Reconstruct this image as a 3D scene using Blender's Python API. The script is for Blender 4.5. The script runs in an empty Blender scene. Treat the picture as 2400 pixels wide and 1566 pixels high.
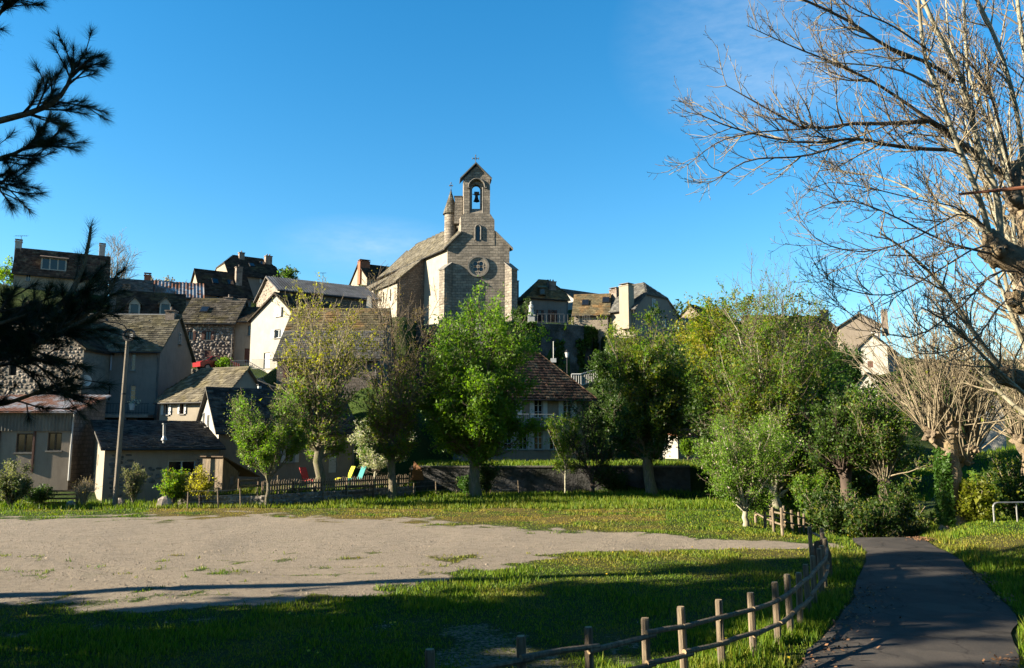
import bpy, math, random
import numpy as np
from mathutils import Vector
sin, cos, pi = math.sin, math.cos, math.pi
scn = bpy.context.scene
COL = scn.collection

# ------------------------------------------------------------------ camera
F, EYE = 1867.0, 3.65                      # focal length in photo pixels, eye height over the lot
PITCH = math.atan(247 / F)
cam_data = bpy.data.cameras.new('camera'); cam = bpy.data.objects.new('camera', cam_data); COL.objects.link(cam)
cam_data.sensor_width = 36.0; cam_data.lens = 36.0 * F / 2400.0
cam_data.clip_start = 0.1; cam_data.clip_end = 5000
cam.location = (0, 0, EYE); cam.rotation_euler = (pi / 2 + PITCH, 0, 0)
scn.camera = cam

# ------------------------------------------------------------------ world, sun, exposure
SUN_EL, SUN_A = math.radians(19.5), math.radians(11)
LV = Vector((cos(SUN_EL) * cos(SUN_A), cos(SUN_EL) * sin(SUN_A), -sin(SUN_EL)))   # way the light travels
world = bpy.data.worlds.new('World'); scn.world = world; world.use_nodes = True
wt = world.node_tree; wt.nodes.clear()
w_out = wt.nodes.new('ShaderNodeOutputWorld'); w_bg = wt.nodes.new('ShaderNodeBackground')
w_sky = wt.nodes.new('ShaderNodeTexSky'); w_sky.sky_type = 'NISHITA'; w_sky.sun_disc = False
w_sky.sun_elevation = SUN_EL; w_sky.sun_rotation = math.atan2(-cos(SUN_A), -sin(SUN_A))
w_sky.altitude = 900; w_sky.air_density = 1.3; w_sky.dust_density = 0.2; w_sky.ozone_density = 4.0
w_hsv = wt.nodes.new('ShaderNodeHueSaturation'); w_hsv.inputs['Saturation'].default_value = 1.3
w_hsv.inputs['Hue'].default_value = 0.494
w_bg.inputs['Strength'].default_value = 0.05
wt.links.new(w_sky.outputs[0], w_hsv.inputs['Color'])
w_tc = wt.nodes.new('ShaderNodeTexCoord'); w_col = w_hsv.outputs[0]
for (cx, cz, cw, ch, amp) in ((.27, .46, .16, .12, .33), (-.17, .235, .13, .04, .42), (.31, .40, .14, .05, .25)):      # faint cirrus wisps: direction x and z, size
    m1 = wt.nodes.new('ShaderNodeMapping'); m1.inputs['Location'].default_value = (-cx / cw, 0, -cz / ch); m1.inputs['Scale'].default_value = (1 / cw, .6, 1 / ch); wt.links.new(w_tc.outputs['Generated'], m1.inputs[0])
    gr_ = wt.nodes.new('ShaderNodeTexGradient'); gr_.gradient_type = 'SPHERICAL'; sx_ = wt.nodes.new('ShaderNodeVectorMath'); sx_.operation = 'MULTIPLY'; sx_.inputs[1].default_value = (1, 0, 1); wt.links.new(m1.outputs[0], sx_.inputs[0]); wt.links.new(sx_.outputs[0], gr_.inputs[0])
    m2 = wt.nodes.new('ShaderNodeMapping'); m2.inputs['Scale'].default_value = (7, 7, 22); m2.inputs['Rotation'].default_value = (0, .5, 0); wt.links.new(w_tc.outputs['Generated'], m2.inputs[0])
    nz_ = wt.nodes.new('ShaderNodeTexNoise'); nz_.inputs['Detail'].default_value = 6; nz_.inputs['Roughness'].default_value = .6; wt.links.new(m2.outputs[0], nz_.inputs['Vector'])
    mm = wt.nodes.new('ShaderNodeMath'); mm.operation = 'MULTIPLY'; wt.links.new(gr_.outputs['Fac'], mm.inputs[0]); wt.links.new(nz_.outputs[0], mm.inputs[1])
    m3 = wt.nodes.new('ShaderNodeMath'); m3.operation = 'MULTIPLY'; m3.use_clamp = True; m3.inputs[1].default_value = amp; wt.links.new(mm.outputs[0], m3.inputs[0])
    mx_ = wt.nodes.new('ShaderNodeMix'); mx_.data_type = 'RGBA'; mx_.inputs[7].default_value = (3.6, 4.2, 4.8, 1); wt.links.new(m3.outputs[0], mx_.inputs[0]); wt.links.new(w_col, mx_.inputs[6]); w_col = mx_.outputs[2]
wt.links.new(w_col, w_bg.inputs['Color']); wt.links.new(w_bg.outputs[0], w_out.inputs[0])
sun_d = bpy.data.lights.new('sun', 'SUN'); sun = bpy.data.objects.new('sun', sun_d); COL.objects.link(sun)
sun_d.energy = 5.0; sun_d.angle = math.radians(0.5); sun_d.color = (1.0, 0.88, 0.68)
sun.rotation_euler = (-LV).to_track_quat('Z', 'Y').to_euler(); sun.location = (-60, -20, 60)
scn.view_settings.view_transform = 'Standard'; scn.view_settings.look = 'None'
scn.view_settings.exposure = 2.34; scn.view_settings.gamma = 1.0; scn.view_settings.use_curve_mapping = False
scn.render.engine = 'CYCLES'
scn.cycles.max_bounces = 6; scn.cycles.transparent_max_bounces = 8; scn.cycles.use_denoising = True; scn.cycles.denoising_prefilter = 'ACCURATE'

# ------------------------------------------------------------------ maths helpers
CP, SP = cos(PITCH), sin(PITCH)
def ray(px, py):
    u, v = (px - 1200) / F, (783 - py) / F
    return Vector((u, CP - v * SP, SP + v * CP))
def W(px, py, Y):                           # the point seen at a photo pixel, Y metres ahead
    d = ray(px, py); return Vector((0, 0, EYE)) + d * (Y / d.y)
def on_plane(px, py, p, dirxy):             # that pixel's point on the vertical plane through p along dirxy
    d = ray(px, py); n = Vector((dirxy.y, -dirxy.x, 0)); o = Vector((0, 0, EYE))
    t = (Vector((p.x, p.y, 0)) - Vector((0, 0, 0))).dot(n) / d.dot(n)
    return o + d * t
def V2(v): return Vector((v.x, v.y, 0))
def sstep(a, b, x): t = np.clip((x - a) / (b - a), 0, 1); return t * t * (3 - 2 * t)
_tab = np.random.RandomState(7).rand(256, 256)
def vnoise(x, y):
    xi, yi = np.floor(x).astype(int), np.floor(y).astype(int); fx, fy = x - xi, y - yi
    fx, fy = fx * fx * (3 - 2 * fx), fy * fy * (3 - 2 * fy)
    g = lambda a, b: _tab[(xi + a) & 255, (yi + b) & 255]
    return (g(0, 0) * (1 - fx) + g(1, 0) * fx) * (1 - fy) + (g(0, 1) * (1 - fx) + g(1, 1) * fx) * fy
def fbm(x, y, o=4):
    s, a, t = 0, 1.0, 0
    for k in range(o):
        s = s + a * vnoise(x * 2 ** k + 17.3 * k, y * 2 ** k + 9.1 * k); t += a; a *= .5
    return s / t

# ------------------------------------------------------------------ object helpers
def wloc(o):
    v = Vector((0, 0, 0))
    while o is not None: v = v + o.location; o = o.parent
    return v
def link(name, data, parent=None, kind=None, label=None):
    o = bpy.data.objects.new(name, data); COL.objects.link(o)
    if parent is not None: o.parent = parent
    if kind: o['kind'] = kind
    if label: o['label'] = label
    return o
def thing(name, label, cat, loc, group=None):
    o = link(name, None); o.location = loc; o.empty_display_size = .3
    o['label'] = label; o['category'] = cat; o['kind'] = 'thing'
    if group: o['group'] = group
    return o
def tag(o, label, cat, group=None):
    o['label'] = label; o['category'] = cat
    if group: o['group'] = group
    return o
class MB:
    def __init__(s): s.v = []; s.f = []; s.uv = []; s.m = []; s.mi = 0
    def poly(s, pts, uv=None):
        n = len(s.v); s.v += [tuple(p) for p in pts]; s.f.append(tuple(range(n, n + len(pts))))
        s.uv += uv if uv else [(0, 0)] * len(pts); s.m.append(s.mi)
    def obox(s, c, a, b, d):                # centre and three half axes
        c, a, b, d = Vector(c), Vector(a), Vector(b), Vector(d)
        P = lambda i, j, k: c + a * i + b * j + d * k
        for q in (((-1,-1,-1),(1,-1,-1),(1,-1,1),(-1,-1,1)), ((1,-1,-1),(1,1,-1),(1,1,1),(1,-1,1)), ((1,1,-1),(-1,1,-1),(-1,1,1),(1,1,1)),
                  ((-1,1,-1),(-1,-1,-1),(-1,-1,1),(-1,1,1)), ((-1,-1,1),(1,-1,1),(1,1,1),(-1,1,1)), ((-1,1,-1),(1,1,-1),(1,-1,-1),(-1,-1,-1))):
            la, lb = (a.length + b.length) * 2, d.length * 2
            s.poly([P(*t) for t in q], [(0, 0), (la, 0), (la, lb), (0, lb)])
    def box(s, x0, x1, y0, y1, z0, z1): s.obox(((x0+x1)/2,(y0+y1)/2,(z0+z1)/2), ((x1-x0)/2,0,0), (0,(y1-y0)/2,0), (0,0,(z1-z0)/2))
    def cyl(s, p0, p1, r0, r1=None, n=8, cap=True):
        p0, p1 = Vector(p0), Vector(p1); r1 = r0 if r1 is None else r1
        t = (p1 - p0).normalized(); a = t.cross(Vector((0, 0, 1)) if abs(t.z) < .9 else Vector((1, 0, 0))).normalized(); b = t.cross(a)
        R = lambda p, r: [p + (a * cos(2*pi*i/n) + b * sin(2*pi*i/n)) * r for i in range(n)]
        A, B = R(p0, r0), R(p1, r1); L = (p1 - p0).length; c = 2*pi*max(r0, r1)
        for i in range(n):
            j = (i + 1) % n; s.poly([A[j], A[i], B[i], B[j]], [((i+1)/n*c, 0), (i/n*c, 0), (i/n*c, L), ((i+1)/n*c, L)])
        if cap: s.poly(A); s.poly(B[::-1])
    def tube(s, pts, r, n=6):
        for a, b in zip(pts[:-1], pts[1:]): s.cyl(a, b, r, n=n)
    def mesh(s, name, mat, base=Vector((0, 0, 0)), smooth=False):
        me = bpy.data.meshes.new(name); me.from_pydata([(v[0]-base.x, v[1]-base.y, v[2]-base.z) for v in s.v], [], s.f)
        l = me.uv_layers.new(name='UVMap'); l.data.foreach_set('uv', np.array(s.uv, dtype=np.float32).ravel())
        for m in (mat if isinstance(mat, (list, tuple)) else [mat]): me.materials.append(m)
        if max(s.m, default=0): me.polygons.foreach_set('material_index', s.m)
        if smooth: me.polygons.foreach_set('use_smooth', [True] * len(s.f))
        me.update(); return me
    def build(s, name, mat, parent=None, kind=None, label=None, smooth=False):
        b = wloc(parent) if parent else Vector((0, 0, 0))
        return link(name, s.mesh(name, mat, b, smooth), parent, kind, label)
def np_mesh(name, verts, faces, mat, base=None, smooth=False, attrs=None, mats_idx=None):
    me = bpy.data.meshes.new(name); nv, (nf, k) = len(verts), faces.shape
    v = np.asarray(verts, dtype=np.float32)
    if base is not None: v = v - np.array(base, dtype=np.float32)
    me.vertices.add(nv); me.vertices.foreach_set('co', v.ravel())
    me.loops.add(nf * k); me.loops.foreach_set('vertex_index', faces.astype(np.int32).ravel())
    me.polygons.add(nf); me.polygons.foreach_set('loop_start', np.arange(0, nf * k, k, dtype=np.int32))
    if smooth: me.polygons.foreach_set('use_smooth', np.ones(nf, dtype=bool))
    for m in (mat if isinstance(mat, (list, tuple)) else [mat]): me.materials.append(m)
    if mats_idx is not None: me.polygons.foreach_set('material_index', mats_idx.astype(np.int32))
    for nm, arr in (attrs or {}).items():
        a = me.attributes.new(nm, 'FLOAT', 'POINT'); a.data.foreach_set('value', np.asarray(arr, dtype=np.float32))
    me.update(calc_edges=True); me.validate(); return me
def np_obj(name, verts, faces, mat, parent=None, kind=None, **k):
    return link(name, np_mesh(name, verts, faces, mat, wloc(parent) if parent else None, **k), parent, kind)

# ------------------------------------------------------------------ materials
class NT:
    k = .49                                  # overall reflectance level of the place
    def __init__(s, name):
        s.mat = bpy.data.materials.new(name); s.mat.use_nodes = True; s.t = s.mat.node_tree; s.t.nodes.clear()
        s.out = s.n('OutputMaterial'); s.bsdf = s.n('BsdfPrincipled'); s.l(s.bsdf.outputs[0], s.out.inputs[0])
    def n(s, typ, **kw):
        nd = s.t.nodes.new('ShaderNode' + typ)
        for k, v in kw.items():
            if k in nd.inputs: nd.inputs[k].default_value = v
            else: setattr(nd, k, v)
        return nd
    def l(s, a, b): s.t.links.new(a, b)
    def coord(s, which='Object', scale=(1, 1, 1)):
        c = s.n('TexCoord'); m = s.n('Mapping'); m.inputs['Scale'].default_value = scale
        s.l(c.outputs[which], m.inputs[0]); return m.outputs[0]
    def noise(s, vec, scale, detail=4, rough=.6):
        n = s.n('TexNoise', Scale=scale, Detail=detail, Roughness=rough); s.l(vec, n.inputs['Vector']); return n.outputs[0]
    def ramp(s, f, stops):
        r = s.n('ValToRGB'); e = r.color_ramp.elements
        while len(e) < len(stops): e.new(.5)
        for el, (p, c) in zip(e, stops): el.position = p; el.color = (*c, 1) if len(c) == 3 else c
        s.l(f, r.inputs[0]); return r.outputs[0]
    def mix(s, f, a, b, mode='MIX'):
        m = s.n('Mix', data_type='RGBA', blend_type=mode)
        for sock, val in ((m.inputs[0], f), (m.inputs[6], a), (m.inputs[7], b)):
            if isinstance(val, (int, float)): sock.default_value = val
            elif isinstance(val, tuple): sock.default_value = (*val, 1)
            else: s.l(val, sock)
        return m.outputs[2]
    def math(s, op, a, b=None):
        m = s.n('Math', operation=op)
        for i, v in enumerate((a, b)):
            if v is None: continue
            if isinstance(v, (int, float)): m.inputs[i].default_value = v
            else: s.l(v, m.inputs[i])
        return m.outputs[0]
    def bump(s, h, strength, dist=.05):
        b = s.n('Bump', Strength=strength, Distance=dist); s.l(h, b.inputs['Height']); s.l(b.outputs[0], s.bsdf.inputs['Normal'])
    def col(s, c): s.l(s.mix(1.0, c, (s.k,) * 3, 'MULTIPLY'), s.bsdf.inputs['Base Color'])
def mul(c, k): return tuple(min(1, x * k) for x in c)
def pmat(name, c1, c2=None, scale=3.0, rough=.85, bump=.0, bscale=25, island=0., spec=.25, stretch=(1, 1, 1), metal=0., lo=.35, hi=.65, dirt=None, dscale=.7, bdist=.03):
    t = NT(name); v = t.coord('Object', stretch); c2 = c2 or mul(c1, .7)
    c = t.ramp(t.noise(v, scale), [(lo, c1), (hi, c2)])
    if dirt: c = t.mix(t.ramp(t.noise(v, dscale, 5, .7), [(.48, (0, 0, 0)), (.62, (1, 1, 1))]), c, dirt)
    if island:
        g = t.n('NewGeometry'); r = t.n('MapRange'); r.inputs[3].default_value = 1 - island; r.inputs[4].default_value = 1 + island
        t.l(g.outputs['Random Per Island'], r.inputs[0]); c = t.mix(1.0, c, r.outputs[0], 'MULTIPLY')
    t.col(c); t.bsdf.inputs['Roughness'].default_value = rough; t.bsdf.inputs['Specular IOR Level'].default_value = spec
    t.bsdf.inputs['Metallic'].default_value = metal
    if bump: t.bump(t.noise(v, bscale, 6, .65), bump, bdist)
    return t.mat
def brickmat(name, c1, c2, mortar, bw=.55, rh=.3, bump=.6, dirt=(.12, .11, .10), dk=.55, ms=.012):
    t = NT(name); v = t.coord('UV'); ob = t.coord('Object')
    wob = t.n('VectorMath', operation='MULTIPLY_ADD'); nz = t.n('TexNoise', Scale=2.2); t.l(v, nz.inputs['Vector'])
    t.l(nz.outputs[1], wob.inputs[0]); wob.inputs[1].default_value = (.06, .06, 0); t.l(v, wob.inputs[2])
    b = t.n('TexBrick', Scale=1.0); b.inputs['Brick Width'].default_value = bw; b.inputs['Row Height'].default_value = rh
    b.inputs['Mortar Size'].default_value = ms; b.inputs['Color1'].default_value = (*c1, 1); b.inputs['Color2'].default_value = (*c2, 1)
    b.inputs['Mortar'].default_value = (*mortar, 1); b.offset = .43; t.l(wob.outputs[0], b.inputs['Vector'])
    big = t.ramp(t.noise(ob, .55, 6, .7), [(.42, (0, 0, 0)), (.66, (dk,) * 3)])
    c = t.mix(big, b.outputs['Color'], dirt); f = t.ramp(t.noise(ob, 6, 5, .7), [(.3, (.72,) * 3), (.7, (1.15, 1.12, 1.08))])
    t.col(t.mix(1.0, c, f, 'MULTIPLY')); t.bsdf.inputs['Roughness'].default_value = .92; t.bsdf.inputs['Specular IOR Level'].default_value = .15
    h = t.math('ADD', t.math('MULTIPLY', b.outputs['Fac'], -1.0), t.math('MULTIPLY', t.noise(ob, 9, 6, .7), .9)); t.bump(h, bump, .04)
    return t.mat
def render_mat(name, c, dark, bump=.25):     # weathered lime render
    t = NT(name); ob = t.coord('Object'); st = t.coord('Object', (3.2, 3.2, .5))
    a = t.ramp(t.noise(ob, .9, 6, .7), [(.35, c), (.75, mul(c, .78))])
    b = t.ramp(t.noise(st, 1.4, 5, .7), [(.50, (0, 0, 0)), (.80, (.75,) * 3)])
    t.col(t.mix(b, a, dark)); t.bsdf.inputs['Roughness'].default_value = .95; t.bsdf.inputs['Specular IOR Level'].default_value = .1
    t.bump(t.noise(ob, 14, 6, .7), bump, .03); return t.mat
def leaf_mat(name, c1, c2, trans=.45, flower=None, fr=.0):
    t = NT(name); g = t.n('NewGeometry'); c = t.ramp(g.outputs['Random Per Island'], [(0, c1), (1, c2)])
    if flower:
        c = t.mix(t.ramp(g.outputs['Random Per Island'], [(fr, (1, 1, 1)), (min(1, fr + .01), (0, 0, 0))]), c, flower)
    t.col(c); t.bsdf.inputs['Roughness'].default_value = .55; t.bsdf.inputs['Specular IOR Level'].default_value = .25
    tr = t.n('BsdfTranslucent'); t.l(t.mix(1.0, c, (.95, 1.05, .5), 'MULTIPLY'), tr.inputs[0]); mx = t.n('MixShader'); mx.inputs[0].default_value = trans
    t.l(t.bsdf.outputs[0], mx.inputs[1]); t.l(tr.outputs[0], mx.inputs[2]); t.l(mx.outputs[0], t.out.inputs[0]); return t.mat

M = {}
M['ashlar'] = brickmat('ashlar_stone', (.52, .455, .375), (.30, .265, .22), (.16, .14, .12), .72, .37, 1.0, (.13, .12, .11), .6, .02)
M['church_side'] = render_mat('church_lime_render', (.52, .465, .375), (.31, .27, .21), .35)
M['granite'] = brickmat('granite_rubble', (.36, .30, .25), (.21, .175, .145), (.17, .145, .12), .42, .26, .8, (.12, .10, .09), .6, .03)
M['granite_pale'] = brickmat('granite_pale', (.48, .41, .32), (.36, .30, .235), (.46, .40, .32), .42, .25, .8, (.2, .17, .13), .45, .03)
M['stone'] = pmat('field_stone', (.42, .36, .30), (.25, .215, .19), 1.7, .95, .5, 14, .42, .15)
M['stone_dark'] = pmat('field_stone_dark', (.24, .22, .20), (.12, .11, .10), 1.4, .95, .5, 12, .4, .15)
M['mortar'] = pmat('lime_mortar', (.30, .265, .22), (.20, .18, .15), 2.5, .95, .4, 18)
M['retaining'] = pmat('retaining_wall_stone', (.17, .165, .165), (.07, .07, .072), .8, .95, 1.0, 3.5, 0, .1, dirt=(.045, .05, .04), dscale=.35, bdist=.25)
M['white'] = render_mat('white_render', (.56, .525, .46), (.47, .43, .36), .12)
M['cream'] = render_mat('cream_render', (.46, .40, .31), (.33, .28, .21), .2)
M['beige'] = render_mat('beige_render', (.46, .38, .29), (.28, .235, .18), .3)
M['grey_render'] = render_mat('grey_render', (.31, .28, .25), (.19, .17, .155), .3)
M['tan'] = render_mat('tan_render', (.40, .33, .26), (.25, .20, .16), .3)
M['blue_white'] = render_mat('pale_blue_render', (.58, .58, .57), (.42, .42, .42), .15)
M['lauze'] = pmat('stone_slab_roof', (.17, .145, .115), (.085, .074, .062), 1.1, .95, .5, 12, .5, .1, dirt=(.15, .125, .065), dscale=.55)
M['moss'] = pmat('mossy_slab_roof', (.23, .19, .11), (.13, .11, .07), 1.3, .97, .5, 10, .35, .1, dirt=(.33, .20, .09), dscale=.6)
M['moss_pale'] = pmat('lichen_slab_roof', (.235, .205, .15), (.13, .115, .088), 1.3, .97, .5, 10, .45, .1, dirt=(.20, .17, .10), dscale=.8)
M['lichen_grey'] = pmat('grey_lichen_slab_roof', (.215, .195, .155), (.12, .11, .09), 1.3, .97, .5, 10, .45, .1, dirt=(.17, .15, .105), dscale=.8)
M['pole_wood'] = pmat('grey_pole_wood', (.34, .29, .23), (.20, .17, .135), 3.0, .9, .5, 20, 0, .1, (6, 6, .5))
M['slate'] = pmat('dark_slate', (.105, .10, .095), (.055, .054, .053), 1.6, .85, .3, 18, .5, .08, dirt=(.13, .12, .10), dscale=.9)
M['slate_grey'] = pmat('grey_slate', (.17, .165, .155), (.10, .098, .094), 1.6, .85, .3, 18, .4, .1, dirt=(.15, .145, .12), dscale=.9)
M['dark_roof'] = pmat('dark_brown_slab_roof', (.075, .058, .046), (.036, .03, .026), 1.3, .9, .4, 12, .45, .12, dirt=(.10, .085, .05), dscale=.6)
M['tile_brown'] = pmat('brown_tile', (.15, .085, .058), (.07, .042, .032), 1.2, .9, .3, 14, .5, .15, dirt=(.19, .14, .09), dscale=.8)
M['tile_orange'] = pmat('orange_tile', (.46, .17, .08), (.22, .10, .06), 2.4, .9, .3, 14, .4, .15)
M['zinc'] = pmat('grey_corrugated', (.27, .255, .24), (.16, .15, .142), 1.0, .8, .2, 20, 0, .2, (1, 1, .3), dirt=(.12, .105, .09), dscale=.6)
M['rust'] = pmat('rusty_sheet', (.42, .42, .43), (.30, .12, .055), 1.3, .7, .1, 20, 0, .3, (.8, .8, .12), lo=.46, hi=.54, dirt=(.24, .085, .035), dscale=.9)
M['cladding'] = pmat('dirty_corrugated_cladding', (.27, .235, .19), (.16, .14, .115), 2.0, .85, .1, 30, 0, .2, (1, 1, .3))
M['chimney'] = pmat('chimney_render', (.42, .335, .27), (.27, .21, .175), 2.2, .95, .4, 16, dirt=(.14, .11, .09), dscale=1.4)
M['chimney_white'] = pmat('white_chimney_render', (.66, .62, .56), (.44, .40, .35), 2.2, .95, .3, 16)
M['terracotta'] = pmat('terracotta', (.42, .17, .09), (.28, .11, .06), 4, .9)
M['glass'] = pmat('window_glass', (.018, .022, .026), (.012, .014, .016), 2, .08, spec=.5)
M['dark'] = pmat('dark_opening', (.012, .011, .010), (.006, .006, .006), 2, .9)
M['white_paint'] = pmat('white_paint', (.72, .72, .70), (.60, .60, .58), 5, .6)
M['blue_paint'] = pmat('pale_blue_paint', (.50, .60, .72), (.42, .52, .64), 5, .6)
M['brown_paint'] = pmat('brown_paint', (.16, .065, .042), (.10, .042, .03), 6, .7)
M['wood'] = pmat('weathered_wood', (.34, .265, .18), (.17, .13, .09), 3.0, .9, .5, 20, .25, .15, (6, 6, .8), dirt=(.17, .14, .11), dscale=.9)
M['wood_dark'] = pmat('old_dark_wood', (.17, .12, .08), (.085, .062, .045), 3.0, .9, .4, 20, .3, .15, (6, 6, .8))
M['wood_end'] = pmat('sawn_wood_end', (.50, .37, .21), (.36, .25, .14), 14, .85)
M['wood_orange'] = pmat('varnished_wood', (.36, .165, .06), (.22, .10, .045), 3, .6, .2, 20, .15, .3, (1, 1, 8))
M['metal'] = pmat('galvanised_metal', (.48, .48, .47), (.34, .34, .33), 8, .5, metal=.6)
M['metal_dark'] = pmat('dark_metal', (.05, .05, .052), (.03, .03, .032), 8, .55, metal=.3)
M['bronze'] = pmat('bell_bronze', (.045, .042, .036), (.028, .026, .022), 6, .5, metal=.5)
M['concrete'] = pmat('concrete', (.30, .28, .25), (.19, .175, .155), 1.6, .95, .4, 20)
M['plastic_red'] = pmat('red_plastic', (.62, .02, .02), (.52, .015, .015), 5, .4)
M['plastic_yellow'] = pmat('yellow_plastic', (.78, .74, .05), (.70, .64, .04), 5, .4)
M['plastic_teal'] = pmat('teal_plastic', (.02, .30, .30), (.015, .24, .24), 5, .4)
M['car_red'] = pmat('red_car_paint', (.45, .02, .03), (.40, .018, .025), 5, .25, spec=.5)
M['car_blue'] = pmat('blue_grey_car_paint', (.16, .22, .30), (.13, .18, .25), 5, .25, spec=.5)
M['rubber'] = pmat('rubber', (.02, .02, .02), (.014, .014, .014), 5, .8)
M['statue'] = pmat('white_statue_stone', (.62, .61, .58), (.46, .45, .43), 6, .8)
M['bark'] = pmat('grey_bark', (.30, .26, .19), (.15, .13, .095), 4, .95, .9, 10, 0, .1, (3, 3, .7), dirt=(.22, .22, .10), dscale=1.5, bdist=.06)
M['bark_plane'] = pmat('plane_bark', (.50, .47, .35), (.36, .33, .235), 2.2, .85, .3, 9, 0, .15, (2, 2, .5), dirt=(.26, .23, .15), dscale=1.3)
M['bark_old'] = pmat('old_knobbly_bark', (.40, .315, .22), (.19, .145, .10), 2.4, .95, 1.0, 7, 0, .1, dirt=(.42, .31, .17), dscale=1.0, bdist=.12)
M['twig'] = pmat('twig', (.26, .205, .15), (.16, .125, .095), 2, .9, spec=.1)
M['twig_pale'] = pmat('pale_twig', (.42, .35, .235), (.27, .215, .14), 1.4, .85, spec=.15)
M['twig_dark'] = pmat('dark_twig', (.15, .11, .085), (.08, .06, .05), 1.2, .9, spec=.1)
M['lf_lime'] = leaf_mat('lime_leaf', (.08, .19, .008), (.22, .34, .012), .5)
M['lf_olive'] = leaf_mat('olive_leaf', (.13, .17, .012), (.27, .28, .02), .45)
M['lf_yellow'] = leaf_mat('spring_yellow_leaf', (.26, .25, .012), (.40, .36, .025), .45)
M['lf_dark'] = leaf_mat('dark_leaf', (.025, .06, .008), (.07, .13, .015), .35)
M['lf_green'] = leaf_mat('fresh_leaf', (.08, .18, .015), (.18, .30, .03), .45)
M['lf_bud'] = leaf_mat('brown_bud_leaf', (.20, .135, .05), (.27, .20, .06), .4)
M['lf_apple'] = leaf_mat('apple_leaf', (.12, .25, .02), (.27, .42, .04), .45, (.85, .68, .66), .05)
M['lf_blossom'] = leaf_mat('white_blossom', (.70, .66, .60), (.56, .54, .42), .4)
M['lf_pink'] = leaf_mat('pink_blossom', (.55, .46, .44), (.36, .33, .26), .4)
M['lf_golden'] = leaf_mat('golden_leaf', (.42, .36, .02), (.52, .46, .05), .45)
M['lf_grey'] = leaf_mat('grey_willow_leaf', (.16, .17, .08), (.24, .24, .12), .4)
M['lf_ivy'] = leaf_mat('ivy_leaf', (.04, .11, .012), (.09, .19, .025), .35)
M['needle'] = leaf_mat('pine_needle', (.016, .034, .015), (.035, .06, .022), .2)

# ------------------------------------------------------------------ walls, windows, roofs
def wall_face(p0, p1, z0, z1, holes=(), top=None, depth=.2):
    """A wall from p0 to p1 (left to right seen from outside) with window holes; top = list of (u, z) above z1."""
    mb = MB(); p0, p1 = V2(p0), V2(p1); d = (p1 - p0); L = d.length; d = d / L; nin = Vector((-d.y, d.x, 0))
    P = lambda u, z, k=0.: p0 + d * u + nin * k + Vector((0, 0, z))
    us = sorted({0, L, *[h[0] for h in holes], *[h[1] for h in holes]}); zs = sorted({z0, z1, *[h[2] for h in holes], *[h[3] for h in holes]})
    for a, b in zip(us[:-1], us[1:]):
        for c, e in zip(zs[:-1], zs[1:]):
            m, k = (a + b) / 2, (c + e) / 2
            if any(h[0] < m < h[1] and h[2] < k < h[3] for h in holes): continue
            mb.poly([P(a, c), P(b, c), P(b, e), P(a, e)], [(a, c), (b, c), (b, e), (a, e)])
    if top:
        pts = [(0, z1), (L, z1)] + list(top); mb.poly([P(*t) for t in pts], pts)
    for (a, b, c, e) in holes:
        for q in (((a, c, 0), (a, e, 0), (a, e, depth), (a, c, depth)), ((b, e, 0), (b, c, 0), (b, c, depth), (b, e, depth)),
                  ((a, e, 0), (b, e, 0), (b, e, depth), (a, e, depth)), ((b, c, 0), (a, c, 0), (a, c, depth), (b, c, depth))):
            mb.poly([P(*t) for t in q], [(t[0] + t[2], t[1]) for t in q])
    return mb, P, L
def window(root, P, h, style='plain', shutter=None, frame=None, lintel=None):
    """Fills hole h with frame, panes, sill and shutters as parts of root."""
    a, b, c, e = h; w, ht = b - a, e - c; fr = M[frame or 'white_paint']; t = min(.07, w * .09)
    def bar(mb, u0, u1, za, zb, k0, k1):
        cc = (P(u0, za, k0) + P(u1, zb, k1)) / 2; U = (P(1, 0) - P(0, 0)); N = (P(0, 0, 1) - P(0, 0, 0))
        mb.obox(cc, U * (u1 - u0) / 2, N * abs(k1 - k0) / 2, (0, 0, (zb - za) / 2))
    m = MB()
    if style == 'closed':
        bar(m, a, b, c, e, .03, .07); o = m.build('shutter', M[shutter or 'brown_paint'], root)
        return o
    if style == 'dark':
        m.poly([P(a, c, .19), P(b, c, .19), P(b, e, .19), P(a, e, .19)]); return m.build('opening', M['dark'], root)
    if style == 'door':
        bar(m, a, b, c, e, .10, .15); o = m.build('door', M[shutter or 'brown_paint'], root)
        k = MB(); bar(k, b - .18 * w, b - .08 * w, c + ht * .45, c + ht * .5, .06, .10); k.build('door_handle', M['metal'], o); return o
    for q in ((a, a + t, c, e), (b - t, b, c, e), (a + t, b - t, c, c + t), (a + t, b - t, e - t, e)): bar(m, *q, .09, .15)
    mid = (a + b) / 2
    if w > .45: bar(m, mid - t * .6, mid + t * .6, c + t, e - t, .085, .14)
    rows = {'plain': 0, 'paned': 2, 'tall': 2, 'wide': 0}.get(style, 1)
    for r in range(rows):
        z = c + ht * (r + 1) / (rows + 1); bar(m, a + t, b - t, z - t * .3, z + t * .3, .095, .135)
    o = m.build('window', fr, root)
    for (u0, u1) in (((a + t, mid - t * .6), (mid + t * .6, b - t)) if w > .45 else ((a + t, b - t),)):
        g = MB(); g.poly([P(u0, c + t, .13), P(u1, c + t, .13), P(u1, e - t, .13), P(u0, e - t, .13)]); g.build('pane', M['glass'], o)
    s = MB(); bar(s, a - .08, b + .08, c - .10, c - .003, -.08, .085); s.build('sill', M['concrete'] if not lintel else M[lintel], o)
    if shutter:
        for (u0, u1) in ((a - w * .52, a - .02), (b + .02, b + w * .52)):
            s = MB(); bar(s, u0, u1, c, e, -.07, -.025)
            for r in (.2, .8): bar(s, u0 + .04, u1 - .04, c + ht * r - .05, c + ht * r + .05, -.09, -.0705)
            s.build('shutter', M[shutter], o)
    return o
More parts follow.
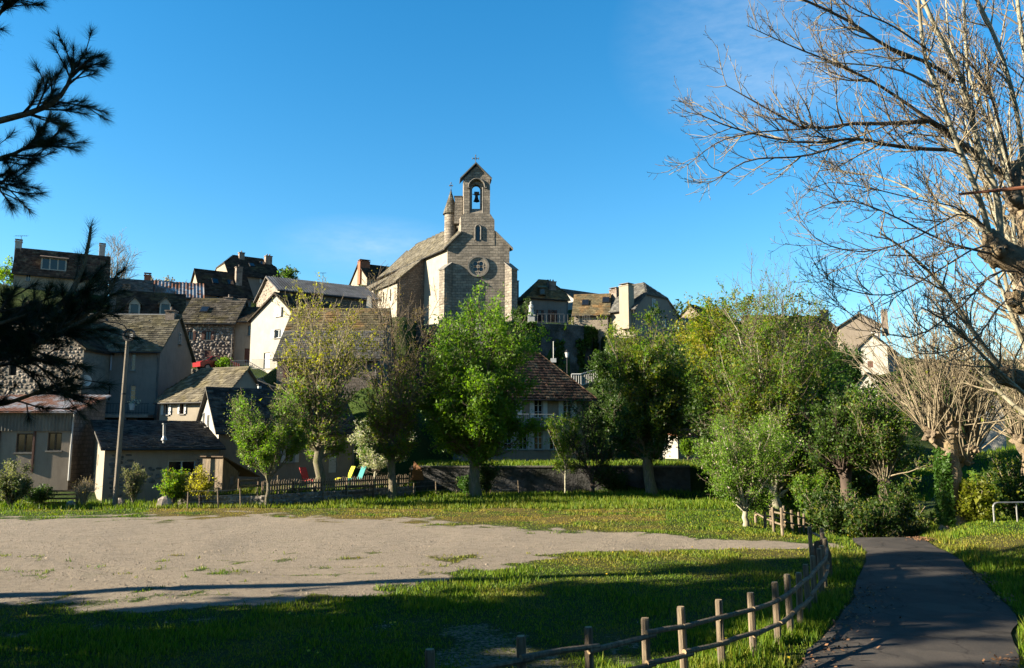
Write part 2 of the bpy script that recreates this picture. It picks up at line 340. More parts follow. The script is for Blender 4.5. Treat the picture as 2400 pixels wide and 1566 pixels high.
def interp(line, t):
    for (t0, a), (t1, b) in zip(line[:-1], line[1:]):
        if t <= t1 + 1e-9: return a.lerp(b, (t - t0) / max(t1 - t0, 1e-9))
    return line[-1][1]
def slates(root, left, right, w, h, mat, seed=1, th=.03, jit=.25, name='slates', lift=.02):
    """Overlapping slates between two slope edges, eave (t=0) to ridge (t=1): real pieces in one mesh."""
    rng = np.random.RandomState(seed); e0, e1 = interp(left, 0), interp(right, 0); mid0 = (e0 + e1) / 2; mid1 = (interp(left, 1) + interp(right, 1)) / 2
    S = (mid1 - mid0).length; nr = max(2, int(S / h)); up = (mid1 - mid0).normalized(); wide = max((e1 - e0).length, (interp(right, 1) - interp(left, 1)).length)
    ax = (e1 - e0).normalized() if (e1 - e0).length > .1 else (interp(right, 1) - interp(left, 1)).normalized()
    nrm = np.array(ax.cross(up).normalized());  nrm = nrm if nrm[2] > 0 else -nrm; upv = np.array(up); Vs = []
    for r in range(nr):
        t = r / nr; a, b = interp(left, t), interp(right, t); L = (b - a).length
        if L < .15: continue
        n = max(1, int(L / w + .5)); x = (np.arange(n + 1) + (.5 if r % 2 else 0)) / n; x[:] = x + rng.uniform(-jit, jit, n + 1) * .5 / n
        x = np.clip(x, 0, 1); x[0] = 0; x[-1] = 1
        a, b = np.array(a), np.array(b); A = a + (b - a) * x[:-1, None]; B = a + (b - a) * (x[1:, None] - .02 / max(L, .5)); m = len(A)
        hh = S / nr * rng.uniform(1.15, 1.45, (m, 1)); lo = S / nr * rng.uniform(-.16, .05, (m, 1))
        l0 = th * rng.uniform(.8, 1.9, (m, 1)) + lift; l1 = lift * .3
        q0, q1 = A + upv * lo + nrm * l0, B + upv * lo + nrm * (l0 + th * rng.uniform(-.4, .4, (m, 1)))
        q2, q3 = B + upv * hh + nrm * l1, A + upv * hh + nrm * l1
        q4, q5 = q0 - nrm * (th + .01), q1 - nrm * (th + .01)
        Vs.append(np.stack([q0, q1, q2, q3, q4, q5], 1))
    V = np.concatenate(Vs); n = len(V); base = np.arange(n)[:, None] * 6
    Fq = np.concatenate([base + [0, 1, 2, 3], base + [4, 5, 1, 0], base + [4, 0, 3, 4], ], 0)[: 2 * n]
    return np_obj(name, V.reshape(-1, 3), Fq, M[mat], root, 'stuff')
def corrugated(root, left, right, pitch, amp, mat, name='corrugated_sheet', lift=.03):
    a, b, c, d = (np.array(v) for v in (interp(left, 0), interp(right, 0), interp(right, 1), interp(left, 1)))
    L = np.linalg.norm(b - a); n = max(8, int(L / pitch) * 4); u = np.linspace(0, 1, n + 1)[:, None]
    nrm = np.cross(b - a, d - a); nrm /= np.linalg.norm(nrm); nrm = nrm if nrm[2] > 0 else -nrm
    off = nrm * (lift + amp * (1 + np.sin(u * L / pitch * 2 * pi)))
    V = np.concatenate([a + (b - a) * u + off, d + (c - d) * u + off]); i = np.arange(n)[:, None]
    Fq = np.concatenate([i, i + 1, i + n + 2, i + n + 1], 1)
    return np_obj(name, V, Fq, M[mat], root, smooth=True)
def slab(mb, pts, th=.12):
    pts = [Vector(p) for p in pts]; lo = [p - Vector((0, 0, th)) for p in pts]
    mb.poly(pts); mb.poly(lo[::-1]); n = len(pts)
    for i in range(n): j = (i + 1) % n; mb.poly([lo[i], lo[j], pts[j], pts[i]])
def stones(root, p0, p1, z0, z1, size, mat, seed=3, holes=(), top=None, proud=.06, aspect=1.35):
    """Field stones standing proud of a wall: one mesh of small domed blocks."""
    rng = np.random.RandomState(seed); p0, p1 = V2(p0), V2(p1); d = p1 - p0; L = d.length; d = np.array(d / L); out = np.array([d[1], -d[0], 0]); base = np.array(p0)
    rows = int((z1 - z0) / size); C = []
    for r in range(rows):
        n = max(1, int(L / (size * aspect))); x = (np.arange(n) + rng.uniform(.2, .8)) * L / n + rng.uniform(-.5, .5, n) * size
        C.append(np.stack([x, np.full(n, z0 + (r + .5) * (z1 - z0) / rows) + rng.uniform(-.34, .34, n) * size], 1))
    C = np.concatenate(C); keep = (C[:, 0] > size * .4) & (C[:, 0] < L - size * .4)
    for (a, b, c, e) in holes: keep &= ~((C[:, 0] > a - size * .5) & (C[:, 0] < b + size * .5) & (C[:, 1] > c - size * .4) & (C[:, 1] < e + size * .4))
    if top is not None: keep &= C[:, 1] < np.interp(C[:, 0], [t[0] for t in top], [t[1] for t in top]) - size * .5
    C = C[keep]; n = len(C); ang = np.linspace(0, 2 * pi, 7)[:-1] + .3
    k = rng.uniform(.72, 1.1, (n, 6)); hw = size * aspect * .52 * rng.uniform(.55, 1.3, (n, 1)); hh = size * .5 * rng.uniform(.65, 1.3, (n, 1))
    tilt = rng.uniform(-.6, .6, (n, 1)); ca, sa = np.cos(ang + tilt), np.sin(ang + tilt)
    ux, uz = np.sign(ca) * np.abs(ca) ** .75 * hw * k, np.sign(sa) * np.abs(sa) ** .75 * hh * k
    pr = proud * rng.uniform(.5, 1.3, (n, 1))
    def ring(s, o): return base + d * (C[:, :1] + ux * s)[..., None] + np.array([0, 0, 1]) * (C[:, 1:] + uz * s)[..., None] + out * (o)[..., None]
    R0, R1 = ring(1, pr * 0 + .002 + 0 * ux), ring(.72, pr + 0 * ux + rng.uniform(-.2, .2, (n, 6)) * proud)
    V = np.concatenate([R0, R1], 1).reshape(-1, 3); b = np.arange(n)[:, None] * 12
    fs = [b + [i, (i + 1) % 6, 6 + (i + 1) % 6, 6 + i] for i in range(6)] + [b + [6, 7, 8, 9], b + [6, 9, 10, 11]]
    return np_obj('stones', V, np.concatenate(fs), M[mat], root, 'stuff')
def chimney(root, c, w, dp, z0, z1, ax, mat='chimney', pots=2, cap=True):
    ax = V2(ax).normalized(); ay = Vector((-ax.y, ax.x, 0)); m = MB(); cc = Vector((c.x, c.y, 0))
    m.obox(cc + Vector((0, 0, (z0 + z1) / 2)), ax * w / 2, ay * dp / 2, (0, 0, (z1 - z0) / 2))
    m.obox(cc + Vector((0, 0, z1 + .05)), ax * (w / 2 + .07), ay * (dp / 2 + .07), (0, 0, .05)); o = m.build('chimney', M[mat], root)
    for i in range(pots):
        p = MB(); q = cc + ax * ((i + .5) / pots - .5) * w * .8
        p.cyl(q + Vector((0, 0, z1 + .1)), q + Vector((0, 0, z1 + .42)), .11, .09, 8); p.build('chimney_pot', M['terracotta' if i % 2 else 'chimney'], o)
    if cap and pots == 0:
        for s in (-1, 1):
            p = MB(); p.obox(cc + ax * s * w * .32 + Vector((0, 0, z1 + .2)), ax * .06, ay * dp * .4, (0, 0, .1)); p.build('cap_pier', M[mat], o)
        p = MB(); p.obox(cc + Vector((0, 0, z1 + .33)), ax * (w / 2 + .05), ay * (dp / 2 + .05), (0, 0, .03)); p.build('cap_slab', M['concrete'], o)
    return o
ANCH = []                                    # ground heights the terrain must meet
FACES = {'front': 0, 'right': 1, 'back': 2, 'left': 3}
def house(name, label, P0, P1, D, z0, ze, zr, ridge='along', wall='beige', roof='slate', walls=None, sw=.45, sh=.34, win=(), hipL=1., hipR=1., oe=.35, og=.25,
          style='slates', cat='house', chim=(), seed=1, rubble=(), rs=.3, af=.5, rubmat='stone', slopes=('front', 'left', 'right'), th=.035, pitch=.22):  # walls puts sun and shade into the render: lit sides paler, shaded darker
    P0, P1, D = V2(P0), V2(P1), V2(D); C = [P0, P1, P1 + D, P0 + D]; walls = walls or {}
    root = thing(name, label, cat, (P0.x, P0.y, z0)); ANCH.extend([(p.x, p.y, z0 - .1) for p in C] + [((C[0].x + C[2].x) / 2, (C[0].y + C[2].y) / 2, z0 - .1)]); zb = z0 - 2.2; Z = lambda p, z: Vector((p.x, p.y, z))
    holes = {k: [] for k in FACES}; fills = []
    for wd in win:                                         # (face, px0, px1, py0, py1, style, shutter, frame)
        f = FACES[wd[0]]; a, b = C[f], C[(f + 1) % 4]; d = (b - a); L = d.length; d = d / L
        q0, q1 = on_plane(wd[1], wd[4], a, d), on_plane(wd[2], wd[3], a, d)
        u0, u1 = sorted(((V2(q0) - a).dot(d), (V2(q1) - a).dot(d))); h = (max(.1, u0), min(L - .1, u1), min(q0.z, q1.z), max(q0.z, q1.z))
        if h[1] - h[0] < .15: continue
        hi = h[3] > (zr if ridge == 'mono' and wd[0] == 'back' else ze) - .02
        if not hi: holes[wd[0]].append(h)
        fills.append((wd[0], h, wd[5:], hi))
    depth = D.length; Ps = {}
    for fn, f in FACES.items():
        a, b = C[f], C[(f + 1) % 4]; L = (b - a).length; zt, top = ze, None
        if ridge == 'along' and fn in ('left', 'right'):
            hz = hipL if fn == 'left' else hipR
            if hz >= 1: top = [((af if fn == 'right' else 1 - af) * L, zr)]
            elif hz > .02: zk = ze + (zr - ze) * hz; top = [(L - L * .5 * hz, zk), (L * .5 * hz, zk)]
        if ridge == 'across' and fn in ('front', 'back'): top = [((af if fn == 'front' else 1 - af) * L, zr)]
        if ridge == 'mono':
            if fn == 'back': zt = zr
            if fn == 'right': top = [(L, zr)]
            if fn == 'left': top = [(0, zr)]
        mb, P, L = wall_face(a, b, zb, zt, holes[fn], top)
        wo = mb.build('wall', M[walls.get(fn, wall)], root); Ps[fn] = P
        if fn in rubble:
            tp = None
            if top and ridge != 'mono': tp = [(0, ze)] + sorted(top) + [(L, ze)]
            stones(wo, a, b, z0, max(zt, zr if tp else zt), rs, rubmat, seed, holes[fn], tp)
    for fn, h, st, hi in fills: window(root, (lambda u, z, k=0., P=Ps[fn]: P(u, z, k - .165)) if hi else Ps[fn], h, *st)
    # roof slopes as (left edge, right edge) lines
    d = (P1 - P0).normalized(); dd = D.normalized(); sl = []
    if ridge == 'along':
        s = (zr - ze) / (depth * af); sb = (zr - ze) / (depth * (1 - af)); iL = 0 if hipL >= 1 else (1 - hipL) * depth * .42; iR = 0 if hipR >= 1 else (1 - hipR) * depth * .42
        gL, gR = (og if hipL > .02 else oe), (og if hipR > .02 else oe)
        R0, R1 = Z(P0 + D * af + d * iL - d * (gL if hipL >= 1 else 0), zr), Z(P1 + D * af - d * iR + d * (gR if hipR >= 1 else 0), zr)
        def edge(side):                                    # eave points of front or back
            sg, k, sv = (P0, -1, s) if side == 'f' else (P0 + D, 1, sb); sg1 = P1 if side == 'f' else P1 + D
            zz = ze - oe * sv
            return Z(sg + dd * k * oe - d * gL, zz), Z(sg1 + dd * k * oe + d * gR, zz)
        fe, be = edge('f'), edge('b')
        def side_line(E, R, hz, i, sgn):
            if hz >= 1 or hz <= .02: return [(0, E), (1, R)]
            K = E.lerp(R - d * sgn * i, hz); return [(0, E), (hz, K), (1, R)]
        fl, fr = side_line(fe[0], R0, hipL, iL, 1), side_line(fe[1], R1, hipR, iR, -1); bl, br = side_line(be[0], R0, hipL, iL, 1), side_line(be[1], R1, hipR, iR, -1)
        sl = [('front', fl, fr), ('back', br, bl)]
        if hipL < 1: sl.append(('left', [(0, interp(bl, hipL)), (1, R0)], [(0, interp(fl, hipL)), (1, R0)]))
        if hipR < 1: sl.append(('right', [(0, interp(fr, hipR)), (1, R1)], [(0, interp(br, hipR)), (1, R1)]))
    elif ridge == 'across':
        w = (P1 - P0).length; s0, s1 = (zr - ze) / (w * af), (zr - ze) / (w * (1 - af)); m = P0 + d * w * af
        Rf, Rb = Z(m - dd * og, zr), Z(m + D + dd * og, zr)
        lf, lb = Z(P0 - d * oe - dd * og, ze - oe * s0), Z(P0 + D - d * oe + dd * og, ze - oe * s0); rf, rb = Z(P1 + d * oe - dd * og, ze - oe * s1), Z(P1 + D + d * oe + dd * og, ze - oe * s1)
        sl = [('left', [(0, lb), (1, Rb)], [(0, lf), (1, Rf)]), ('right', [(0, rf), (1, Rf)], [(0, rb), (1, Rb)])]
    elif ridge == 'mono':
        s = (zr - ze) / depth; a0, a1 = Z(P0 - dd * oe - d * og, ze - oe * s), Z(P1 - dd * oe + d * og, ze - oe * s)
        b0, b1 = Z(P0 + D + dd * .2 - d * og, zr + .2 * s), Z(P1 + D + dd * .2 + d * og, zr + .2 * s); sl = [('front', [(0, a0), (1, b0)], [(0, a1), (1, b1)])]
    rm = MB()
    for (nm, l, r) in sl:
        pts = [p for _, p in l] + [p for _, p in r[::-1]]; q = []
        for p in pts[::-1]:
            if not q or (p - q[-1]).length > 1e-4: q.append(p + Vector((0, 0, .13)))
        if (q[0] - q[-1]).length < 1e-4: q.pop()
        slab(rm, q, .13)
    ro = rm.build('roof', M[roof], root); up = Vector((0, 0, .13))
    for i, (nm, l, r) in enumerate(sl):
        if nm not in slopes: continue
        l2, r2 = [(t, p + up) for t, p in l], [(t, p + up) for t, p in r]
        if style == 'slates': slates(ro, l2, r2, sw, sh, roof, seed + i, th)
        elif style == 'corr': corrugated(ro, l2, r2, pitch, pitch * .09, roof)
    if ridge in ('along', 'across') and style == 'slates':
        k = MB(); a, b = (R0, R1) if ridge == 'along' else (Rf, Rb)
        if (b - a).length > .3: k.cyl(a + up, b + up, .10, n=6); k.build('ridge_tiles', M[roof], ro)
    if ridge != 'across':                                  # gutter along the front eave and a downpipe
        g0_, g1_ = (fe if ridge == 'along' else (a0, a1)); dv = Vector((0, 0, .02)) - dd * .06
        g = MB(); g.cyl(g0_ + dv, g1_ + dv, .06, n=6); g.build('gutter', M['metal_dark'], ro)
        q_ = Z(P1 - d * .12 - dd * .07, 0); g = MB(); g.tube([g1_ + dv - d * .3, q_ + Vector((0, 0, g1_.z - .45)), q_ + Vector((0, 0, z0 + .1))], .045, 6); g.build('downpipe', M['zinc'], root)
    for c in chim:                                         # (px, top_py, base_py, Y, w, dp, mat, pots)
        q = W(c[0], c[1], c[3]); chimney(ro, q, c[4], c[5], W(c[0], c[2], c[3]).z - 2.4, q.z, d, *c[6:])
    return root, dict(P=Ps, C=C, d=d, dd=dd, roof=ro)
# ================================================================== the village houses
def zat(py, Y): return W(1200, py, Y).z
def dvec(th): t = math.radians(th); return Vector((cos(t), sin(t), 0)), Vector((-sin(t), cos(t), 0))
def hh(name, label, px0, Y0, yaw, px1, dep, base, eave, rpy, ridge='along', af=.5, **k):
    d, n = dvec(yaw); P0 = V2(W(px0, eave, Y0)); P1 = V2(on_plane(px1, eave, P0, d)); D = n * dep
    rp = {'along': P0 + D * af, 'across': P0.lerp(P1, af), 'mono': P0 + D}[ridge]
    return house(name, label, P0, P1, D, zat(base, Y0), zat(eave, Y0), zat(rpy, rp.y), ridge, af=af, **k)

# top of the hill, left
hh('hilltop_house', 'long brown-tiled house with box dormer on the left skyline', 33, 98, 29, 254, 7.5, 668, 637, 584, wall='beige', roof='tile_brown', sw=.34, sh=.42, th=.05,
   chim=((44, 568, 590, 101.5, .75, .7, 'chimney_white', 0), (240, 577, 600, 108, .75, .7, 'chimney_white', 0)), seed=11, win=(('front', 60, 72, 643, 658, 'plain', None, 'white_paint'), ('front', 206, 218, 646, 660, 'plain')))
hh('grey_roofed_shed', 'low shed with grey tiled roof below the bare skyline tree', 258, 91, 25, 353, 6, 705, 686, 655, wall='grey_render', roof='slate_grey', sw=.4, sh=.32, seed=12,
   chim=((346, 647, 665, 97, .75, .6, 'terracotta', 0),))
hh('rust_roofed_shed', 'low shed under a silver and rusty sheet roof by the dormer house', 356, 94, 24, 474, 6, 712, 691, 660, wall='grey_render', roof='rust', style='corr', pitch=.4, seed=13)
hh('two_dormer_house', 'dark-roofed house with two white gabled dormers', 274, 85, 24, 430, 6, 790, 738, 684, wall='grey_render', roof='dark_roof', sw=.4, sh=.3, seed=14, chim=((297, 674, 692, 88.5, .7, .6, 'chimney', 0),))
hh('skylight_house', 'cream-gabled house with mossy dark roof and two skylights', 472, 101, 35, 590, 7.2, 728, 685, 633, wall='grey_render', walls={'left': 'cream', 'front': 'grey_render'}, roof='dark_roof', seed=15,
   chim=((560, 628, 652, 105.5, .8, .7, 'chimney', 1),), win=(('front', 508, 516, 690, 699, 'plain'), ('front', 570, 577, 694, 704, 'plain')))
hh('hipped_house', 'tall grey house with dark hipped roof and two chimneys on the skyline', 537, 115, 35, 660, 9.5, 695, 640, 597, wall='grey_render', walls={'left': 'cream'}, roof='dark_roof', hipL=.55, hipR=.6, seed=16,
   chim=((566, 594, 604, 120, .8, .7, 'chimney', 1), (629, 602, 620, 122, 1.0, .8, 'chimney', 2)), win=(('front', 612, 620, 650, 664, 'plain', 'white_paint'), ('front', 640, 648, 655, 668, 'plain')))
hh('shuttered_stone_house', 'stone house with brown shutters beside the white gabled house', 425, 77, 3, 549, 6.5, 852, 754, 704, wall='granite', roof='lauze', seed=17, rubble=('front',), rs=.26, chim=((537, 700, 718, 80.5, .85, .7, 'chimney', 1),),
   win=(('front', 439, 453, 776, 797, 'plain', 'brown_paint', 'brown_paint'), ('front', 480, 495, 776, 797, 'plain', 'brown_paint', 'brown_paint'), ('front', 479, 495, 821, 844, 'closed', 'brown_paint')))
hh('arched_barn', 'beige annexe with brown barn door beside the white gabled house', 550, 77.6, 3, 604, 6, 856, 752, 724, wall='beige', roof='dark_roof', seed=18,
   win=(('front', 580, 589, 763, 786, 'plain', None, 'brown_paint'), ('front', 572, 592, 817, 850, 'door', 'brown_paint')))
hh('white_gabled_house', 'bright white gabled house in the middle of the slope', 589, 75.3, -35, 691, 7, 862, 751, 690, 'across', af=.56, wall='white', roof='dark_roof', oe=.3, og=.25, seed=19,
   win=(('front', 645, 662, 719, 744, 'closed', 'white_paint'), ('front', 644, 660, 771, 793, 'plain', 'white_paint'), ('front', 617, 633, 826, 864, 'door', 'white_paint')))
hh('long_barn', 'long stone barn with corrugated roof left of the church', 655, 91, 33, 886, 9.5, 735, 680, 651, wall='granite', walls={'left': 'granite_pale'}, roof='zinc', style='corr', pitch=.34, og=.35, seed=20, rubble=('left',), rs=.36, cat='barn')
BR, BI = hh('big_roof_house', 'house with huge roof, mossy above and slate below, behind the lime trees', 650, 66, 0, 885, 10, 905, 838, 728, wall='granite', roof='moss', seed=21, sw=.42, sh=.34,
   win=(('front', 676, 700, 850, 885, 'plain', 'brown_paint', 'brown_paint'), ('front', 760, 784, 850, 885, 'plain', 'brown_paint', 'brown_paint')))
_z0, _z1 = zat(838, 66), zat(728, 71); _up = Vector((0, 0, .20)); _k = (_z1 - _z0) / 5.0                   # newer grey slates on the lower half of its front slope
_e = [Vector((BI['C'][a].x + sx_ * .26, BI['C'][a].y - .36, _z0 - .36 * _k)) + _up for a, sx_ in ((0, -1), (1, 1))]; _r = [Vector((BI['C'][a].x + sx_ * .26, BI['C'][a].y + 5, _z1)) + _up for a, sx_ in ((0, -1), (1, 1))]
_m = MB(); slab(_m, [_e[0], _e[1], _e[1].lerp(_r[1], .52), _e[0].lerp(_r[0], .52)], .05); _o = _m.build('lower_roof', M['slate_grey'], BR); slates(_o, [(0, _e[0]), (1, _e[0].lerp(_r[0], .52))], [(0, _e[1]), (1, _e[1].lerp(_r[1], .52))], .36, .28, 'slate_grey', 77)
hh('distant_gabled_house', 'cream-gabled house with broad brick chimney just left of the church roof', 860, 125, 30, 960, 8, 665, 648, 620, wall='cream', roof='dark_roof', seed=22, chim=((853, 615, 634, 128, 1.7, 1.2, 'terracotta', 0),), slopes=('front',))

# lower left
r, I = hh('mossy_roofed_house', 'tall shaded house with big mossy roof, balcony and blue shutters', 150, 63.2, 3, 376, 7.3, 1035, 816, 742, wall='grey_render', roof='moss_pale', seed=23, sw=.4, sh=.3, oe=.45, chim=((402, 731, 752, 67.0, .75, .7, 'chimney', 1),),
   win=(('front', 250, 260, 830, 868, 'tall', 'blue_paint'), ('front', 305, 318, 829, 868, 'tall'), ('front', 247, 259, 904, 940, 'tall'), ('front', 303, 318, 904, 938, 'paned', None, 'white_paint'),
        ('right', 418, 423, 781, 806, 'tall'), ('front', 206, 300, 980, 1030, 'dark'), ('front', 318, 362, 980, 1030, 'dark')))
MOSSY = (r, I)
hh('rubble_gabled_house', 'tall fieldstone house with rubble gable behind the pine branches', -70, 60.8, -5, 197, 8, 1110, 818, 712, 'across', af=.5, wall='mortar', roof='dark_roof', seed=24, rubble=('front',), rs=.24, oe=.3,
   win=(('front', 78, 102, 760, 796, 'paned', None, 'brown_paint'), ('front', 20, 40, 850, 880, 'dark')))
hh('cottage', 'small cream cottage with hipped lichen roof between two slate-roofed houses', 376, 61.5, -22, 521, 5, 1005, 937, 871, wall='cream', roof='moss_pale', hipL=.3, hipR=1, seed=25, sw=.36, sh=.28,
   win=(('front', 384, 397, 942, 972, 'plain', 'white_paint'), ('front', 422, 433, 942, 970, 'plain', 'white_paint', 'brown_paint')))
AN, AI = hh('slate_annexe', 'low stone annexe with lean-to slate roof behind the lamp pole', 246, 47, 33, 516, 6.4, 1172, 1052, 991, 'mono', wall='granite', walls={'left': 'cream', 'front': 'tan'}, roof='slate', seed=26, sw=.3, sh=.22, th=.025, oe=.3, og=.25,
   win=(('front', 392, 459, 1079, 1112, 'wide', None, 'white_paint'), ('left', 237, 242, 1068, 1150, 'door', 'brown_paint'), ('left', 228, 231, 1065, 1092, 'dark')))
_c0, _d = AI['C'][0], AI['d']; _w = [c for c in AN.children if c.name.startswith('wall')][0]; _zz = AN.location.z       # stonework showing through the annexe's old render
for _a, _b, _h0, _h1, _sd in ((.25, 1.5, .1, 2.6, 301), (5.0, 6.3, .2, 2.4, 302), (1.9, 3.2, .9, 1.9, 303)): stones(_w, _c0 + _d * _a, _c0 + _d * _b, _zz + _h0, _zz + _h1, .2, 'stone_dark', _sd, proud=.03, aspect=1.7)
hh('white_slate_house', 'white-gabled house with steep dark slate roof behind the garden', 513, 52, 33, 832, 6.4, 1105, 1007, 914, wall='tan', walls={'left': 'white'}, roof='slate', seed=27, sw=.3, sh=.24, th=.025, oe=.35, og=.28,
   win=(('left', 487, 491, 972, 1000, 'plain'), ('left', 477, 480, 968, 990, 'plain'), ('front', 668, 690, 1050, 1084, 'plain', 'white_paint'), ('front', 770, 790, 1055, 1108, 'door', 'white_paint')))
# right of the church
hh('mansard_house', 'small house with steep mossy hipped roof right of the church', 1241, 112, 20, 1331, 6.5, 762, 695, 655, wall='grey_render', roof='moss', hipL=.0, hipR=.35, seed=30, chim=((1293, 662, 680, 115, 1.1, .8, 'chimney', 2), (1209, 660, 690, 118, .7, .7, 'chimney', 1)),
   win=(('front', 1262, 1270, 727, 758, 'plain', 'brown_paint', 'brown_paint'), ('front', 1290, 1300, 727, 758, 'plain', 'brown_paint', 'brown_paint')))
hh('grey_hall', 'long grey-roofed hall with white gable on the skyline right of the church', 1352, 124, 36, 1440, 8, 725, 705, 679, wall='white', roof='slate_grey', seed=31, slopes=('front',))
hh('lichen_roof_house', 'pale stone house with mossy skylight roof right of the church terrace', 1345, 102.5, -10, 1426, 6, 790, 737, 694, wall='granite_pale', roof='moss', seed=32)
hh('big_chimney_house', 'half-hipped slate house with one huge square chimney', 1421, 102.5, -45, 1489, 9.5, 800, 731, 672, wall='cream', walls={'right': 'grey_render'}, roof='slate_grey', hipR=.52, seed=33, og=.3,  # right gable greyer in colour to carry its shade
   chim=((1468, 672, 728, 100.0, 1.45, 1.2, 'cream', 0), (1441, 681, 704, 105, 1.2, .9, 'chimney', 0)), win=(('right', 1528, 1536, 702, 722, 'plain'), ('right', 1556, 1565, 745, 768, 'plain')))
hh('dark_roof_barn', 'stone gabled barn with long dark roof and aerial on the right skyline', 1591, 118, -40, 1643, 14, 790, 746, 716, 'across', wall='tan', roof='dark_roof', seed=34, cat='barn', win=(('front', 1614, 1618, 727, 732, 'dark'), ('right', 1670, 1676, 752, 766, 'plain')))
hh('hidden_house', 'long dark-roofed house half hidden behind the tall lime on the right', 1770, 112, 4, 1960, 8, 815, 768, 742, wall='granite', roof='dark_roof', seed=35, chim=((1932, 728, 745, 116, .9, .8, 'chimney', 1),))
hh('pale_barn', 'wide pale stone gable on the skyline behind the white house', 1968, 108, -18, 2062, 9, 830, 765, 736, 'across', wall='tan', roof='lauze', seed=36, cat='barn', chim=((2072, 732, 748, 112, .8, .7, 'chimney', 0),))
hh('narrow_white_house', 'narrow white gabled house with one brown shutter among the trees', 2011, 96, -33, 2079, 9, 880, 817, 786, 'across', wall='white', walls={'right': 'grey_render'}, roof='lauze', seed=37, chim=((2050, 782, 800, 96, .8, .7, 'chimney_white', 0),),  # shaded right side coloured grey instead of white
   win=(('front', 2034, 2046, 846, 862, 'closed', 'brown_paint'),))
hh('lower_white_house', 'white gable with mossy roof just below the narrow white house', 2010, 80, -35, 2072, 8, 965, 902, 877, 'across', af=.35, wall='white', roof='lauze', seed=38)
hh('roadside_house', 'white-walled house glimpsed through the pollard shoots on the right', 2282, 66, -28, 2352, 8, 1060, 955, 905, 'across', wall='white', walls={'right': 'grey_render'}, roof='lauze', seed=39, win=(('front', 2300, 2310, 960, 990, 'plain', 'white_paint'),))
hh('villa', 'two-storey villa with brown hipped roof and white shutters behind the lime trees', 1076, 66, 14, 1380, 8, 1082, 922, 826, wall='tan', walls={'left': 'cream'}, roof='tile_brown', hipL=0, hipR=0, seed=40, sw=.28, sh=.36, th=.05, oe=.55,
   win=tuple(('front', a, a + 20, 1010, 1054, 'tall', 'white_paint') for a in (1180, 1216, 1252, 1288)) + tuple(('front', a, a + 20, 936, 980, 'tall', 'white_paint') for a in (1134, 1192, 1252, 1320))
   + (('left', 1052, 1058, 945, 980, 'plain', 'white_paint'), ('left', 1052, 1058, 1010, 1050, 'plain')))
hh('white_shed', 'small whitewashed shed with orange tiled roof at the end of the upper garden', 1588, 66, 36, 1676, 3.2, 1074, 1024, 1008, 'mono', wall='grey_render', walls={'left': 'white'}, roof='tile_orange', seed=41, sw=.22, sh=.3, th=.05, oe=.25, og=.12, cat='shed',  # front takes grey for its shade, only the sunlit left is white
   win=(('front', 1640, 1664, 1035, 1075, 'dark'),))

# front-left open shed with corrugated cladding
d, n = dvec(6); P1 = V2(W(168, 1010, 50)); P0 = P1 - d * 6.2; z0 = zat(1130, 50)
sh = thing('corrugated_shed', 'workshop with rusty roof and corrugated cladding at the left edge', 'shed', (P0.x, P0.y, z0))
ANCH += [(p.x, p.y, z0 - .1) for p in (P0, P1, P0 + n * 5, P1 + n * 5)]
hs = []
for a, b, c, e in ((36, 78, 1016, 1060), (110, 146, 1014, 1056)):
    q0, q1 = on_plane(a, e, P0, d), on_plane(b, c, P0, d); hs.append(((V2(q0) - P0).dot(d), (V2(q1) - P0).dot(d), q0.z, q1.z))
zc, ze, zr = zat(1010, 50), zat(966, 50), zat(930, 54.5)
mb, P, L = wall_face(P0, P1, z0 - 2, zc, hs); mb.build('wall', M['tan'], sh)
for h in hs: window(sh, P, h, 'plain', None, 'wood_dark')
mb, _, _ = wall_face(P1, P1 + n * 5, z0 - 2, ze, (), [(5, zr)]); mb.build('wall', M['granite'], sh)
mb, _, _ = wall_face(P0 + n * 5, P0, z0 - 2, ze, (), [(0, zr)]); mb.build('wall', M['granite'], sh)
mb, _, _ = wall_face(P1 + n * 5, P0 + n * 5, z0 - 2, zr); mb.build('wall', M['granite'], sh)
Zv = lambda p, z: Vector((p.x, p.y, z))
corrugated(sh, [(0, Zv(P0 - n * .12, zc - .02)), (1, Zv(P0 - n * .12, ze))], [(0, Zv(P1 - n * .12, zc - .02)), (1, Zv(P1 - n * .12, ze))], .2, .03, 'cladding', 'corrugated_cladding', -.02)
ro = MB(); q = [Zv(P0 - n * .45 - d * .3, ze - .02), Zv(P1 - n * .45 + d * .35, ze - .02), Zv(P1 + n * 5 + d * .35, zr + .1), Zv(P0 + n * 5 - d * .3, zr + .1)]
slab(ro, q, .05); ro = ro.build('roof', M['rust'], sh); corrugated(ro, [(0, q[0]), (1, q[3])], [(0, q[1]), (1, q[2])], .3, .025, 'rust')
for u in (2.0, 4.05):
    m = MB(); m.obox(P0 + d * u - n * .05 + Vector((0, 0, (z0 + .6 + zc) / 2)), d * .05, n * .045, (0, 0, (zc - z0 - .6) / 2)); m.build('post', M['brown_paint'], sh)
m = MB(); m.tube([Zv(P1 - n * .5 + d * .3, ze - .1), Zv(P1 - n * .1 + d * .08, ze - .6), Zv(P1 - n * .1 + d * .08, z0 + 2.3)], .05); m.tube([Zv(P1 - n * .1 + d * .08, z0 + 2.3), Zv(P1 - n * .1 + d * .08, z0 + .1)], .07); m.build('downpipe', M['blue_white'], sh)

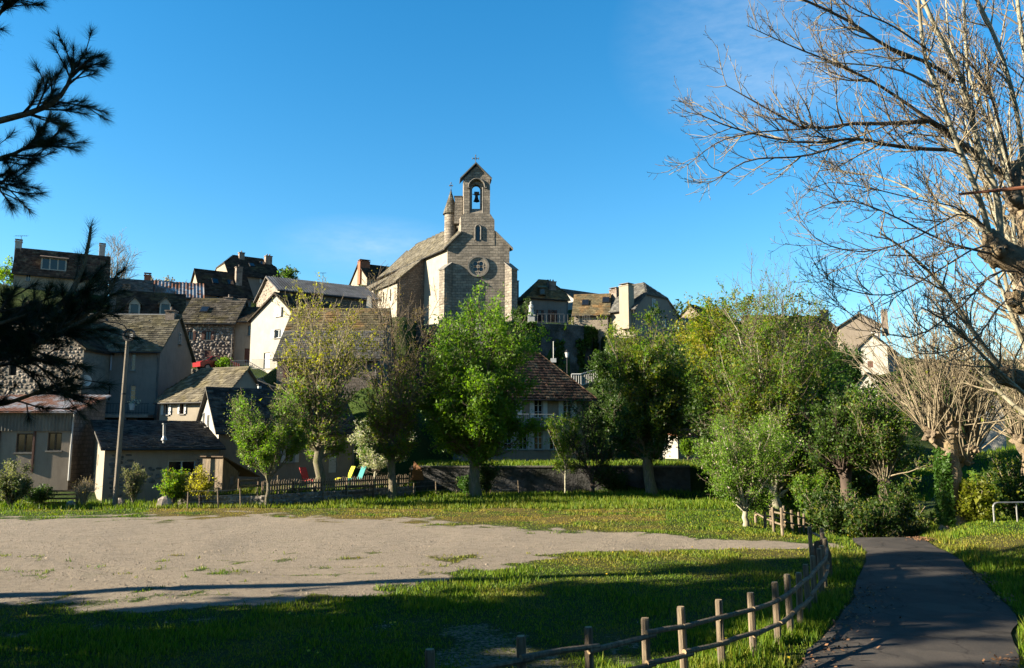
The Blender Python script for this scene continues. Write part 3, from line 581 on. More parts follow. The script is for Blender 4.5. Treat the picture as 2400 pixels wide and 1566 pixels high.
# balcony, dish, ridge flashing of the mossy-roofed house
r, I = MOSSY; d, n = I['d'], I['dd']; C0 = V2(on_plane(196, 966, I['C'][0], d)); C1 = V2(on_plane(366, 966, I['C'][0], d)); zb = zat(975, 62); L = (C1 - C0).length
m = MB(); m.obox(Zv((C0 + C1) / 2 - n * .8, zb), d * L / 2, n * .795, (0, 0, .12)); bal = m.build('balcony', M['concrete'], r)
rl = MB()
for z in (.25, .95): rl.tube([Zv(C0 - n * 1.5, zb + z), Zv(C1 - n * 1.5, zb + z)], .02)
for i in range(26): p = C0.lerp(C1, (i + .5) / 26) - n * 1.5; rl.cyl(Zv(p, zb + .12), Zv(p, zb + .95), .012, n=5, cap=False)
rl.build('balcony_railing', M['metal_dark'], bal)
p = on_plane(310, 980, I['C'][0], d); p = V2(p) - n * 1.4
m = MB(); m.obox(Zv(p, (zb - .12 + r.location.z - 1) / 2), d * .12, n * .12, (0, 0, (zb - .12 - r.location.z + 1) / 2)); m.build('balcony_pillar', M['concrete'], r)
m = MB(); a, b = I['C'][0] + n * 3.65, I['C'][1] + n * 3.65; zrr = zat(742, (I['C'][0] + n * 3.65).y)
m.cyl(Zv(a, zrr + .2), Zv(b, zrr + .2), .07, n=6); m.build('ridge_flashing', M['metal'], r)
q = W(205, 893, 60.4); dish = thing('satellite_dish', 'round white satellite dish on the shaded house wall', 'satellite dish', q)
m = MB()
for k in range(3):
    for i in range(16):
        a0, a1 = 2 * pi * i / 16, 2 * pi * (i + 1) / 16; r0, r1 = .15 * k, .15 * (k + 1); f = lambda r_, a_: q + Vector((r_ * cos(a_), -.15 + .35 * r_ * r_ * -1 + .0, r_ * sin(a_)))
        m.poly([f(r0, a0), f(r1, a0), f(r1, a1), f(r0, a1)])
m.build('reflector', M['white_paint'], dish); m = MB(); m.cyl(q + Vector((0, -.15, 0)), q + Vector((0, .9, -.1)), .03); m.cyl(q + Vector((0, -.2, -.4)), q + Vector((0, -.65, 0)), .015); m.build('bracket', M['metal'], dish)
q = on_plane(311, 962, I['C'][0] - n * 1.62, d)
pot = thing('flower_pot', 'white flower trough hanging on the balcony rail of the shaded house', 'flower pot', (q.x, q.y, q.z)); m = MB(); m.cyl(q + Vector((0, -.14, .02)), q + Vector((0, -.14, .52)), .16, .22, 10); m.build('pot', M['white_paint'], pot)
rng = random.Random(5); m = MB()
for i in range(40):
    c = q + Vector((rng.gauss(.1, .22), -.14 + rng.gauss(0, .12), .62 + rng.gauss(0, .12))); a = Vector((rng.gauss(0, 1), rng.gauss(0, 1), rng.gauss(0, 1))).normalized() * .09; b = a.orthogonal().normalized() * .06
    m.poly([c - a, c + b, c + a, c - b])
m.build('flowers', M['lf_blossom'], pot)
# metal flue of the slate annexe, white chimney pipe of the white slate house
for nm, lb, px, py0, py1, Y, rr, mt in (('metal_flue', 'shiny metal flue on the lean-to slate roof', 385, 997, 1026, 49.3, .085, 'metal'), ('chimney_pipe', 'white chimney pipe above the dark slate roof', 608, 905, 955, 56.6, .14, 'white_paint')):
    a, b = W(px, py1, Y), W(px, py0, Y); fl = thing(nm, lb, 'chimney', a); m = MB(); m.cyl(a - Vector((0, 0, .5)), b, rr, n=12); m.cyl(a - Vector((0, 0, .15)), a + Vector((0, 0, .12)), rr * 2.2, rr, 12); m.build('pipe', M[mt], fl)
    m = MB(); m.cyl(b + Vector((0, 0, .06)), b + Vector((0, 0, .12)), rr * 1.5, n=12); m.cyl(b, b + Vector((0, 0, .06)), rr * .8, n=8); m.build('rain_cap', M['metal_dark' if mt != 'metal' else mt], fl)

# dormers of the two-dormer house, the hilltop box dormer and skylights (parts of their roofs)
def find(n): return [o for o in bpy.data.objects if o.name == n][0]
def dormer(hname, yaw, pxa, pxb, py0, py1, pyt, mat, roofm, fwd, panes=1):
    """A dormer on the front slope of a house: box set fwd metres behind the eave line, gabled when pyt is given."""
    rt = find(hname); ro = [c for c in rt.children if c.name.startswith('roof')][0]; d, n = dvec(yaw); P0_ = V2(rt.location) + n * fwd
    a, b = on_plane(pxa, py0, P0_, d), on_plane(pxb, py1, P0_, d); z0_, z1_ = a.z, b.z; a, b = V2(a), V2(b); w = (b - a).length; e = .16; hs = []
    for i in range(panes): hs.append((e + (w - e) * i / panes, (w - e) * (i + 1) / panes, z0_ + .12, z1_ - .1))
    zt = on_plane((pxa + pxb) / 2, pyt, P0_, d).z if pyt else None
    mb, P, L = wall_face(a, b, z0_, z1_, hs, [(w / 2, zt)] if pyt else None)
    for q in (a, b): mb.poly([Vector((q.x, q.y, z0_)), Vector((q.x + n.x * 3, q.y + n.y * 3, z0_)), Vector((q.x + n.x * 3, q.y + n.y * 3, z1_)), Vector((q.x, q.y, z1_))])
    dm = mb.build('dormer', M[mat], ro)
    for h in hs: g = MB(); g.poly([P(h[0], h[2], .12), P(h[1], h[2], .12), P(h[1], h[3], .12), P(h[0], h[3], .12)]); g.build('pane', M['glass'], dm)
    rf = MB()
    if pyt:
        for s_ in (0, 1):
            m_, e_ = P(w / 2, zt + .1), P(-.18 if s_ == 0 else w + .18, z1_ - .04); q = [m_ - n * .25, e_ - n * .25, e_ + n * 3, m_ + n * 3]; slab(rf, q if s_ else q[::-1], .08)
    else: slab(rf, [P(-.2, z1_ + .1) - n * .3, P(w + .2, z1_ + .1) - n * .3, P(w + .2, z1_ + .9) + n * 2.9, P(-.2, z1_ + .9) + n * 2.9], .14)
    rf.build('dormer_roof', M[roofm], dm)
for px in (315, 387): dormer('two_dormer_house', 24, px - 14, px + 14, 740, 712, 697, 'white', 'slate_grey', .05)
dormer('hilltop_house', 29, 95, 157, 631, 609, None, 'white', 'tile_brown', .5, 3)
def skylight(hname, px, py, w, h, lift=.13):
    rt = find(hname); ro = [c for c in rt.children if c.name.startswith('roof')][0]; me = ro.data; b = wloc(ro); o = Vector((0, 0, EYE)); d = ray(px, py); best = None
    for f in me.polygons:                        # the roof slope that this sight line meets first
        nn = f.normal; den = d.dot(nn)
        if nn.z < .3 or abs(den) < 1e-6: continue
        t = (b + f.center - o).dot(nn) / den; q = o + d * t
        if t > 0 and (q - b - f.center).length < 6 and (best is None or t < best[0]): best = (t, q, nn.copy())
    if not best: return
    _, q, nn = best; ax = Vector((0, 0, 1)).cross(nn).normalized(); ay = nn.cross(ax)
    m = MB(); m.obox(q + nn * lift, ax * w / 2, ay * h / 2, nn * .06); f = m.build('skylight', M['metal_dark'], ro)
    m = MB(); m.obox(q + nn * (lift + .065), ax * (w / 2 - .08), ay * (h / 2 - .08), nn * .01); m.build('pane', M['glass'], f)
for a in (('skylight_house', 504, 661, .8, 1.1), ('skylight_house', 540, 664, .8, 1.1), ('lichen_roof_house', 1372, 711, .9, 1.2), ('lichen_roof_house', 1420, 705, .9, 1.2), ('hipped_house', 590, 623, .8, 1.0), ('hipped_house', 616, 619, .8, 1.0), ('shuttered_stone_house', 480, 728, .8, 1.0)): skylight(*a)
# mansard dormer
rt = find('mansard_house'); ro = [c for c in rt.children if c.name.startswith('roof')][0]
a, b = W(1264, 692, 112.2), W(1279, 676, 112.2); m = MB(); m.box(a.x, b.x, 112.0, 114.6, a.z, b.z); dm = m.build('dormer', M['lauze'], ro)
m = MB(); m.box(a.x + .15, b.x - .15, 111.93, 111.99, a.z + .15, b.z - .15); m.build('pane', M['glass'], dm)
m = MB(); slab(m, [Vector((a.x - .2, 111.8, b.z + .12)), Vector((b.x + .2, 111.8, b.z + .12)), Vector((b.x + .2, 115, b.z + .95)), Vector((a.x - .2, 115, b.z + .95))], .1); m.build('dormer_roof', M['moss'], dm)
# ================================================================== the church
YC = 105.0
zg = zat(762, YC); CW = lambda px, py, k=0.: W(px, py, YC) + Vector((0, k, 0))
A = V2(CW(1048, 660)); Bc = V2(CW(1194, 660)); ND = Vector((-.534, .846, 0)); NL = 23.0
church = thing('church', 'stone village church with bell gable and round turret on the hilltop', 'church', (A.x, A.y, zg))
zE, zA = zat(578, YC), zat(507, YC); mid = (A + Bc) / 2
ANCH += [(p.x, p.y, zg - .1) for p in (A, Bc, A + ND * NL, Bc + ND * NL, A + ND * 12, Bc + ND * 12)]
def Zp(p, z): return Vector((p.x, p.y, z))
fw = (Bc - A).length
mb, PF, L = wall_face(A, Bc, zg - 2, zE, (), [(fw / 2, zA)])
fac = mb.build('facade', M['ashlar'], church)
mb, _, _ = wall_face(A + ND * NL, A, zg - 2, zE); mb.build('wall', M['church_side'], church)
mb, _, _ = wall_face(Bc, Bc + ND * NL, zg - 2, zE); mb.build('wall', M['church_side'], church)
mb, _, _ = wall_face(Bc + ND * NL, A + ND * NL, zg - 2, zE, (), [(fw / 2, zA)]); mb.build('wall', M['church_side'], church)
X = Vector((1, 0, 0)); Yv = Vector((0, 1, 0)); sl = (zA - zE) / (fw / 2)
Rf, Rb = Zp(mid, zA) + Yv * .02, Zp(mid + ND * NL, zA)
le = Zp(A - X * .45, zE - .45 * sl) + Yv * .02; lb = Zp(A + ND * NL - X * .45, zE - .45 * sl); re = Zp(Bc + X * .5, zE - .5 * sl) + Yv * .02; rb = Zp(Bc + ND * NL + X * .5, zE - .5 * sl)
Rb2 = Rb - ND * 3.2                                      # hipped rear end
rm = MB(); up = Vector((0, 0, .14))
for q in ([le, Rf, Rb2, lb], [re, rb, Rb2, Rf], [lb, Rb2, rb]): slab(rm, [p + up for p in q], .14)
ro = rm.build('roof', M['lichen_grey'], church)
slates(ro, [(0, lb + up), (1, Rb2 + up)], [(0, le + up), (1, Rf + up)], .5, .4, 'lichen_grey', 51, .035)
slates(ro, [(0, re + up), (1, Rf + up)], [(0, rb + up), (1, Rb2 + up)], .5, .4, 'lichen_grey', 52, .035)
cs = MB(); cs.tube([lb + up * .2 + Vector((-.1, -.05, -.05)), le + up * .2 + Vector((-.1, -.05, -.05))], .08, 6); cs.build('gutter', M['metal_dark'], ro)
cp = MB()                                                # coping stones on the gable
for a, b in ((le, le.lerp(Rf, .50)), (re, re.lerp(Rf, .50))):
    t = (b - a).normalized(); up2 = Vector((0, 0, 1)); c = (a + b) / 2 + Vector((0, -.14, .13)); cp.obox(c, t * (b - a).length / 2, Yv * .24, up2 * .1)
cp.build('coping', M['concrete'], church)
# belfry base with shoulders, shaft with arched opening, gabled roof
BD = 1.5; BS = Vector((-.26, 1, 0)) * BD
def prism(mb, prof, y0, D):                              # facade-plane profile pushed back along D
    f = [Vector((p[0], y0, p[1])) for p in prof]; b = [p + D for p in f]; n = len(f)
    mb.poly(f, [(p.x, p.z) for p in f]); mb.poly(b[::-1], [(p.x, p.z) for p in b[::-1]])
    for i in range(n): j = (i + 1) % n; l = (f[j] - f[i]).length; mb.poly([f[j], f[i], b[i], b[j]], [(0, f[j].z), (l, f[i].z), (l, f[i].z + .01), (0, f[j].z + .01)] if abs(f[j].z - f[i].z) < .1 else [(0, f[j].z), (0, f[i].z), (BD, f[i].z), (BD, f[j].z)])
px = lambda a, b: (CW(a, b).x, CW(a, b).z)
YB = YC - .04
base = MB(); prism(base, [px(1081, 575), px(1159, 575), px(1159, 516), px(1149.5, 502), px(1086, 502), px(1080, 509)], YB, BS * 1.25)
base.build('belfry_base', M['ashlar'], church)
# shaft
x0, x1 = px(1087, 460)[0], px(1148.5, 460)[0]; zs, zt = px(1117, 502)[1], px(1117, 418)[1]; zap = px(1116, 387)[1]; xc = px(1115.5, 460)[0]
def arch_panel(mb, y, xa, xb, za, zb, xo, w, zsill, zspr, n=14, flip=False):
    """Wall panel xa..xb, za..zb with a round-arched hole centred on xo."""
    r = w / 2; q = []
    def quad(p): p = [Vector((a, y, b)) for a, b in p]; mb.poly(p if not flip else p[::-1], [(v.x, v.z) for v in (p if not flip else p[::-1])])
    quad([(xa, za), (xo - r, za), (xo - r, zb), (xa, zb)]); quad([(xo + r, za), (xb, za), (xb, zb), (xo + r, zb)]); quad([(xo - r, za), (xo + r, za), (xo + r, zsill), (xo - r, zsill)])
    for i in range(n):
        a0, a1 = pi - pi * i / n, pi - pi * (i + 1) / n; quad([(xo + r * cos(a0), zspr + r * sin(a0)), (xo + r * cos(a1), zspr + r * sin(a1)), (xo + r * cos(a1), zb), (xo + r * cos(a0), zb)])
def arch_line(xo, w, zsill, zspr, n=14):
    r = w / 2; return [(xo - r, zsill)] + [(xo + r * cos(pi - pi * i / n), zspr + r * sin(pi - pi * i / n)) for i in range(n + 1)] + [(xo + r, zsill)]
def reveal(mb, line, y0, y1, s0=0, s1=0):
    for (a, b) in zip(line[:-1], line[1:]): mb.poly([Vector((a[0], y0, a[1])), Vector((a[0] + s1, y1, a[1])), Vector((b[0] + s1, y1, b[1])), Vector((b[0], y0, b[1]))], [(0, a[1]), (abs(y1 - y0), a[1]), (abs(y1 - y0), b[1]), (0, b[1])])
YS = YB + .12; YR = YS + .45; YK = YS + BD
wo, wi = px(1134, 460)[0] - px(1101, 460)[0], px(1124.5, 460)[0] - px(1105.5, 460)[0]; zso, zsi = px(1117, 500)[1], px(1117, 487)[1]
zpo, zpi = px(1117, 421)[1] - wo / 2, px(1117, 429)[1] - wi / 2
sh_ = MB(); sx = BS.x * .6
arch_panel(sh_, YS, x0, x1, zs, zt, xc + .1, wo, zso, zpo); reveal(sh_, arch_line(xc + .1, wo, zso, zpo), YS, YR)
sh_.poly([Vector((xc + .1 - wo / 2, YS, zso)), Vector((xc + .1 + wo / 2, YS, zso)), Vector((xc + .1 + wo / 2, YR, zsi)), Vector((xc + .1 - wo / 2, YR, zsi))])
arch_panel(sh_, YR, xc + .1 - wo / 2 - .3, xc + .1 + wo / 2 + .3, zso, zt - .05, xc, wi, zsi, zpi); reveal(sh_, arch_line(xc, wi, zsi, zpi), YR, YK, 0, sx * .3)
sh_.poly([Vector((xc - wi / 2, YR, zsi)), Vector((xc + wi / 2, YR, zsi)), Vector((xc + wi / 2, YK, zsi)), Vector((xc - wi / 2, YK, zsi))])
arch_panel(sh_, YK, x0 + sx, x1 + sx, zs, zt, xc + sx * .3, wi, zsi, zpi, flip=True)
for xa in (x0, x1): sh_.poly([Vector((xa + sx, YK, zs)), Vector((xa, YS, zs)), Vector((xa, YS, zt)), Vector((xa + sx, YK, zt))][::(1 if xa == x0 else -1)], [(BD, zs), (0, zs), (0, zt), (BD, zt)])
for y, s in ((YS, 0), (YK, sx)): sh_.poly([Vector((x0 + s, y, zt)), Vector((x1 + s, y, zt)), Vector(((x0 + x1) / 2 + s, y, zap))], [(x0, zt), (x1, zt), ((x0 + x1) / 2, zap)])
sh_.poly([Vector((x0, YS, zs)), Vector((x0 + sx, YK, zs)), Vector((x1 + sx, YK, zs)), Vector((x1, YS, zs))])
shaft = sh_.build('belfry', M['ashlar'], church)
hm = MB()                                                # hood mould over the opening
ln = arch_line(xc + .1, wo + .3, zpo - .15, zpo); hm.tube([Vector((a, YS - .06, b)) for a, b in ln], .09, 6)
for s in (-1, 1): hm.obox((xc + .1 + s * (wo / 2 + .22), YS - .06, zpo - .18), (.2, 0, 0), (0, .12, 0), (0, 0, .07))
hm.build('hood_mould', M['concrete'], shaft)
for s in (-1, 1): m = MB(); xx = xc + .1 + s * (wo / 2 - .1); m.cyl((xx, YS + .14, zso), (xx, YS + .14, zpo - .4), .1, n=8); m.cyl((xx, YS + .14, zpo - .4), (xx, YS + .14, zpo - .1), .1, .17, 8); m.build('colonnette', M['concrete'], shaft)
rf = MB(); e0, e1, ap = CW(1078.5, 418), CW(1153, 418), CW(1116, 381)
for e in (e0, e1):
    q = [Vector((ap.x, YS - .35, ap.z)), Vector((e.x, YS - .35, e.z)), Vector((e.x + sx, YK + .3, e.z)), Vector((ap.x + sx, YK + .3, ap.z))]; slab(rf, q if e is e1 else q[::-1], .2)
brf = rf.build('belfry_roof', M['slate_grey'], church)
def iron_cross(root, p, h, w, name='cross'):
    m = MB(); m.cyl(p, p + Vector((0, 0, h)), .05 * h / 1.6, n=6); c = p + Vector((0, 0, h * .68)); m.cyl(c - X * w / 2, c + X * w / 2, .045 * h / 1.6, n=6)
    for q in (c - X * w / 2, c + X * w / 2, p + Vector((0, 0, h))): m.cyl(q - Vector((0, 0, .1)), q + Vector((0, 0, .1)), .1 * h / 1.6, n=6)
    for k in range(8): a, b = 2*pi*k/8, 2*pi*(k+1)/8; r_ = w * .22; m.cyl(c + Vector((cos(a) * r_, 0, sin(a) * r_)), c + Vector((cos(b) * r_, 0, sin(b) * r_)), .025, n=5)
    m.cyl(p - Vector((0, 0, .3)), p + Vector((0, 0, .25)), .14, .05, 8); return m.build(name, M['metal_dark'], root)
iron_cross(brf, Vector((ap.x + sx * .5, (YS + YK) / 2, ap.z - .05)), 1.35, .8)
# the bell with its wheel
bp = Vector((xc + .03, (YR + YK) / 2, px(1117, 452)[1])); bell = thing('church_bell', 'dark bronze bell hanging in the belfry arch', 'bell', bp)
prof = [(.0, .05), (.16, .03), (.2, -.1), (.24, -.4), (.30, -.62), (.42, -.85), (.44, -.9)]; m = MB()
for (r0, h0), (r1, h1) in zip(prof[:-1], prof[1:]):
    for i in range(16): a, b = 2*pi*i/16, 2*pi*(i+1)/16; f = lambda r_, h_, t: bp + Vector((r_ * cos(t), r_ * sin(t), h_)); m.poly([f(r1, h1, a), f(r1, h1, b), f(r0, h0, b), f(r0, h0, a)])
m.build('bell_body', M['bronze'], bell, smooth=True)
m = MB(); m.obox(bp + Vector((.02, 0, .22)), (.34, 0, 0), (0, .12, 0), (0, 0, .24)); m.obox(bp + Vector((0, 0, .12)), (.56, 0, 0), (0, .05, 0), (0, 0, .05)); m.build('headstock', M['wood_dark'], bell)
m = MB(); m.cyl(bp + Vector((.0, 0, -.2)), bp + Vector((.05, 0, -1.0)), .02, n=5); m.cyl(bp + Vector((.05, 0, -.95)), bp + Vector((.05, 0, -1.07)), .06, n=8); m.build('clapper', M['bronze'], bell)
m = MB(); m.tube([bp + Vector((.4 + .0 * i, -.1, .1)) + Vector((.05 * cos(i), 0, -.1 * i)) for i in range(11)], .02, 5); m.build('bell_rope', M['metal_dark'], bell)
# lancet and rose window
lx, w_ = px(1120.5, 560)[0], .42; l0, l1 = px(1120, 566)[1], px(1120, 531)[1]
m = MB(); ln = arch_line(lx, w_, l0, l1 - w_ / 2); m.poly([Vector((a, YB - .012, b)) for a, b in ln]); lan = m.build('lancet_window', M['glass'], church)
m = MB(); m.tube([Vector((a, YB - .05, b)) for a, b in arch_line(lx, w_ + .35, l0 + .2, l1 - w_ / 2)], .11, 6); m.build('lancet_moulding', M['concrete'], lan)
rc = CW(1121, 625); R = CW(1146.5, 625).x - rc.x
def ring(mb, c, r0, r1, y0, y1, n=36):
    for i in range(n):
        a, b = 2*pi*i/n, 2*pi*(i+1)/n; f = lambda r_, t, y: Vector((c.x + r_ * cos(t), c.y + y, c.z + r_ * sin(t)))
        mb.poly([f(r0, a, y0), f(r0, b, y0), f(r1, b, y0), f(r1, a, y0)][::-1]); mb.poly([f(r1, a, y0), f(r1, b, y0), f(r1, b, y1), f(r1, a, y1)]); mb.poly([f(r0, b, y0), f(r0, a, y0), f(r0, a, y1), f(r0, b, y1)])
m = MB(); ring(m, rc, R * .84, R, -.22, .0); rose = m.build('rose_window', M['concrete'], church)
m = MB()
for i in range(36): a, b = 2*pi*i/36, 2*pi*(i+1)/36; m.poly([rc + Vector((0, -.012, 0)), rc + Vector((R * .86 * cos(a), -.012, R * .86 * sin(a))), rc + Vector((R * .86 * cos(b), -.012, R * .86 * sin(b)))])
m.build('rose_glass', M['glass'], rose)
m = MB(); ring(m, rc, R * .66, R * .84, -.09, -.014)
for k in range(4): a = pi / 4 + k * pi / 2; ring(m, rc + Vector((cos(a) * R * .36, 0, sin(a) * R * .36)), R * .2, R * .31, -.08, -.016, 14)
for k in range(4):
    a = k * pi / 2; m.obox(rc + Vector((cos(a) * R * .5, -.047, sin(a) * R * .5)), (cos(a) * R * .17, 0, sin(a) * R * .17), (0, .028, 0), (-sin(a) * R * .06, 0, cos(a) * R * .06))
ring(m, rc, R * .06, R * .14, -.085, -.017, 12); m.build('tracery', M['ashlar'], rose)
# diagonal buttresses
for p, dx, pc in ((A, -1, 1046), (Bc, 1, 1192)):
    u = Vector((dx * .707, -.707, 0)); v = Vector((.707, dx * .707, 0)); w2 = .55; ln_ = 1.25; zt_ = zat(634, YC); zk = zat(617, YC); m = MB(); c = p - u * .3
    pr = lambda s, k, z: Zp(c + v * s * w2 + u * k, z)
    for s in (-1, 1): q = [pr(s, 0, zg - 2), pr(s, ln_, zg - 2), pr(s, ln_, zt_), pr(s, 0, zk)]; m.poly(q, [(0, zg - 2), (ln_, zg - 2), (ln_, zt_), (0, zk)])
    m.poly([pr(-1, ln_, zg - 2), pr(1, ln_, zg - 2), pr(1, ln_, zt_), pr(-1, ln_, zt_)], [(0, zg - 2), (1.1, zg - 2), (1.1, zt_), (0, zt_)]); b = m.build('buttress', M['ashlar'], church)
    m = MB(); q = [pr(-1.2, -.05, zk + .12), pr(1.2, -.05, zk + .12), pr(1.2, ln_ + .12, zt_ + .05), pr(-1.2, ln_ + .12, zt_ + .05)]; slab(m, q, .14); m.build('buttress_cap', M['concrete'], b)
# round turret with cone
tc = W(1056, 540, YC + 2.6); tr = .86; tz0, tz1, tz2 = zat(600, YC + 2.6), zat(503, YC + 2.6), zat(447, YC + 2.6); c2 = Vector((tc.x, tc.y, 0))
m = MB(); m.cyl(c2 + Vector((0, 0, tz0 - 2)), c2 + Vector((0, 0, tz1)), tr, n=28, cap=False); tur = m.build('turret', M['ashlar'], church, smooth=True)
m = MB(); m.cyl(c2 + Vector((0, 0, tz1)), c2 + Vector((0, 0, tz2)), tr + .2, .03, 28); tro = m.build('turret_roof', M['slate_grey'], tur)
V, Fs = [], []
for r in range(11):                                       # courses of slates on the cone
    t0, t1 = r / 11, (r + 1.25) / 11; n = max(6, int(26 * (1 - t0)))
    for i in range(n):
        a, b = 2*pi*(i + .5 * (r % 2))/n, 2*pi*(i + .5 * (r % 2) + .95)/n
        for (tt, aa, o) in ((t0, a, .05), (t0, b, .05), (min(1, t1), b, .015), (min(1, t1), a, .015)):
            rr = (tr + .2) * (1 - tt) + .03 * tt + o; V.append((c2.x + rr * cos(aa), c2.y + rr * sin(aa), tz1 + (tz2 - tz1) * tt))
        k = len(V); Fs.append((k - 4, k - 3, k - 2, k - 1))
np_obj('slates', np.array(V), np.array(Fs), M['lichen_grey'], tro, 'stuff'); iron_cross(tro, c2 + Vector((0, 0, tz2 - .05)), 1.15, .4)
m = MB(); q0, q1 = W(1066, 466, YC + 1.9), W(1085, 503, YC + 1.9)
prism(m, [(q0.x, q1.z - 1.5), (q1.x, q1.z - 1.5), (q1.x, q0.z), (q0.x + .1, q0.z)], YC + .95, Vector((0, 1.4, 0))); m.build('stair_block', M['ashlar'], church)
m = MB(); m.box(q0.x - .05, q1.x, YC + .9, YC + 2.4, q0.z + .003, q0.z + .12); m.build('stair_block_roof', M['slate_grey'], church)
# side chapel under a catslide roof
c0 = A + ND * 6.97; OUT = Vector((-.846, -.534, 0)); cA = c0 + OUT * 4.15; cB = cA + ND * 7.0; c3 = c0 + ND * 7.0
zlo, zhi = zat(657, cA.y), zat(604, c0.y)
mb, _, _ = wall_face(cA, c0, zg - 3, zlo, (), [(4.15, zhi)]); mb.build('wall', M['granite'], church)
hl = []
mb, PL, L = wall_face(cB, cA, zg - 3, zlo, [(2.1, 2.5, zlo - 2.6, zlo - .9), (4.6, 5.0, zlo - 2.6, zlo - .9)]); mb.build('wall', M['church_side'], church)
for h in ((2.1, 2.5, zlo - 2.6, zlo - .9), (4.6, 5.0, zlo - 2.6, zlo - .9)): window(church, PL, h, 'dark')
mb, _, _ = wall_face(c3, cB, zg - 3, zlo, (), [(0, zhi)]); mb.build('wall', M['granite'], church)
s_ = (zhi - zlo) / 4.15; fv = -ND * .35
q = [Zp(cB + OUT * .4 - fv, zlo - .4 * s_), Zp(cA + OUT * .4 + fv, zlo - .4 * s_), Zp(c0 + fv - OUT * .02, zhi), Zp(c3 - fv - OUT * .02, zhi)]
m = MB(); slab(m, [p + up for p in q], .14); cro = m.build('chapel_roof', M['lichen_grey'], church); slates(cro, [(0, q[0] + up), (1, q[3] + up)], [(0, q[1] + up), (1, q[2] + up)], .48, .36, 'lichen_grey', 55)
# lower vestry roof running on to the left behind the chapel
v0 = cB + OUT * .6; v1 = v0 + ND * 8 + OUT * 1.0; zv = zat(668, v0.y)
mb, _, _ = wall_face(v1, v0, zg - 3, zv - .6); mb.build('wall', M['church_side'], church)
q = [Zp(v1 + OUT * .3, zv - .8), Zp(v0 + OUT * .3, zv - .7), Zp(c3 + ND * .3, zat(632, c3.y)), Zp(c3 + ND * 8, zat(640, c3.y))]
m = MB(); slab(m, [p + up for p in q], .14); vro = m.build('vestry_roof', M['lichen_grey'], church); slates(vro, [(0, q[0] + up), (1, q[3] + up)], [(0, q[1] + up), (1, q[2] + up)], .5, .38, 'lichen_grey', 56)
# ================================================================== terrain
ROAD_L = [(-.4, 4), (2.0, 9), (3.8, 12), (5.2, 14.4), (7.6, 18.5), (10.2, 23.7), (11.5, 26.5), (12.2, 29.1), (12.9, 31), (15.0, 36), (19.5, 43), (26, 50)]
ROAD_R = [(3.2, 4), (5.6, 9), (7.2, 12), (8.5, 14), (10.5, 17.3), (13.1, 23.5), (14.1, 26.4), (14.7, 28.8), (15.4, 31), (17.9, 36), (22.6, 43), (29, 50)]
ANCH += [(-60, 47, 0), (-40, 47, 0), (-28, 47, 0), (-20, 47, 0), (-36, 56, 1.2), (-22, 57, 2.0), (-30, 56, 1.0), (-25, 59.5, 3), (-13, 55, .9), (-8, 57, 1.4), (-12, 60, 2.6), (-16, 63, 6), (-22, 66.5, 8), (-4, 62, 1.8), (3, 62, 1.8), (10, 60, 1.7), (15, 62, 1.6), (15, 72, 3),
         (0, 80, 6), (7, 80, 8), (-3, 90, 9), (4, 92, 9.2), (10, 92, 9.5), (12, 84, 8), (18, 84, 7), (20, 95, 13), (26, 100, 15), (35, 112, 18), (22, 110, 18.5), (-6, 99, 18.4), (0, 98.5, 18.2), (5, 99.5, 18.2), (9, 103, 18.2), (8, 110, 19.2),
         (-8, 92, 13), (-14, 88, 13), (-14, 96, 18.3), (-22, 84, 11.5), (-28, 74, 9.6), (-32, 74, 9.0), (-24, 70, 9.0), (-40, 84, 14), (-52, 90, 20), (-60, 80, 15), (-60, 65, 6), (-37, 73, 8.5), (-70, 110, 25), (-40, 120, 24), (-15, 125, 23), (10, 130, 22), (40, 130, 19), (70, 120, 15),
         (45, 90, 12), (28, 70, 4), (30, 60, 1.2), (40, 62, 3), (22, 55, -1), (14, 52, -1.7), (16, 60, -.8), (26, 48, 0), (36, 45, 1), (60, 60, 6), (24, 38, .2), (9, 50, -.2), (12, 56, 0), (60, 30, 1),
         (-120, 150, 22), (-50, 150, 23), (0, 155, 21), (60, 155, 17), (130, 150, 12), (-140, 80, 14), (140, 80, 8), (-160, 20, 2), (160, 20, 1), (-200, 300, 8), (0, 300, 8), (200, 300, 4), (-600, 700, 0), (0, 700, 0), (600, 700, 0), (-500, 100, 2), (500, 100, 0), (0, -300, 2), (-400, -200, 2), (400, -200, 2)]
_an = np.array(ANCH)
def idw(x, y):
    out = np.empty_like(x)
    for i in range(0, len(x), 20000):
        d2 = (x[i:i+20000, None] - _an[None, :, 0]) ** 2 + (y[i:i+20000, None] - _an[None, :, 1]) ** 2 + .6
        w = d2 ** -2.0; out[i:i+20000] = (w * _an[None, :, 2]).sum(1) / w.sum(1)
    return out
CWL = [(W(a, 760, b).x, b) for a, b in ((975, 97.5), (1060, 96.5), (1150, 95.5), (1240, 95.5), (1320, 96.5), (1368, 98), (1390, 100.5), (1402, 104.5))]   # church terrace wall line
GW0, GW1 = Vector((-13.6, 44.4, 0)), Vector((-6.3, 52.9, 0))           # garden wall line
TY = 56.2                                                               # upper terrace wall line
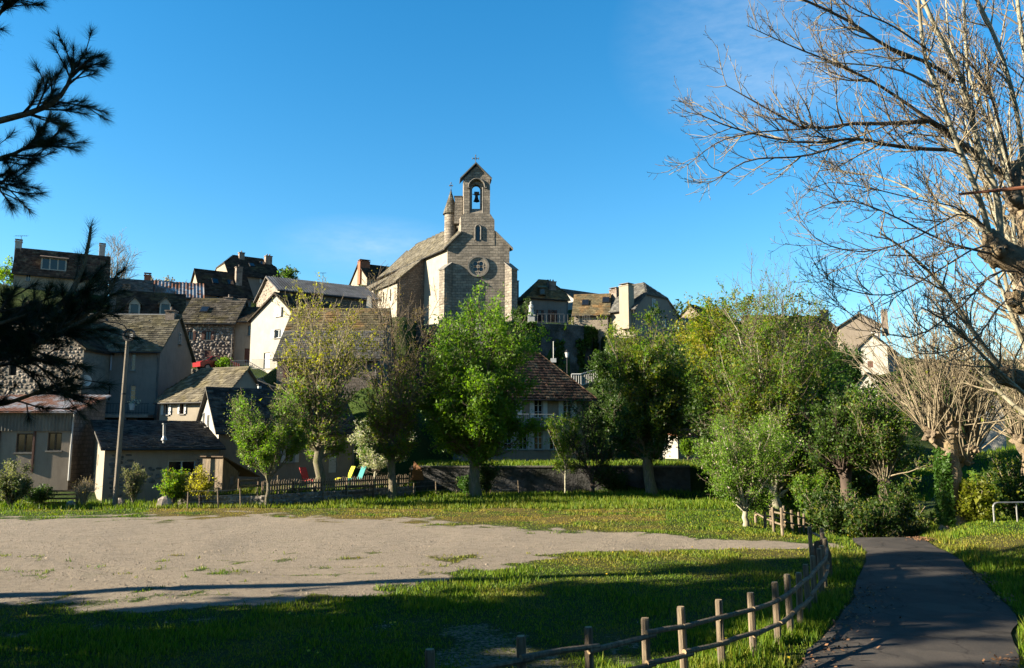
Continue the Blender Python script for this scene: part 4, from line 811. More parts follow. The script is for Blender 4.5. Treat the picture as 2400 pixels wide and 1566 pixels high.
def ground_z(x, y):
    x, y = np.atleast_1d(np.asarray(x, float)), np.atleast_1d(np.asarray(y, float)); shp = x.shape; x, y = x.ravel(), y.ravel()
    yb = np.interp(x, [-60, -17, -16, -6.5, 8.5, 10, 14, 18, 30], [47, 47, 50, TY + 7, TY + 7, 46, 46, 40, 40])
    dip = -1.75 * sstep(29.3, 41, y) * sstep(9.3, 13.4, x - np.maximum(0, y - 33) * .35) * (1 - sstep(16.3, 19.4, x - np.maximum(0, y - 35) * .5))
    rr = np.interp(y, [p[1] for p in ROAD_R], [p[0] for p in ROAD_R]); verge = .32 * sstep(.2, 3.0, x - rr) * (1 - sstep(33, 38, y))
    lot = dip + verge + (fbm(x * .35, y * .35, 3) - .5) * .16 * (1 - sstep(0, 1, ((x > np.interp(y, [p[1] for p in ROAD_L], [p[0] for p in ROAD_L]) - .3) & (x < rr + .3)).astype(float)))
    lot = lot + 2.05 * (1 - sstep(1.5, 9.3, y)) * np.exp(-(np.minimum(0, np.abs(x + 4) - 14) ** 2) * 0) * (1 - sstep(6, 30, np.abs(x + 2)))
    z = lot.copy(); m = y > yb - .1
    if m.any():
        h = idw(x[m], y[m]) + (fbm(x[m] * .2, y[m] * .2, 3) - .5) * .25; k = sstep(0, 6, y[m] - yb[m]); z[m] = lot[m] * (1 - k) + h * k
    far = (np.abs(x) > 120) | (y < -20)
    dx, dy = GW1.x - GW0.x, GW1.y - GW0.y; L = math.hypot(dx, dy); s = ((x - GW0.x) * dy - (y - GW0.y) * dx) / L      # >0 in front of the garden wall
    ta = (s < -.25) & (x > -18.3) & (x < -6.6) & (y < 57.5) & (y > 45.55 - .18 * (x + 18.6)); z = np.where(ta, .62, z)
    tb = (y > TY + .1) & (x > -7.1) & (x < 17) & (y < TY + 7.2); zz = 1.75 + .03 * (y - TY); z = np.where(tb, np.where(x > 12, zz * (1 - sstep(12, 17, x)) + z * sstep(12, 17, x), zz), z)
    wy = np.interp(x, [q[0] for q in CWL], [q[1] for q in CWL]); ct = (x > CWL[0][0]) & (x < CWL[-1][0]) & (y > 74) & (y < wy + .3); z = np.where(ct, np.minimum(z, 4.5 + .24 * (y - 74)), z)
    cu = (x > CWL[0][0]) & (x < CWL[-1][0]) & (y >= wy + .3) & (y < 106); z = np.where(cu, np.maximum(z, 17.4), z)
    return z.reshape(shp)
def gz(x, y): return float(ground_z(x, y)[0])
def proj(x, y, z):
    cy = y * CP + (z - EYE) * SP; cz = -y * SP + (z - EYE) * CP; cy = np.maximum(cy, .1); return 1200 + F * x / cy, 783 - F * cz / cy
def in_road(x, y, m=0.):
    l = np.interp(y, [p[1] for p in ROAD_L], [p[0] for p in ROAD_L]); r = np.interp(y, [p[1] for p in ROAD_R], [p[0] for p in ROAD_R]); return (x > l - m) & (x < r + m) & (y < 52)
def gravel(x, y):                                # 1 = bare gravel, 0 = turf
    px_, py_ = proj(x, y, 0 * x); n1, n2, n3 = fbm(x * .5, y * .5), fbm(x * 1.6 + 40, y * 1.6), fbm(x * .22 + 9, y * .22, 3)
    k = np.clip((y - 12) / 18, .25, 1.0); pj = py_ + ((n1 - .5) * 60 / k * .55 + (n2 - .5) * 30) * np.interp(px_, [1000, 1700], [1, .35])
    top = np.interp(px_, [-400, 0, 600, 1000, 1350, 1900, 2100], [1226, 1226, 1214, 1230, 1252, 1271, 1273]); bot = np.interp(px_, [-400, 0, 800, 1050, 1350, 1700, 1900, 2100], [1412, 1412, 1400, 1340, 1294, 1283, 1280, 1280])  # lower edge set at the shadow line; darker turf beyond deepens the shade
    w = np.interp(px_, [900, 1500, 1900], [22, 8, 4]); g = sstep(top - w, top + w * .4, pj) * (1 - sstep(bot - w * .6, bot + w * 1.2, pj))
    g = g * (1 - .55 * sstep(.60, .72, n2) * sstep(1285, 1300, py_) * (px_ < 1300)); g = g * (1 - .45 * sstep(.58, .70, n3) * sstep(1285, 1310, py_))
    g2 = sstep(.50, .62, n3 * .5 + n2 * .5) * .5 * sstep(1420, 1450, py_) * (px_ > -300) * (px_ < 1500)
    g = np.maximum(g, g2); g = np.where((y > 8) & (y < 60) & (x < 12.6), g, 0)
    lane = ((y > 50.0) & (y < 54.5) & (x < -24.5)) * .95
    return np.maximum(np.where(in_road(x, y, .5), .25 * in_road(x, y, .1), g), lane)
def rut(x, y):                                   # tyre tracks pressed into the gravel
    o = 0 * x
    for (cx, cy, R_) in ((-22, 10, 15.5), (-22, 10, 17.0), (-8, -30, 58.5), (-8, -30, 60.1), (-8, -30, 57.0), (-4, 62, 38), (-4, 62, 36.4)):
        dd = np.hypot(x - cx, y - cy) - R_ + (fbm(x * .3, y * .3, 2) - .5) * .5; o = np.maximum(o, np.exp(-(dd / .16) ** 2) * sstep(.3, .55, fbm(x * .25 + R_, y * .25)))
    return o * (gravel(x, y) > .3)
def dryness(x, y):
    px_, py_ = proj(x, y, 0 * x); n = fbm(x * .45 + 30, y * .45); n2 = fbm(x * 1.8, y * 1.8 + 5)
    d = .04 + .38 * sstep(.48, .68, n) + .95 * sstep(.25, .6, n2 * .6 + n * .4) * np.exp(-((py_ - 1208) / 26) ** 2) * (px_ > 350) * (px_ < 1560) + .25 * np.exp(-((py_ - 1300) / 25) ** 2)
    return np.clip(d * (1 - .6 * (y > 43)), 0, 1)
def spaced(a, b, step, ext):                     # fine in the middle, growing outwards
    c = list(np.arange(a, b + 1e-6, step)); s, v = step, b
    while v < ext: s *= 1.22; v += s; c.append(v)
    s, v = step, a
    while v > -ext: s *= 1.22; v -= s; c.insert(0, v)
    return np.array(c)
gx = spaced(-24, 24, .25, 1800)
ys_ = list(np.arange(9, 60, .25)); s, v = .25, ys_[-1]
while v < 2500:
    s = min(s * 1.06, .9) if v < 130 else s * 1.2
    v += s; ys_.append(v)
s, v = .25, 9
while v > -900: s *= 1.25; v -= s; ys_.insert(0, v)
gy = np.array(ys_); GX, GY = np.meshgrid(gx, gy); gxf, gyf = GX.ravel(), GY.ravel(); gzf = ground_z(gxf, gyf) - rut(gxf, gyf) * .045
nx, ny = len(gx), len(gy); ii = (np.arange(ny - 1)[:, None] * nx + np.arange(nx - 1)[None]).ravel()[:, None]
gf = np.concatenate([ii, ii + 1, ii + nx + 1, ii + nx], 1)
t = NT('ground_turf_and_gravel'); ob = t.coord('Object'); at = t.n('Attribute', attribute_name='gravel'); ad = t.n('Attribute', attribute_name='dry')
fine = t.noise(ob, 11, 6, .75); vf = t.noise(ob, 34, 5, .75); big = t.noise(ob, .5, 5, .6)
gr = t.ramp(vf, [(.25, (.21, .165, .11)), (.5, (.47, .395, .31)), (.78, (.68, .59, .48))]); gr = t.mix(t.ramp(big, [(.35, (0, 0, 0)), (.7, (.5,) * 3)]), gr, (.42, .35, .27))
tg = t.ramp(fine, [(.25, (.026, .048, .010)), (.55, (.055, .095, .018)), (.8, (.10, .135, .03))]); td = t.ramp(fine, [(.25, (.10, .075, .025)), (.6, (.21, .165, .055)), (.85, (.30, .23, .10))])
tf = t.mix(ad.outputs['Fac'], tg, td); gm = t.math('ADD', at.outputs['Fac'], t.math('MULTIPLY', t.math('SUBTRACT', fine, .5), .9))
gr = t.mix(1.0, gr, t.ramp(t.noise(ob, 2.6, 7, .75), [(.3, (.70, .70, .66)), (.5, (1, 1, 1)), (.72, (1.16, 1.13, 1.08))]), 'MULTIPLY'); gr = t.mix(t.ramp(t.noise(ob, .9, 5, .7), [(.56, (0, 0, 0)), (.76, (.4,) * 3)]), gr, (.27, .26, .16)); mk = t.ramp(gm, [(.42, (0, 0, 0)), (.62, (1, 1, 1))]); t.col(t.mix(mk, tf, gr)); t.bsdf.inputs['Roughness'].default_value = .97; t.bsdf.inputs['Specular IOR Level'].default_value = .08
t.bump(t.math('ADD', t.math('MULTIPLY', vf, .45), t.math('MULTIPLY', fine, .8)), 1.0, .14); M['ground'] = t.mat
gme = np_mesh('ground', np.stack([gxf, gyf, gzf], 1), gf, M['ground'], smooth=True, attrs={'gravel': gravel(gxf, gyf), 'dry': dryness(gxf, gyf)})
link('ground', gme, kind='structure')
# the asphalt lane
t = NT('asphalt'); ob = t.coord('Object'); f1 = t.noise(ob, 60, 4, .7); f2 = t.noise(ob, 1.2, 5, .7)
c = t.ramp(f2, [(.3, (.070, .066, .062)), (.7, (.115, .104, .094))]); vo = t.n('TexVoronoi', feature='DISTANCE_TO_EDGE', Scale=.55); wv = t.n('VectorMath', operation='MULTIPLY_ADD'); nn = t.n('TexNoise', Scale=3.0); t.l(ob, nn.inputs['Vector']); t.l(nn.outputs[1], wv.inputs[0]); wv.inputs[1].default_value = (.5, .5, 0); t.l(ob, wv.inputs[2]); t.l(wv.outputs[0], vo.inputs['Vector'])
c = t.mix(t.ramp(vo.outputs[0], [(.0, (.75,) * 3), (.018, (0, 0, 0))]), c, (.03, .028, .027)); c = t.mix(t.ramp(t.noise(ob, .35, 3, .5), [(.56, (0, 0, 0)), (.58, (.55,) * 3)]), c, (.14, .125, .11))
c = t.mix(t.ramp(t.noise(ob, 7, 6, .8), [(.60, (0, 0, 0)), (.72, (.55,) * 3)]), c, (.24, .19, .14)); t.col(t.mix(1.0, c, t.ramp(f1, [(.3, (.55,) * 3), (.72, (1.5, 1.42, 1.35))]), 'MULTIPLY'))
t.bsdf.inputs['Roughness'].default_value = .95; t.bsdf.inputs['Specular IOR Level'].default_value = .08; t.bump(f1, .5, .012); M['asphalt'] = t.mat
ry = np.arange(4, 38.5, .4); rl = np.interp(ry, [p[1] for p in ROAD_L], [p[0] for p in ROAD_L]); rr = np.interp(ry, [p[1] for p in ROAD_R], [p[0] for p in ROAD_R])
rl = rl + (fbm(ry * .9, ry * 0) - .5) * .25; rr = rr + (fbm(ry * .9, ry * 0 + 33) - .5) * .25; K = 8; u = np.linspace(0, 1, K + 1)
rx = rl[:, None] * (1 - u) + rr[:, None] * u; ryy = np.repeat(ry[:, None], K + 1, 1); rz = ground_z(rx, ryy) + .035 + .03 * (1 - (2 * u - 1) ** 4); ii = (np.arange(len(ry) - 1)[:, None] * (K + 1) + np.arange(K)[None]).ravel()[:, None]
ro_ = np_obj('lane', np.stack([rx.ravel(), ryy.ravel(), rz.ravel()], 1), np.concatenate([ii, ii + 1, ii + K + 2, ii + K + 1], 1), M['asphalt'], None, 'structure', smooth=True)

# ---------------- grass blades, pebbles, leaf litter
t = NT('grass_blade'); g = t.n('NewGeometry'); ad = t.n('Attribute', attribute_name='dry')
ga = t.ramp(g.outputs['Random Per Island'], [(0, (.07, .18, .006)), (.6, (.18, .34, .010)), (1, (.34, .46, .02))]); gb = t.ramp(g.outputs['Random Per Island'], [(0, (.34, .29, .03)), (.6, (.50, .42, .06)), (1, (.54, .36, .10))])
c = t.mix(1.0, t.mix(ad.outputs['Fac'], ga, gb), (.8, .8, .8), 'MULTIPLY'); t.col(c); t.bsdf.inputs['Roughness'].default_value = .6; t.bsdf.inputs['Specular IOR Level'].default_value = .2
tr = t.n('BsdfTranslucent'); t.l(t.mix(1.0, c, (.66, .66, .5), 'MULTIPLY'), tr.inputs[0]); mx = t.n('MixShader'); mx.inputs[0].default_value = .4; t.l(t.bsdf.outputs[0], mx.inputs[1]); t.l(tr.outputs[0], mx.inputs[2]); t.l(mx.outputs[0], t.out.inputs[0]); M['grass'] = t.mat
def blades(name, x, y, h, wd, dry, seed):
    r = np.random.RandomState(seed); n = len(x); z = ground_z(x, y); a = r.uniform(0, 2 * pi, n); l = r.uniform(0, .65, n) * h; b = r.uniform(0, 2 * pi, n)
    P = np.stack([x, y, z - .01], 1); Wv = np.stack([np.cos(a) * wd, np.sin(a) * wd, 0 * a], 1); T = P + np.stack([np.cos(b) * l, np.sin(b) * l, h], 1)
    Vv = np.stack([P - Wv, P + Wv, T], 1).reshape(-1, 3); return np_obj(name, Vv, np.arange(3 * n).reshape(-1, 3), M['grass'], None, 'stuff', attrs={'dry': np.repeat(dry, 3)})
r = np.random.RandomState(4); N = 330000; yy = 11.5 * np.exp(r.rand(N) * math.log(62 / 11.5)); xx = (r.rand(N) * 2 - 1) * (yy * .68 + .5)
keep = (r.rand(N) > gravel(xx, yy) * 1.25 + .08) & ~in_road(xx, yy, .05) & ~((yy > TY - .3) & (yy < TY + .3) & (xx > -8)) & ~((yy > 47.5) & (xx < -17)) & ~((xx < -7.2) & (yy > 52))
xx, yy = xx[keep], yy[keep]; tall = fbm(xx * .6 + 3, yy * .6); dr = dryness(xx, yy); n2 = fbm(xx * 2.4, yy * 2.4)
rr_ = np.interp(yy, [p[1] for p in ROAD_R], [p[0] for p in ROAD_R]); ll_ = np.interp(yy, [p[1] for p in ROAD_L], [p[0] for p in ROAD_L]); edge = np.clip(1 - np.minimum(np.abs(xx - rr_ - .5), np.abs(xx - ll_ + 1.0)) / 1.3, 0, 1)
hgt = (.02 + .07 * sstep(.4, .75, tall) + .05 * n2 + .16 * edge * sstep(.4, .6, n2) + .12 * (yy > 43) + .10 * (r.rand(len(xx)) > .985)) * r.uniform(.6, 1.4, len(xx)) * (1 - .45 * dr) * (1 + .006 * yy) * (1 - .65 * np.clip(gravel(xx, yy), 0, 1))
blades('grass', xx, yy, hgt, .0055 + .00055 * yy, np.clip(dr + r.normal(0, .18, len(xx)), 0, 1), 5)['label'] = 'green and dry yellow grass of the field and verges'
N = 26000; yy = 16 + r.rand(N) ** 1.4 * 20; xx = (r.rand(N) * 2 - 1) * yy * .66; keep = (r.rand(N) < gravel(xx, yy) - .15) & ~in_road(xx, yy, .1) & (xx < 9); xx, yy = xx[keep], yy[keep]; n = len(xx); s = r.uniform(.010, .026, n) * np.where(r.rand(n) > .93, 1.9, 1)
zz = ground_z(xx, yy); a = r.uniform(0, 2 * pi, (n, 1)) + np.array([0, 2.1, 4.2])[None]; rad = s[:, None] * r.uniform(.7, 1.3, (n, 3)); base3 = np.stack([xx[:, None] + np.cos(a) * rad, yy[:, None] + np.sin(a) * rad, np.repeat(zz[:, None] - .004, 3, 1)], 2)
top3 = np.stack([xx + r.normal(0, .2, n) * s, yy + r.normal(0, .2, n) * s, zz + s * r.uniform(.5, 1.0, n)], 1)[:, None]; Vv = np.concatenate([base3, top3], 1).reshape(-1, 3); b = np.arange(n)[:, None] * 4
M['pebble'] = pmat('pebble', (.46, .37, .275), (.30, .24, .18), 3, .95, 0, 1, .35)
np_obj('pebbles', Vv, np.concatenate([b + [0, 1, 3], b + [1, 2, 3], b + [2, 0, 3]]), M['pebble'], None, 'stuff')['label'] = 'loose pale gravel on the car park'
# fallen leaves along the lane's right edge
M['litter'] = pmat('dead_leaf', (.33, .17, .08), (.20, .11, .06), 3, .9, 0, 1, .4)
N = 3800; yy = 11 + r.rand(N) * 20; rr_ = np.interp(yy, [p[1] for p in ROAD_R], [p[0] for p in ROAD_R]); cl = fbm(yy * .6, yy * 0 + 4); xx = rr_ + r.normal(-.05, .22, N); keep = cl > .42 + .2 * r.rand(N); xx, yy = xx[keep], yy[keep]
e_ = 900; y2 = 11 + r.rand(e_) * 9; l2_ = np.interp(y2, [p[1] for p in ROAD_L], [p[0] for p in ROAD_L]); x2 = l2_ + np.abs(r.normal(.1, .5, e_)); xx, yy = np.concatenate([xx, x2[:500]]), np.concatenate([yy, y2[:500]]); n = len(xx)
zz = ground_z(xx, yy) + .075 + r.rand(n) * .02; a = r.uniform(0, 2 * pi, n); s = r.uniform(.02, .045, n); u_ = np.stack([np.cos(a) * s, np.sin(a) * s, r.normal(0, .4, n) * s], 1); v_ = np.stack([-np.sin(a) * s, np.cos(a) * s, r.normal(0, .4, n) * s], 1) * .6; c_ = np.stack([xx, yy, zz], 1)
np_obj('leaf_litter', np.stack([c_ - u_, c_ + v_, c_ + u_, c_ - v_], 1).reshape(-1, 3), np.arange(4 * n).reshape(-1, 4), M['litter'], None, 'stuff')['label'] = 'brown dead leaves drifted along the lane edge'
# dandelions dotted over the verges
N = 420; yy = 13 + r.rand(N) * 28; xx = (r.rand(N) * 2 - 1) * yy * .62; keep = (gravel(xx, yy) < .2) & ~in_road(xx, yy, .1) & (fbm(xx * .5 + 60, yy * .5) > .5); xx, yy = xx[keep], yy[keep]; n = len(xx); zz = ground_z(xx, yy) + r.uniform(.06, .14, n); a = np.arange(6) * pi / 3
M['dandelion'] = pmat('dandelion', (.85, .62, .02), (.75, .5, .02), 5, .7); rad = r.uniform(.018, .03, n)
Vv = np.stack([xx[:, None] + np.cos(a) * rad[:, None], yy[:, None] + np.sin(a) * rad[:, None] * .8, zz[:, None] + np.sin(a) * rad[:, None] * .5], 2).reshape(-1, 3); b = np.arange(n)[:, None] * 6
np_obj('dandelions', Vv, np.concatenate([b + [0, 1, 2, 3], b + [0, 3, 4, 5]]), M['dandelion'], None, 'stuff')['label'] = 'yellow dandelion heads dotted in the grass'
# ================================================================== garden and terrace walls
def wall_run(name, label, pts, z0, z1, th, mat, stone=None, rs=.22, cap='concrete', seed=1, cat='wall'):
    root = thing(name, label, cat, (pts[0].x, pts[0].y, z0)); zf = z1 if callable(z1) else (lambda i: z1)
    for i, (a, b) in enumerate(zip(pts[:-1], pts[1:])):
        a, b = V2(a), V2(b); d = (b - a).normalized(); n = Vector((-d.y, d.x, 0)); L = (b - a).length; m = MB(); za, zb = zf(i), zf(i + 1); e = th * .0
        f = [Zv(a, z0 - 1.2), Zv(b, z0 - 1.2), Zv(b, zb), Zv(a, za)]; k = [p + n * th for p in f]
        m.poly(f, [(0, z0), (L, z0), (L, zb), (0, za)]); m.poly(k[::-1], [(0, z0), (L, z0), (L, zb), (0, za)]); m.poly([f[3], f[2], k[2], k[3]]); m.poly([f[0], f[3], k[3], k[0]]); m.poly([f[2], f[1], k[1], k[2]])
        w = m.build('wall', M[mat], root)
        if stone: stones(w, a, b, z0 - .2, min(za, zb), rs, stone, seed + i, proud=.07)
        if cap:
            m = MB(); m.obox(Zv((a + b) / 2 + n * th / 2, (za + zb) / 2 + .053), d * L / 2 + Vector((0, 0, (zb - za) / 2)), n * (th / 2 + .05), (0, 0, .05)); m.build('coping', M[cap], root)
    return root
g0, g1 = GW0, GW1; gd = (g1 - g0).normalized(); gn = Vector((-gd.y, gd.x, 0))
wall_run('garden_wall', 'low fieldstone retaining wall under the picket fence', [g0.lerp(g1, i / 4) for i in range(5)], .0, .60, .38, 'mortar', 'stone', .20, None, 61)
e = Vector((-18.7, 45.4, 0)); wall_run('side_garden_wall', 'sunlit fieldstone wall right of the golden shrub', [e, g0], .0, .56, .35, 'mortar', 'stone', .2, None, 71)
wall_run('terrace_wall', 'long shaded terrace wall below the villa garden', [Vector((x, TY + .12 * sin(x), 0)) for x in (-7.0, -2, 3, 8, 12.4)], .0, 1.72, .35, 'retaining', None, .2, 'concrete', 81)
pts = [V2(W(a, 760, b)) for a, b in ((975, 97.5), (1060, 96.5), (1150, 95.5), (1240, 95.5), (1320, 96.5), (1368, 98), (1390, 100.5), (1402, 104.5), (1408, 110))]
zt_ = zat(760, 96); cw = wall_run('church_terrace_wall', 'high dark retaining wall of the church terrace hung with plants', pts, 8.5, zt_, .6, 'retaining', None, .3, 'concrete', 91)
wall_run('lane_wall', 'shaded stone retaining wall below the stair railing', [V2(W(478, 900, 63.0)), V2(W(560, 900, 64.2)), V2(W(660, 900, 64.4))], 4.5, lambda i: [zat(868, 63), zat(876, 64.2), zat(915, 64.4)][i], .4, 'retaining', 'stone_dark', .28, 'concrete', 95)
wall_run('upper_lane_wall', 'sunlit low stone wall in front of the brown-shuttered house', [V2(W(440, 860, 73.6)), V2(W(500, 860, 73.4)), V2(W(575, 862, 73.2))], zat(884, 73.5), zat(866, 73.5), .4, 'mortar', 'stone', .26, None, 97)
# plants hanging on the church terrace wall
r = np.random.RandomState(12); C_ = []
for a, b in zip(pts[2:-1], pts[3:]):
    d = (b - a); n = Vector((d.y, -d.x, 0)).normalized(); N = 1500; u_ = r.rand(N); z_ = 8.8 + (zt_ - 8.6) * r.rand(N) ** .7; k = fbm(u_ * d.length * .45 + a.x, z_ * .22 + 5) + .12 * (z_ > zt_ - 2.6); s_ = k > .56
    p = np.array(a)[None] + np.array(d)[None] * u_[s_, None] + np.array(n)[None] * r.uniform(.03, .35, (s_.sum(), 1)); p[:, 2] = z_[s_]; C_.append(p)
C_ = np.concatenate(C_)
def leaf_quads(C, size, r, droop=.3, asp=.6):
    n = len(C); a = r.normal(0, 1, (n, 3)); a[:, 2] -= droop; a /= np.linalg.norm(a, axis=1)[:, None]; b = np.cross(a, r.normal(0, 1, (n, 3))); b /= np.linalg.norm(b, axis=1)[:, None] + 1e-9
    s = (size * np.clip(np.exp(r.normal(-.08, .38, n)), .35, 2.0))[:, None]; return np.stack([C - a * s, C + a * s * .7 + b * s * asp * 1.15, C + a * s * .7 - b * s * asp * 1.15], 1).reshape(-1, 3), np.arange(3 * n).reshape(-1, 3)
V, Fq = leaf_quads(C_, .24, r); np_obj('wall_plants', V, Fq, M['lf_dark'], cw, 'stuff')

# ================================================================== fences
def make_post(h, rad, seed):
    rg = random.Random(seed); m = MB(); n = 9; R_ = [[Vector((rad * f * (1 + rg.uniform(-.06, .06)) * cos(2*pi*i/n), rad * f * sin(2*pi*i/n), z)) for i in range(n)] for f, z in ((1.05, -.5), (1.02, .3), (.99, h - .03), (.88, h))]
    for a, b in zip(R_[:-1], R_[1:]):
        for i in range(n): j = (i + 1) % n; m.poly([a[i], a[j], b[j], b[i]])
    m.mi = 1; m.poly(R_[-1]); return m.mesh('post', [M['wood'], M['wood_end']])
POSTS = [make_post(1.05, .062, k) for k in range(4)]
def rail_fence(name, label, xy, heights=(.40, .80), skip=(), off=.07, rr=.042, seed=1):
    rg = random.Random(seed); x0, y0 = xy[0]; root = thing(name, label, 'fence', (x0, y0, gz(x0, y0))); b = root.location.copy(); top = []
    for i, (x, y) in enumerate(xy):
        o = link('post', POSTS[i % 4], root); o.location = Vector((x, y, gz(x, y))) - b; o.rotation_euler = (rg.uniform(-.035, .035), rg.uniform(-.04, .04), rg.uniform(0, 6)); o.scale = (1, 1, rg.uniform(.95, 1.05))
    for i in range(len(xy) - 1):
        if i in skip: continue
        a, c = Vector((*xy[i], gz(*xy[i]))), Vector((*xy[i + 1], gz(*xy[i + 1]))); d = (c - a); d.z = 0; L = d.length; d.normalize(); n = Vector((d.y, -d.x, 0)) * off
        for h in heights:
            e0, e1 = rg.uniform(-.04, .04), rg.uniform(-.04, .04); m = MB(); p, q = a - d * .1 + n + Vector((0, 0, h + e0)), c + d * .1 + n + Vector((0, 0, h + e1)); md = p.lerp(q, .5) + Vector((0, 0, rg.uniform(-.015, .015)))
            m.mi = 0; m.cyl(p, md, rr, rr * .97, 8, False); m.cyl(md, q, rr * .97, rr * .92, 8, False); m.mi = 1
            for e_, r_ in ((p, rr), (q, rr * .92)): t_ = d.cross(Vector((0, 0, 1))); m.poly([e_ + (t_ * cos(2*pi*k/8) + Vector((0, 0, 1)) * sin(2*pi*k/8)) * r_ for k in range(8)])
            m.build('rail', [M['wood'], M['wood_end']], root)
    return root
NEAR = [(-.99, 10.2), (.15, 10.7), (1.07, 11.4), (1.98, 12.2), (2.65, 12.8), (3.4, 13.5), (4.1, 14.1), (4.75, 14.8), (5.25, 15.6), (5.75, 16.5), (6.25, 17.4), (6.75, 18.4), (7.3, 19.4), (7.8, 20.5), (8.25, 21.6), (8.7, 22.8), (9.05, 23.8), (9.15, 25.0)]
rail_fence('lane_fence', 'round-log post and rail fence between the car park and the lane', NEAR, seed=3)
rail_fence('field_fence', 'far round-log fence turning a corner behind the apple tree', [(10.35, 31.2), (10.6, 33.0), (10.75, 34.6), (10.9, 36.4), (11.9, 37.4), (12.9, 38.6), (13.7, 39.8), (14.6, 41.4), (15.4, 43)], seed=8)
m = MB(); q = W(1924, 1310, 21.9); st = thing('tree_stump', 'broad dark cut stump beside the fence end by the lane', 'stump', (q.x, q.y, gz(q.x, q.y))); b = st.location
rg = random.Random(2); lv = [[b + Vector(((.24 + .05 * sin(3 * i)) * f * cos(2*pi*i/12), (.24 + .04 * cos(2 * i)) * f * sin(2*pi*i/12), z + (.1 * sin(i) if z > .7 else 0))) for i in range(12)] for f, z in ((1.25, -.2), (1.0, .2), (.95, .65), (.8, .88))]
for a, c in zip(lv[:-1], lv[1:]):
    for i in range(12): m.poly([a[i], a[(i + 1) % 12], c[(i + 1) % 12], c[i]])
m.poly(lv[-1]); m.build('stump_body', M['wood_dark'], st)
# picket fence on the garden wall: every picket a part
pk = MB(); pr_ = [(-.045, 0), (.045, 0), (.045, .66), (0, .77), (-.045, .66)]; f_ = [Vector((a, -.012, b)) for a, b in pr_]; k_ = [Vector((a, .012, b)) for a, b in pr_]; pk.poly(f_); pk.poly(k_[::-1])
for i in range(5): j = (i + 1) % 5; pk.poly([f_[j], f_[i], k_[i], k_[j]])
PK = pk.mesh('picket', M['wood']); s0 = g0 + gd * .3 + gn * .5; pf = thing('picket_fence', 'brown picket fence on top of the fieldstone wall', 'fence', (s0.x, s0.y, .62)); ang = math.atan2(gd.y, gd.x); rg = random.Random(6)
for i in range(66):
    o = link('picket', PK, pf); o.location = gd * (i * .165); o.rotation_euler = (rg.uniform(-.03, .03), rg.uniform(-.02, .02), ang); o.scale = (1, 1, rg.uniform(.94, 1.04))
for z in (.2, .52): m = MB(); m.obox(s0 + gd * 5.36 + gn * .045 + Vector((0, 0, .62 + z)), gd * 5.45, gn * .02, (0, 0, .04)); m.build('rail', M['wood_dark'], pf)
for u_ in range(0, 12, 2): m = MB(); m.obox(s0 + gd * u_ * .97 + gn * .11 + Vector((0, 0, .92)), gd * .05, gn * .04, (0, 0, .40)); m.build('post', M['wood_dark'], pf)
# plank panels leaning in front of the pickets
for (pa, pb, Y, lb) in ((561, 607, 47.2, 'two bright planks on posts at the left end of the picket fence'), (676, 740, 46.2, 'dark timber rail frame in front of the pickets beside the sparse lime'), (812, 876, 48.6, 'timber rail frame in front of the pickets left of the bare lime')):
    a, b = V2(W(pa, 1140, Y)), V2(W(pb, 1140, Y + 1.1)); d = (b - a).normalized(); n = Vector((-d.y, d.x, 0)); L = (b - a).length; zq = .62 if pa == 561 else .2; root = thing('timber_rail', lb, 'fence', (a.x, a.y, zq))
    for z in (.28, .62): m = MB(); m.obox(Zv((a + b) / 2, zq + z), d * L / 2, n * .02, (0, 0, .07)); m.build('plank', M['wood'] if pa == 561 else M['wood_dark'], root)
    for p in (a, b): m = MB(); m.obox(Zv(p + n * .065, zq + .3), d * .045, n * .04, (0, 0, .45)); m.build('post', M['wood_dark'], root)
# stake and wire fence at the foot of the wall
root = thing('wire_fence', 'thin weathered stakes with wire along the foot of the garden wall', 'fence', (g0.x, g0.y, 0)); tops = []; SK = MB(); SK.cyl((0, 0, -.3), (0, 0, 1.0), .045, .035, 7); SK = SK.mesh('stake', M['wood']); rg = random.Random(9)
for (a, Y) in ((441, 43), (513, 43.3), (565, 43.8), (605, 44.6), (650, 45.4), (698, 46.2), (757, 47.2), (815, 48.3), (867, 49.6), (970, 52.0), (1022, 53.0), (1071, 53.8), (1150, 54.4), (1216, 54.6)):
    p = V2(W(a, 1165, Y)); z = gz(p.x, p.y); o = link('stake', SK, root); o.location = Vector((p.x, p.y, z)) - root.location; o.rotation_euler = (rg.uniform(-.06, .06), rg.uniform(-.07, .07), 0); o.scale = (1, 1, rg.uniform(.85, 1.1)); tops.append(Vector((p.x, p.y, z)))
for h in (.35, .65, .92): m = MB(); m.tube([p + Vector((0, 0, h)) for p in tops], .008, 4); m.build('wire', M['metal'], root)
# tubular barrier by the right verge
a = W(2332, 1240, 33); bz = gz(a.x, a.y); root = thing('tube_barrier', 'galvanised tube barrier at the right edge of the verge', 'barrier', (a.x, a.y, bz)); arc = [Vector((a.x, a.y, bz - .2)), Vector((a.x, a.y, bz + .62))] + [Vector((a.x + .18 - .18 * cos(t), a.y, bz + .62 + .18 * sin(t))) for t in (pi / 6, pi / 3, pi / 2)] + [Vector((a.x + 3.2, a.y + .3, bz + .80))]
m = MB(); m.tube(arc, .035, 8); m.build('top_tube', M['metal'], root)
for x in (1.0, 2.2): m = MB(); m.cyl((a.x + x, a.y + .1 * x, bz - .2), (a.x + x, a.y + .1 * x, bz + .79), .03); m.build('leg', M['metal'], root)

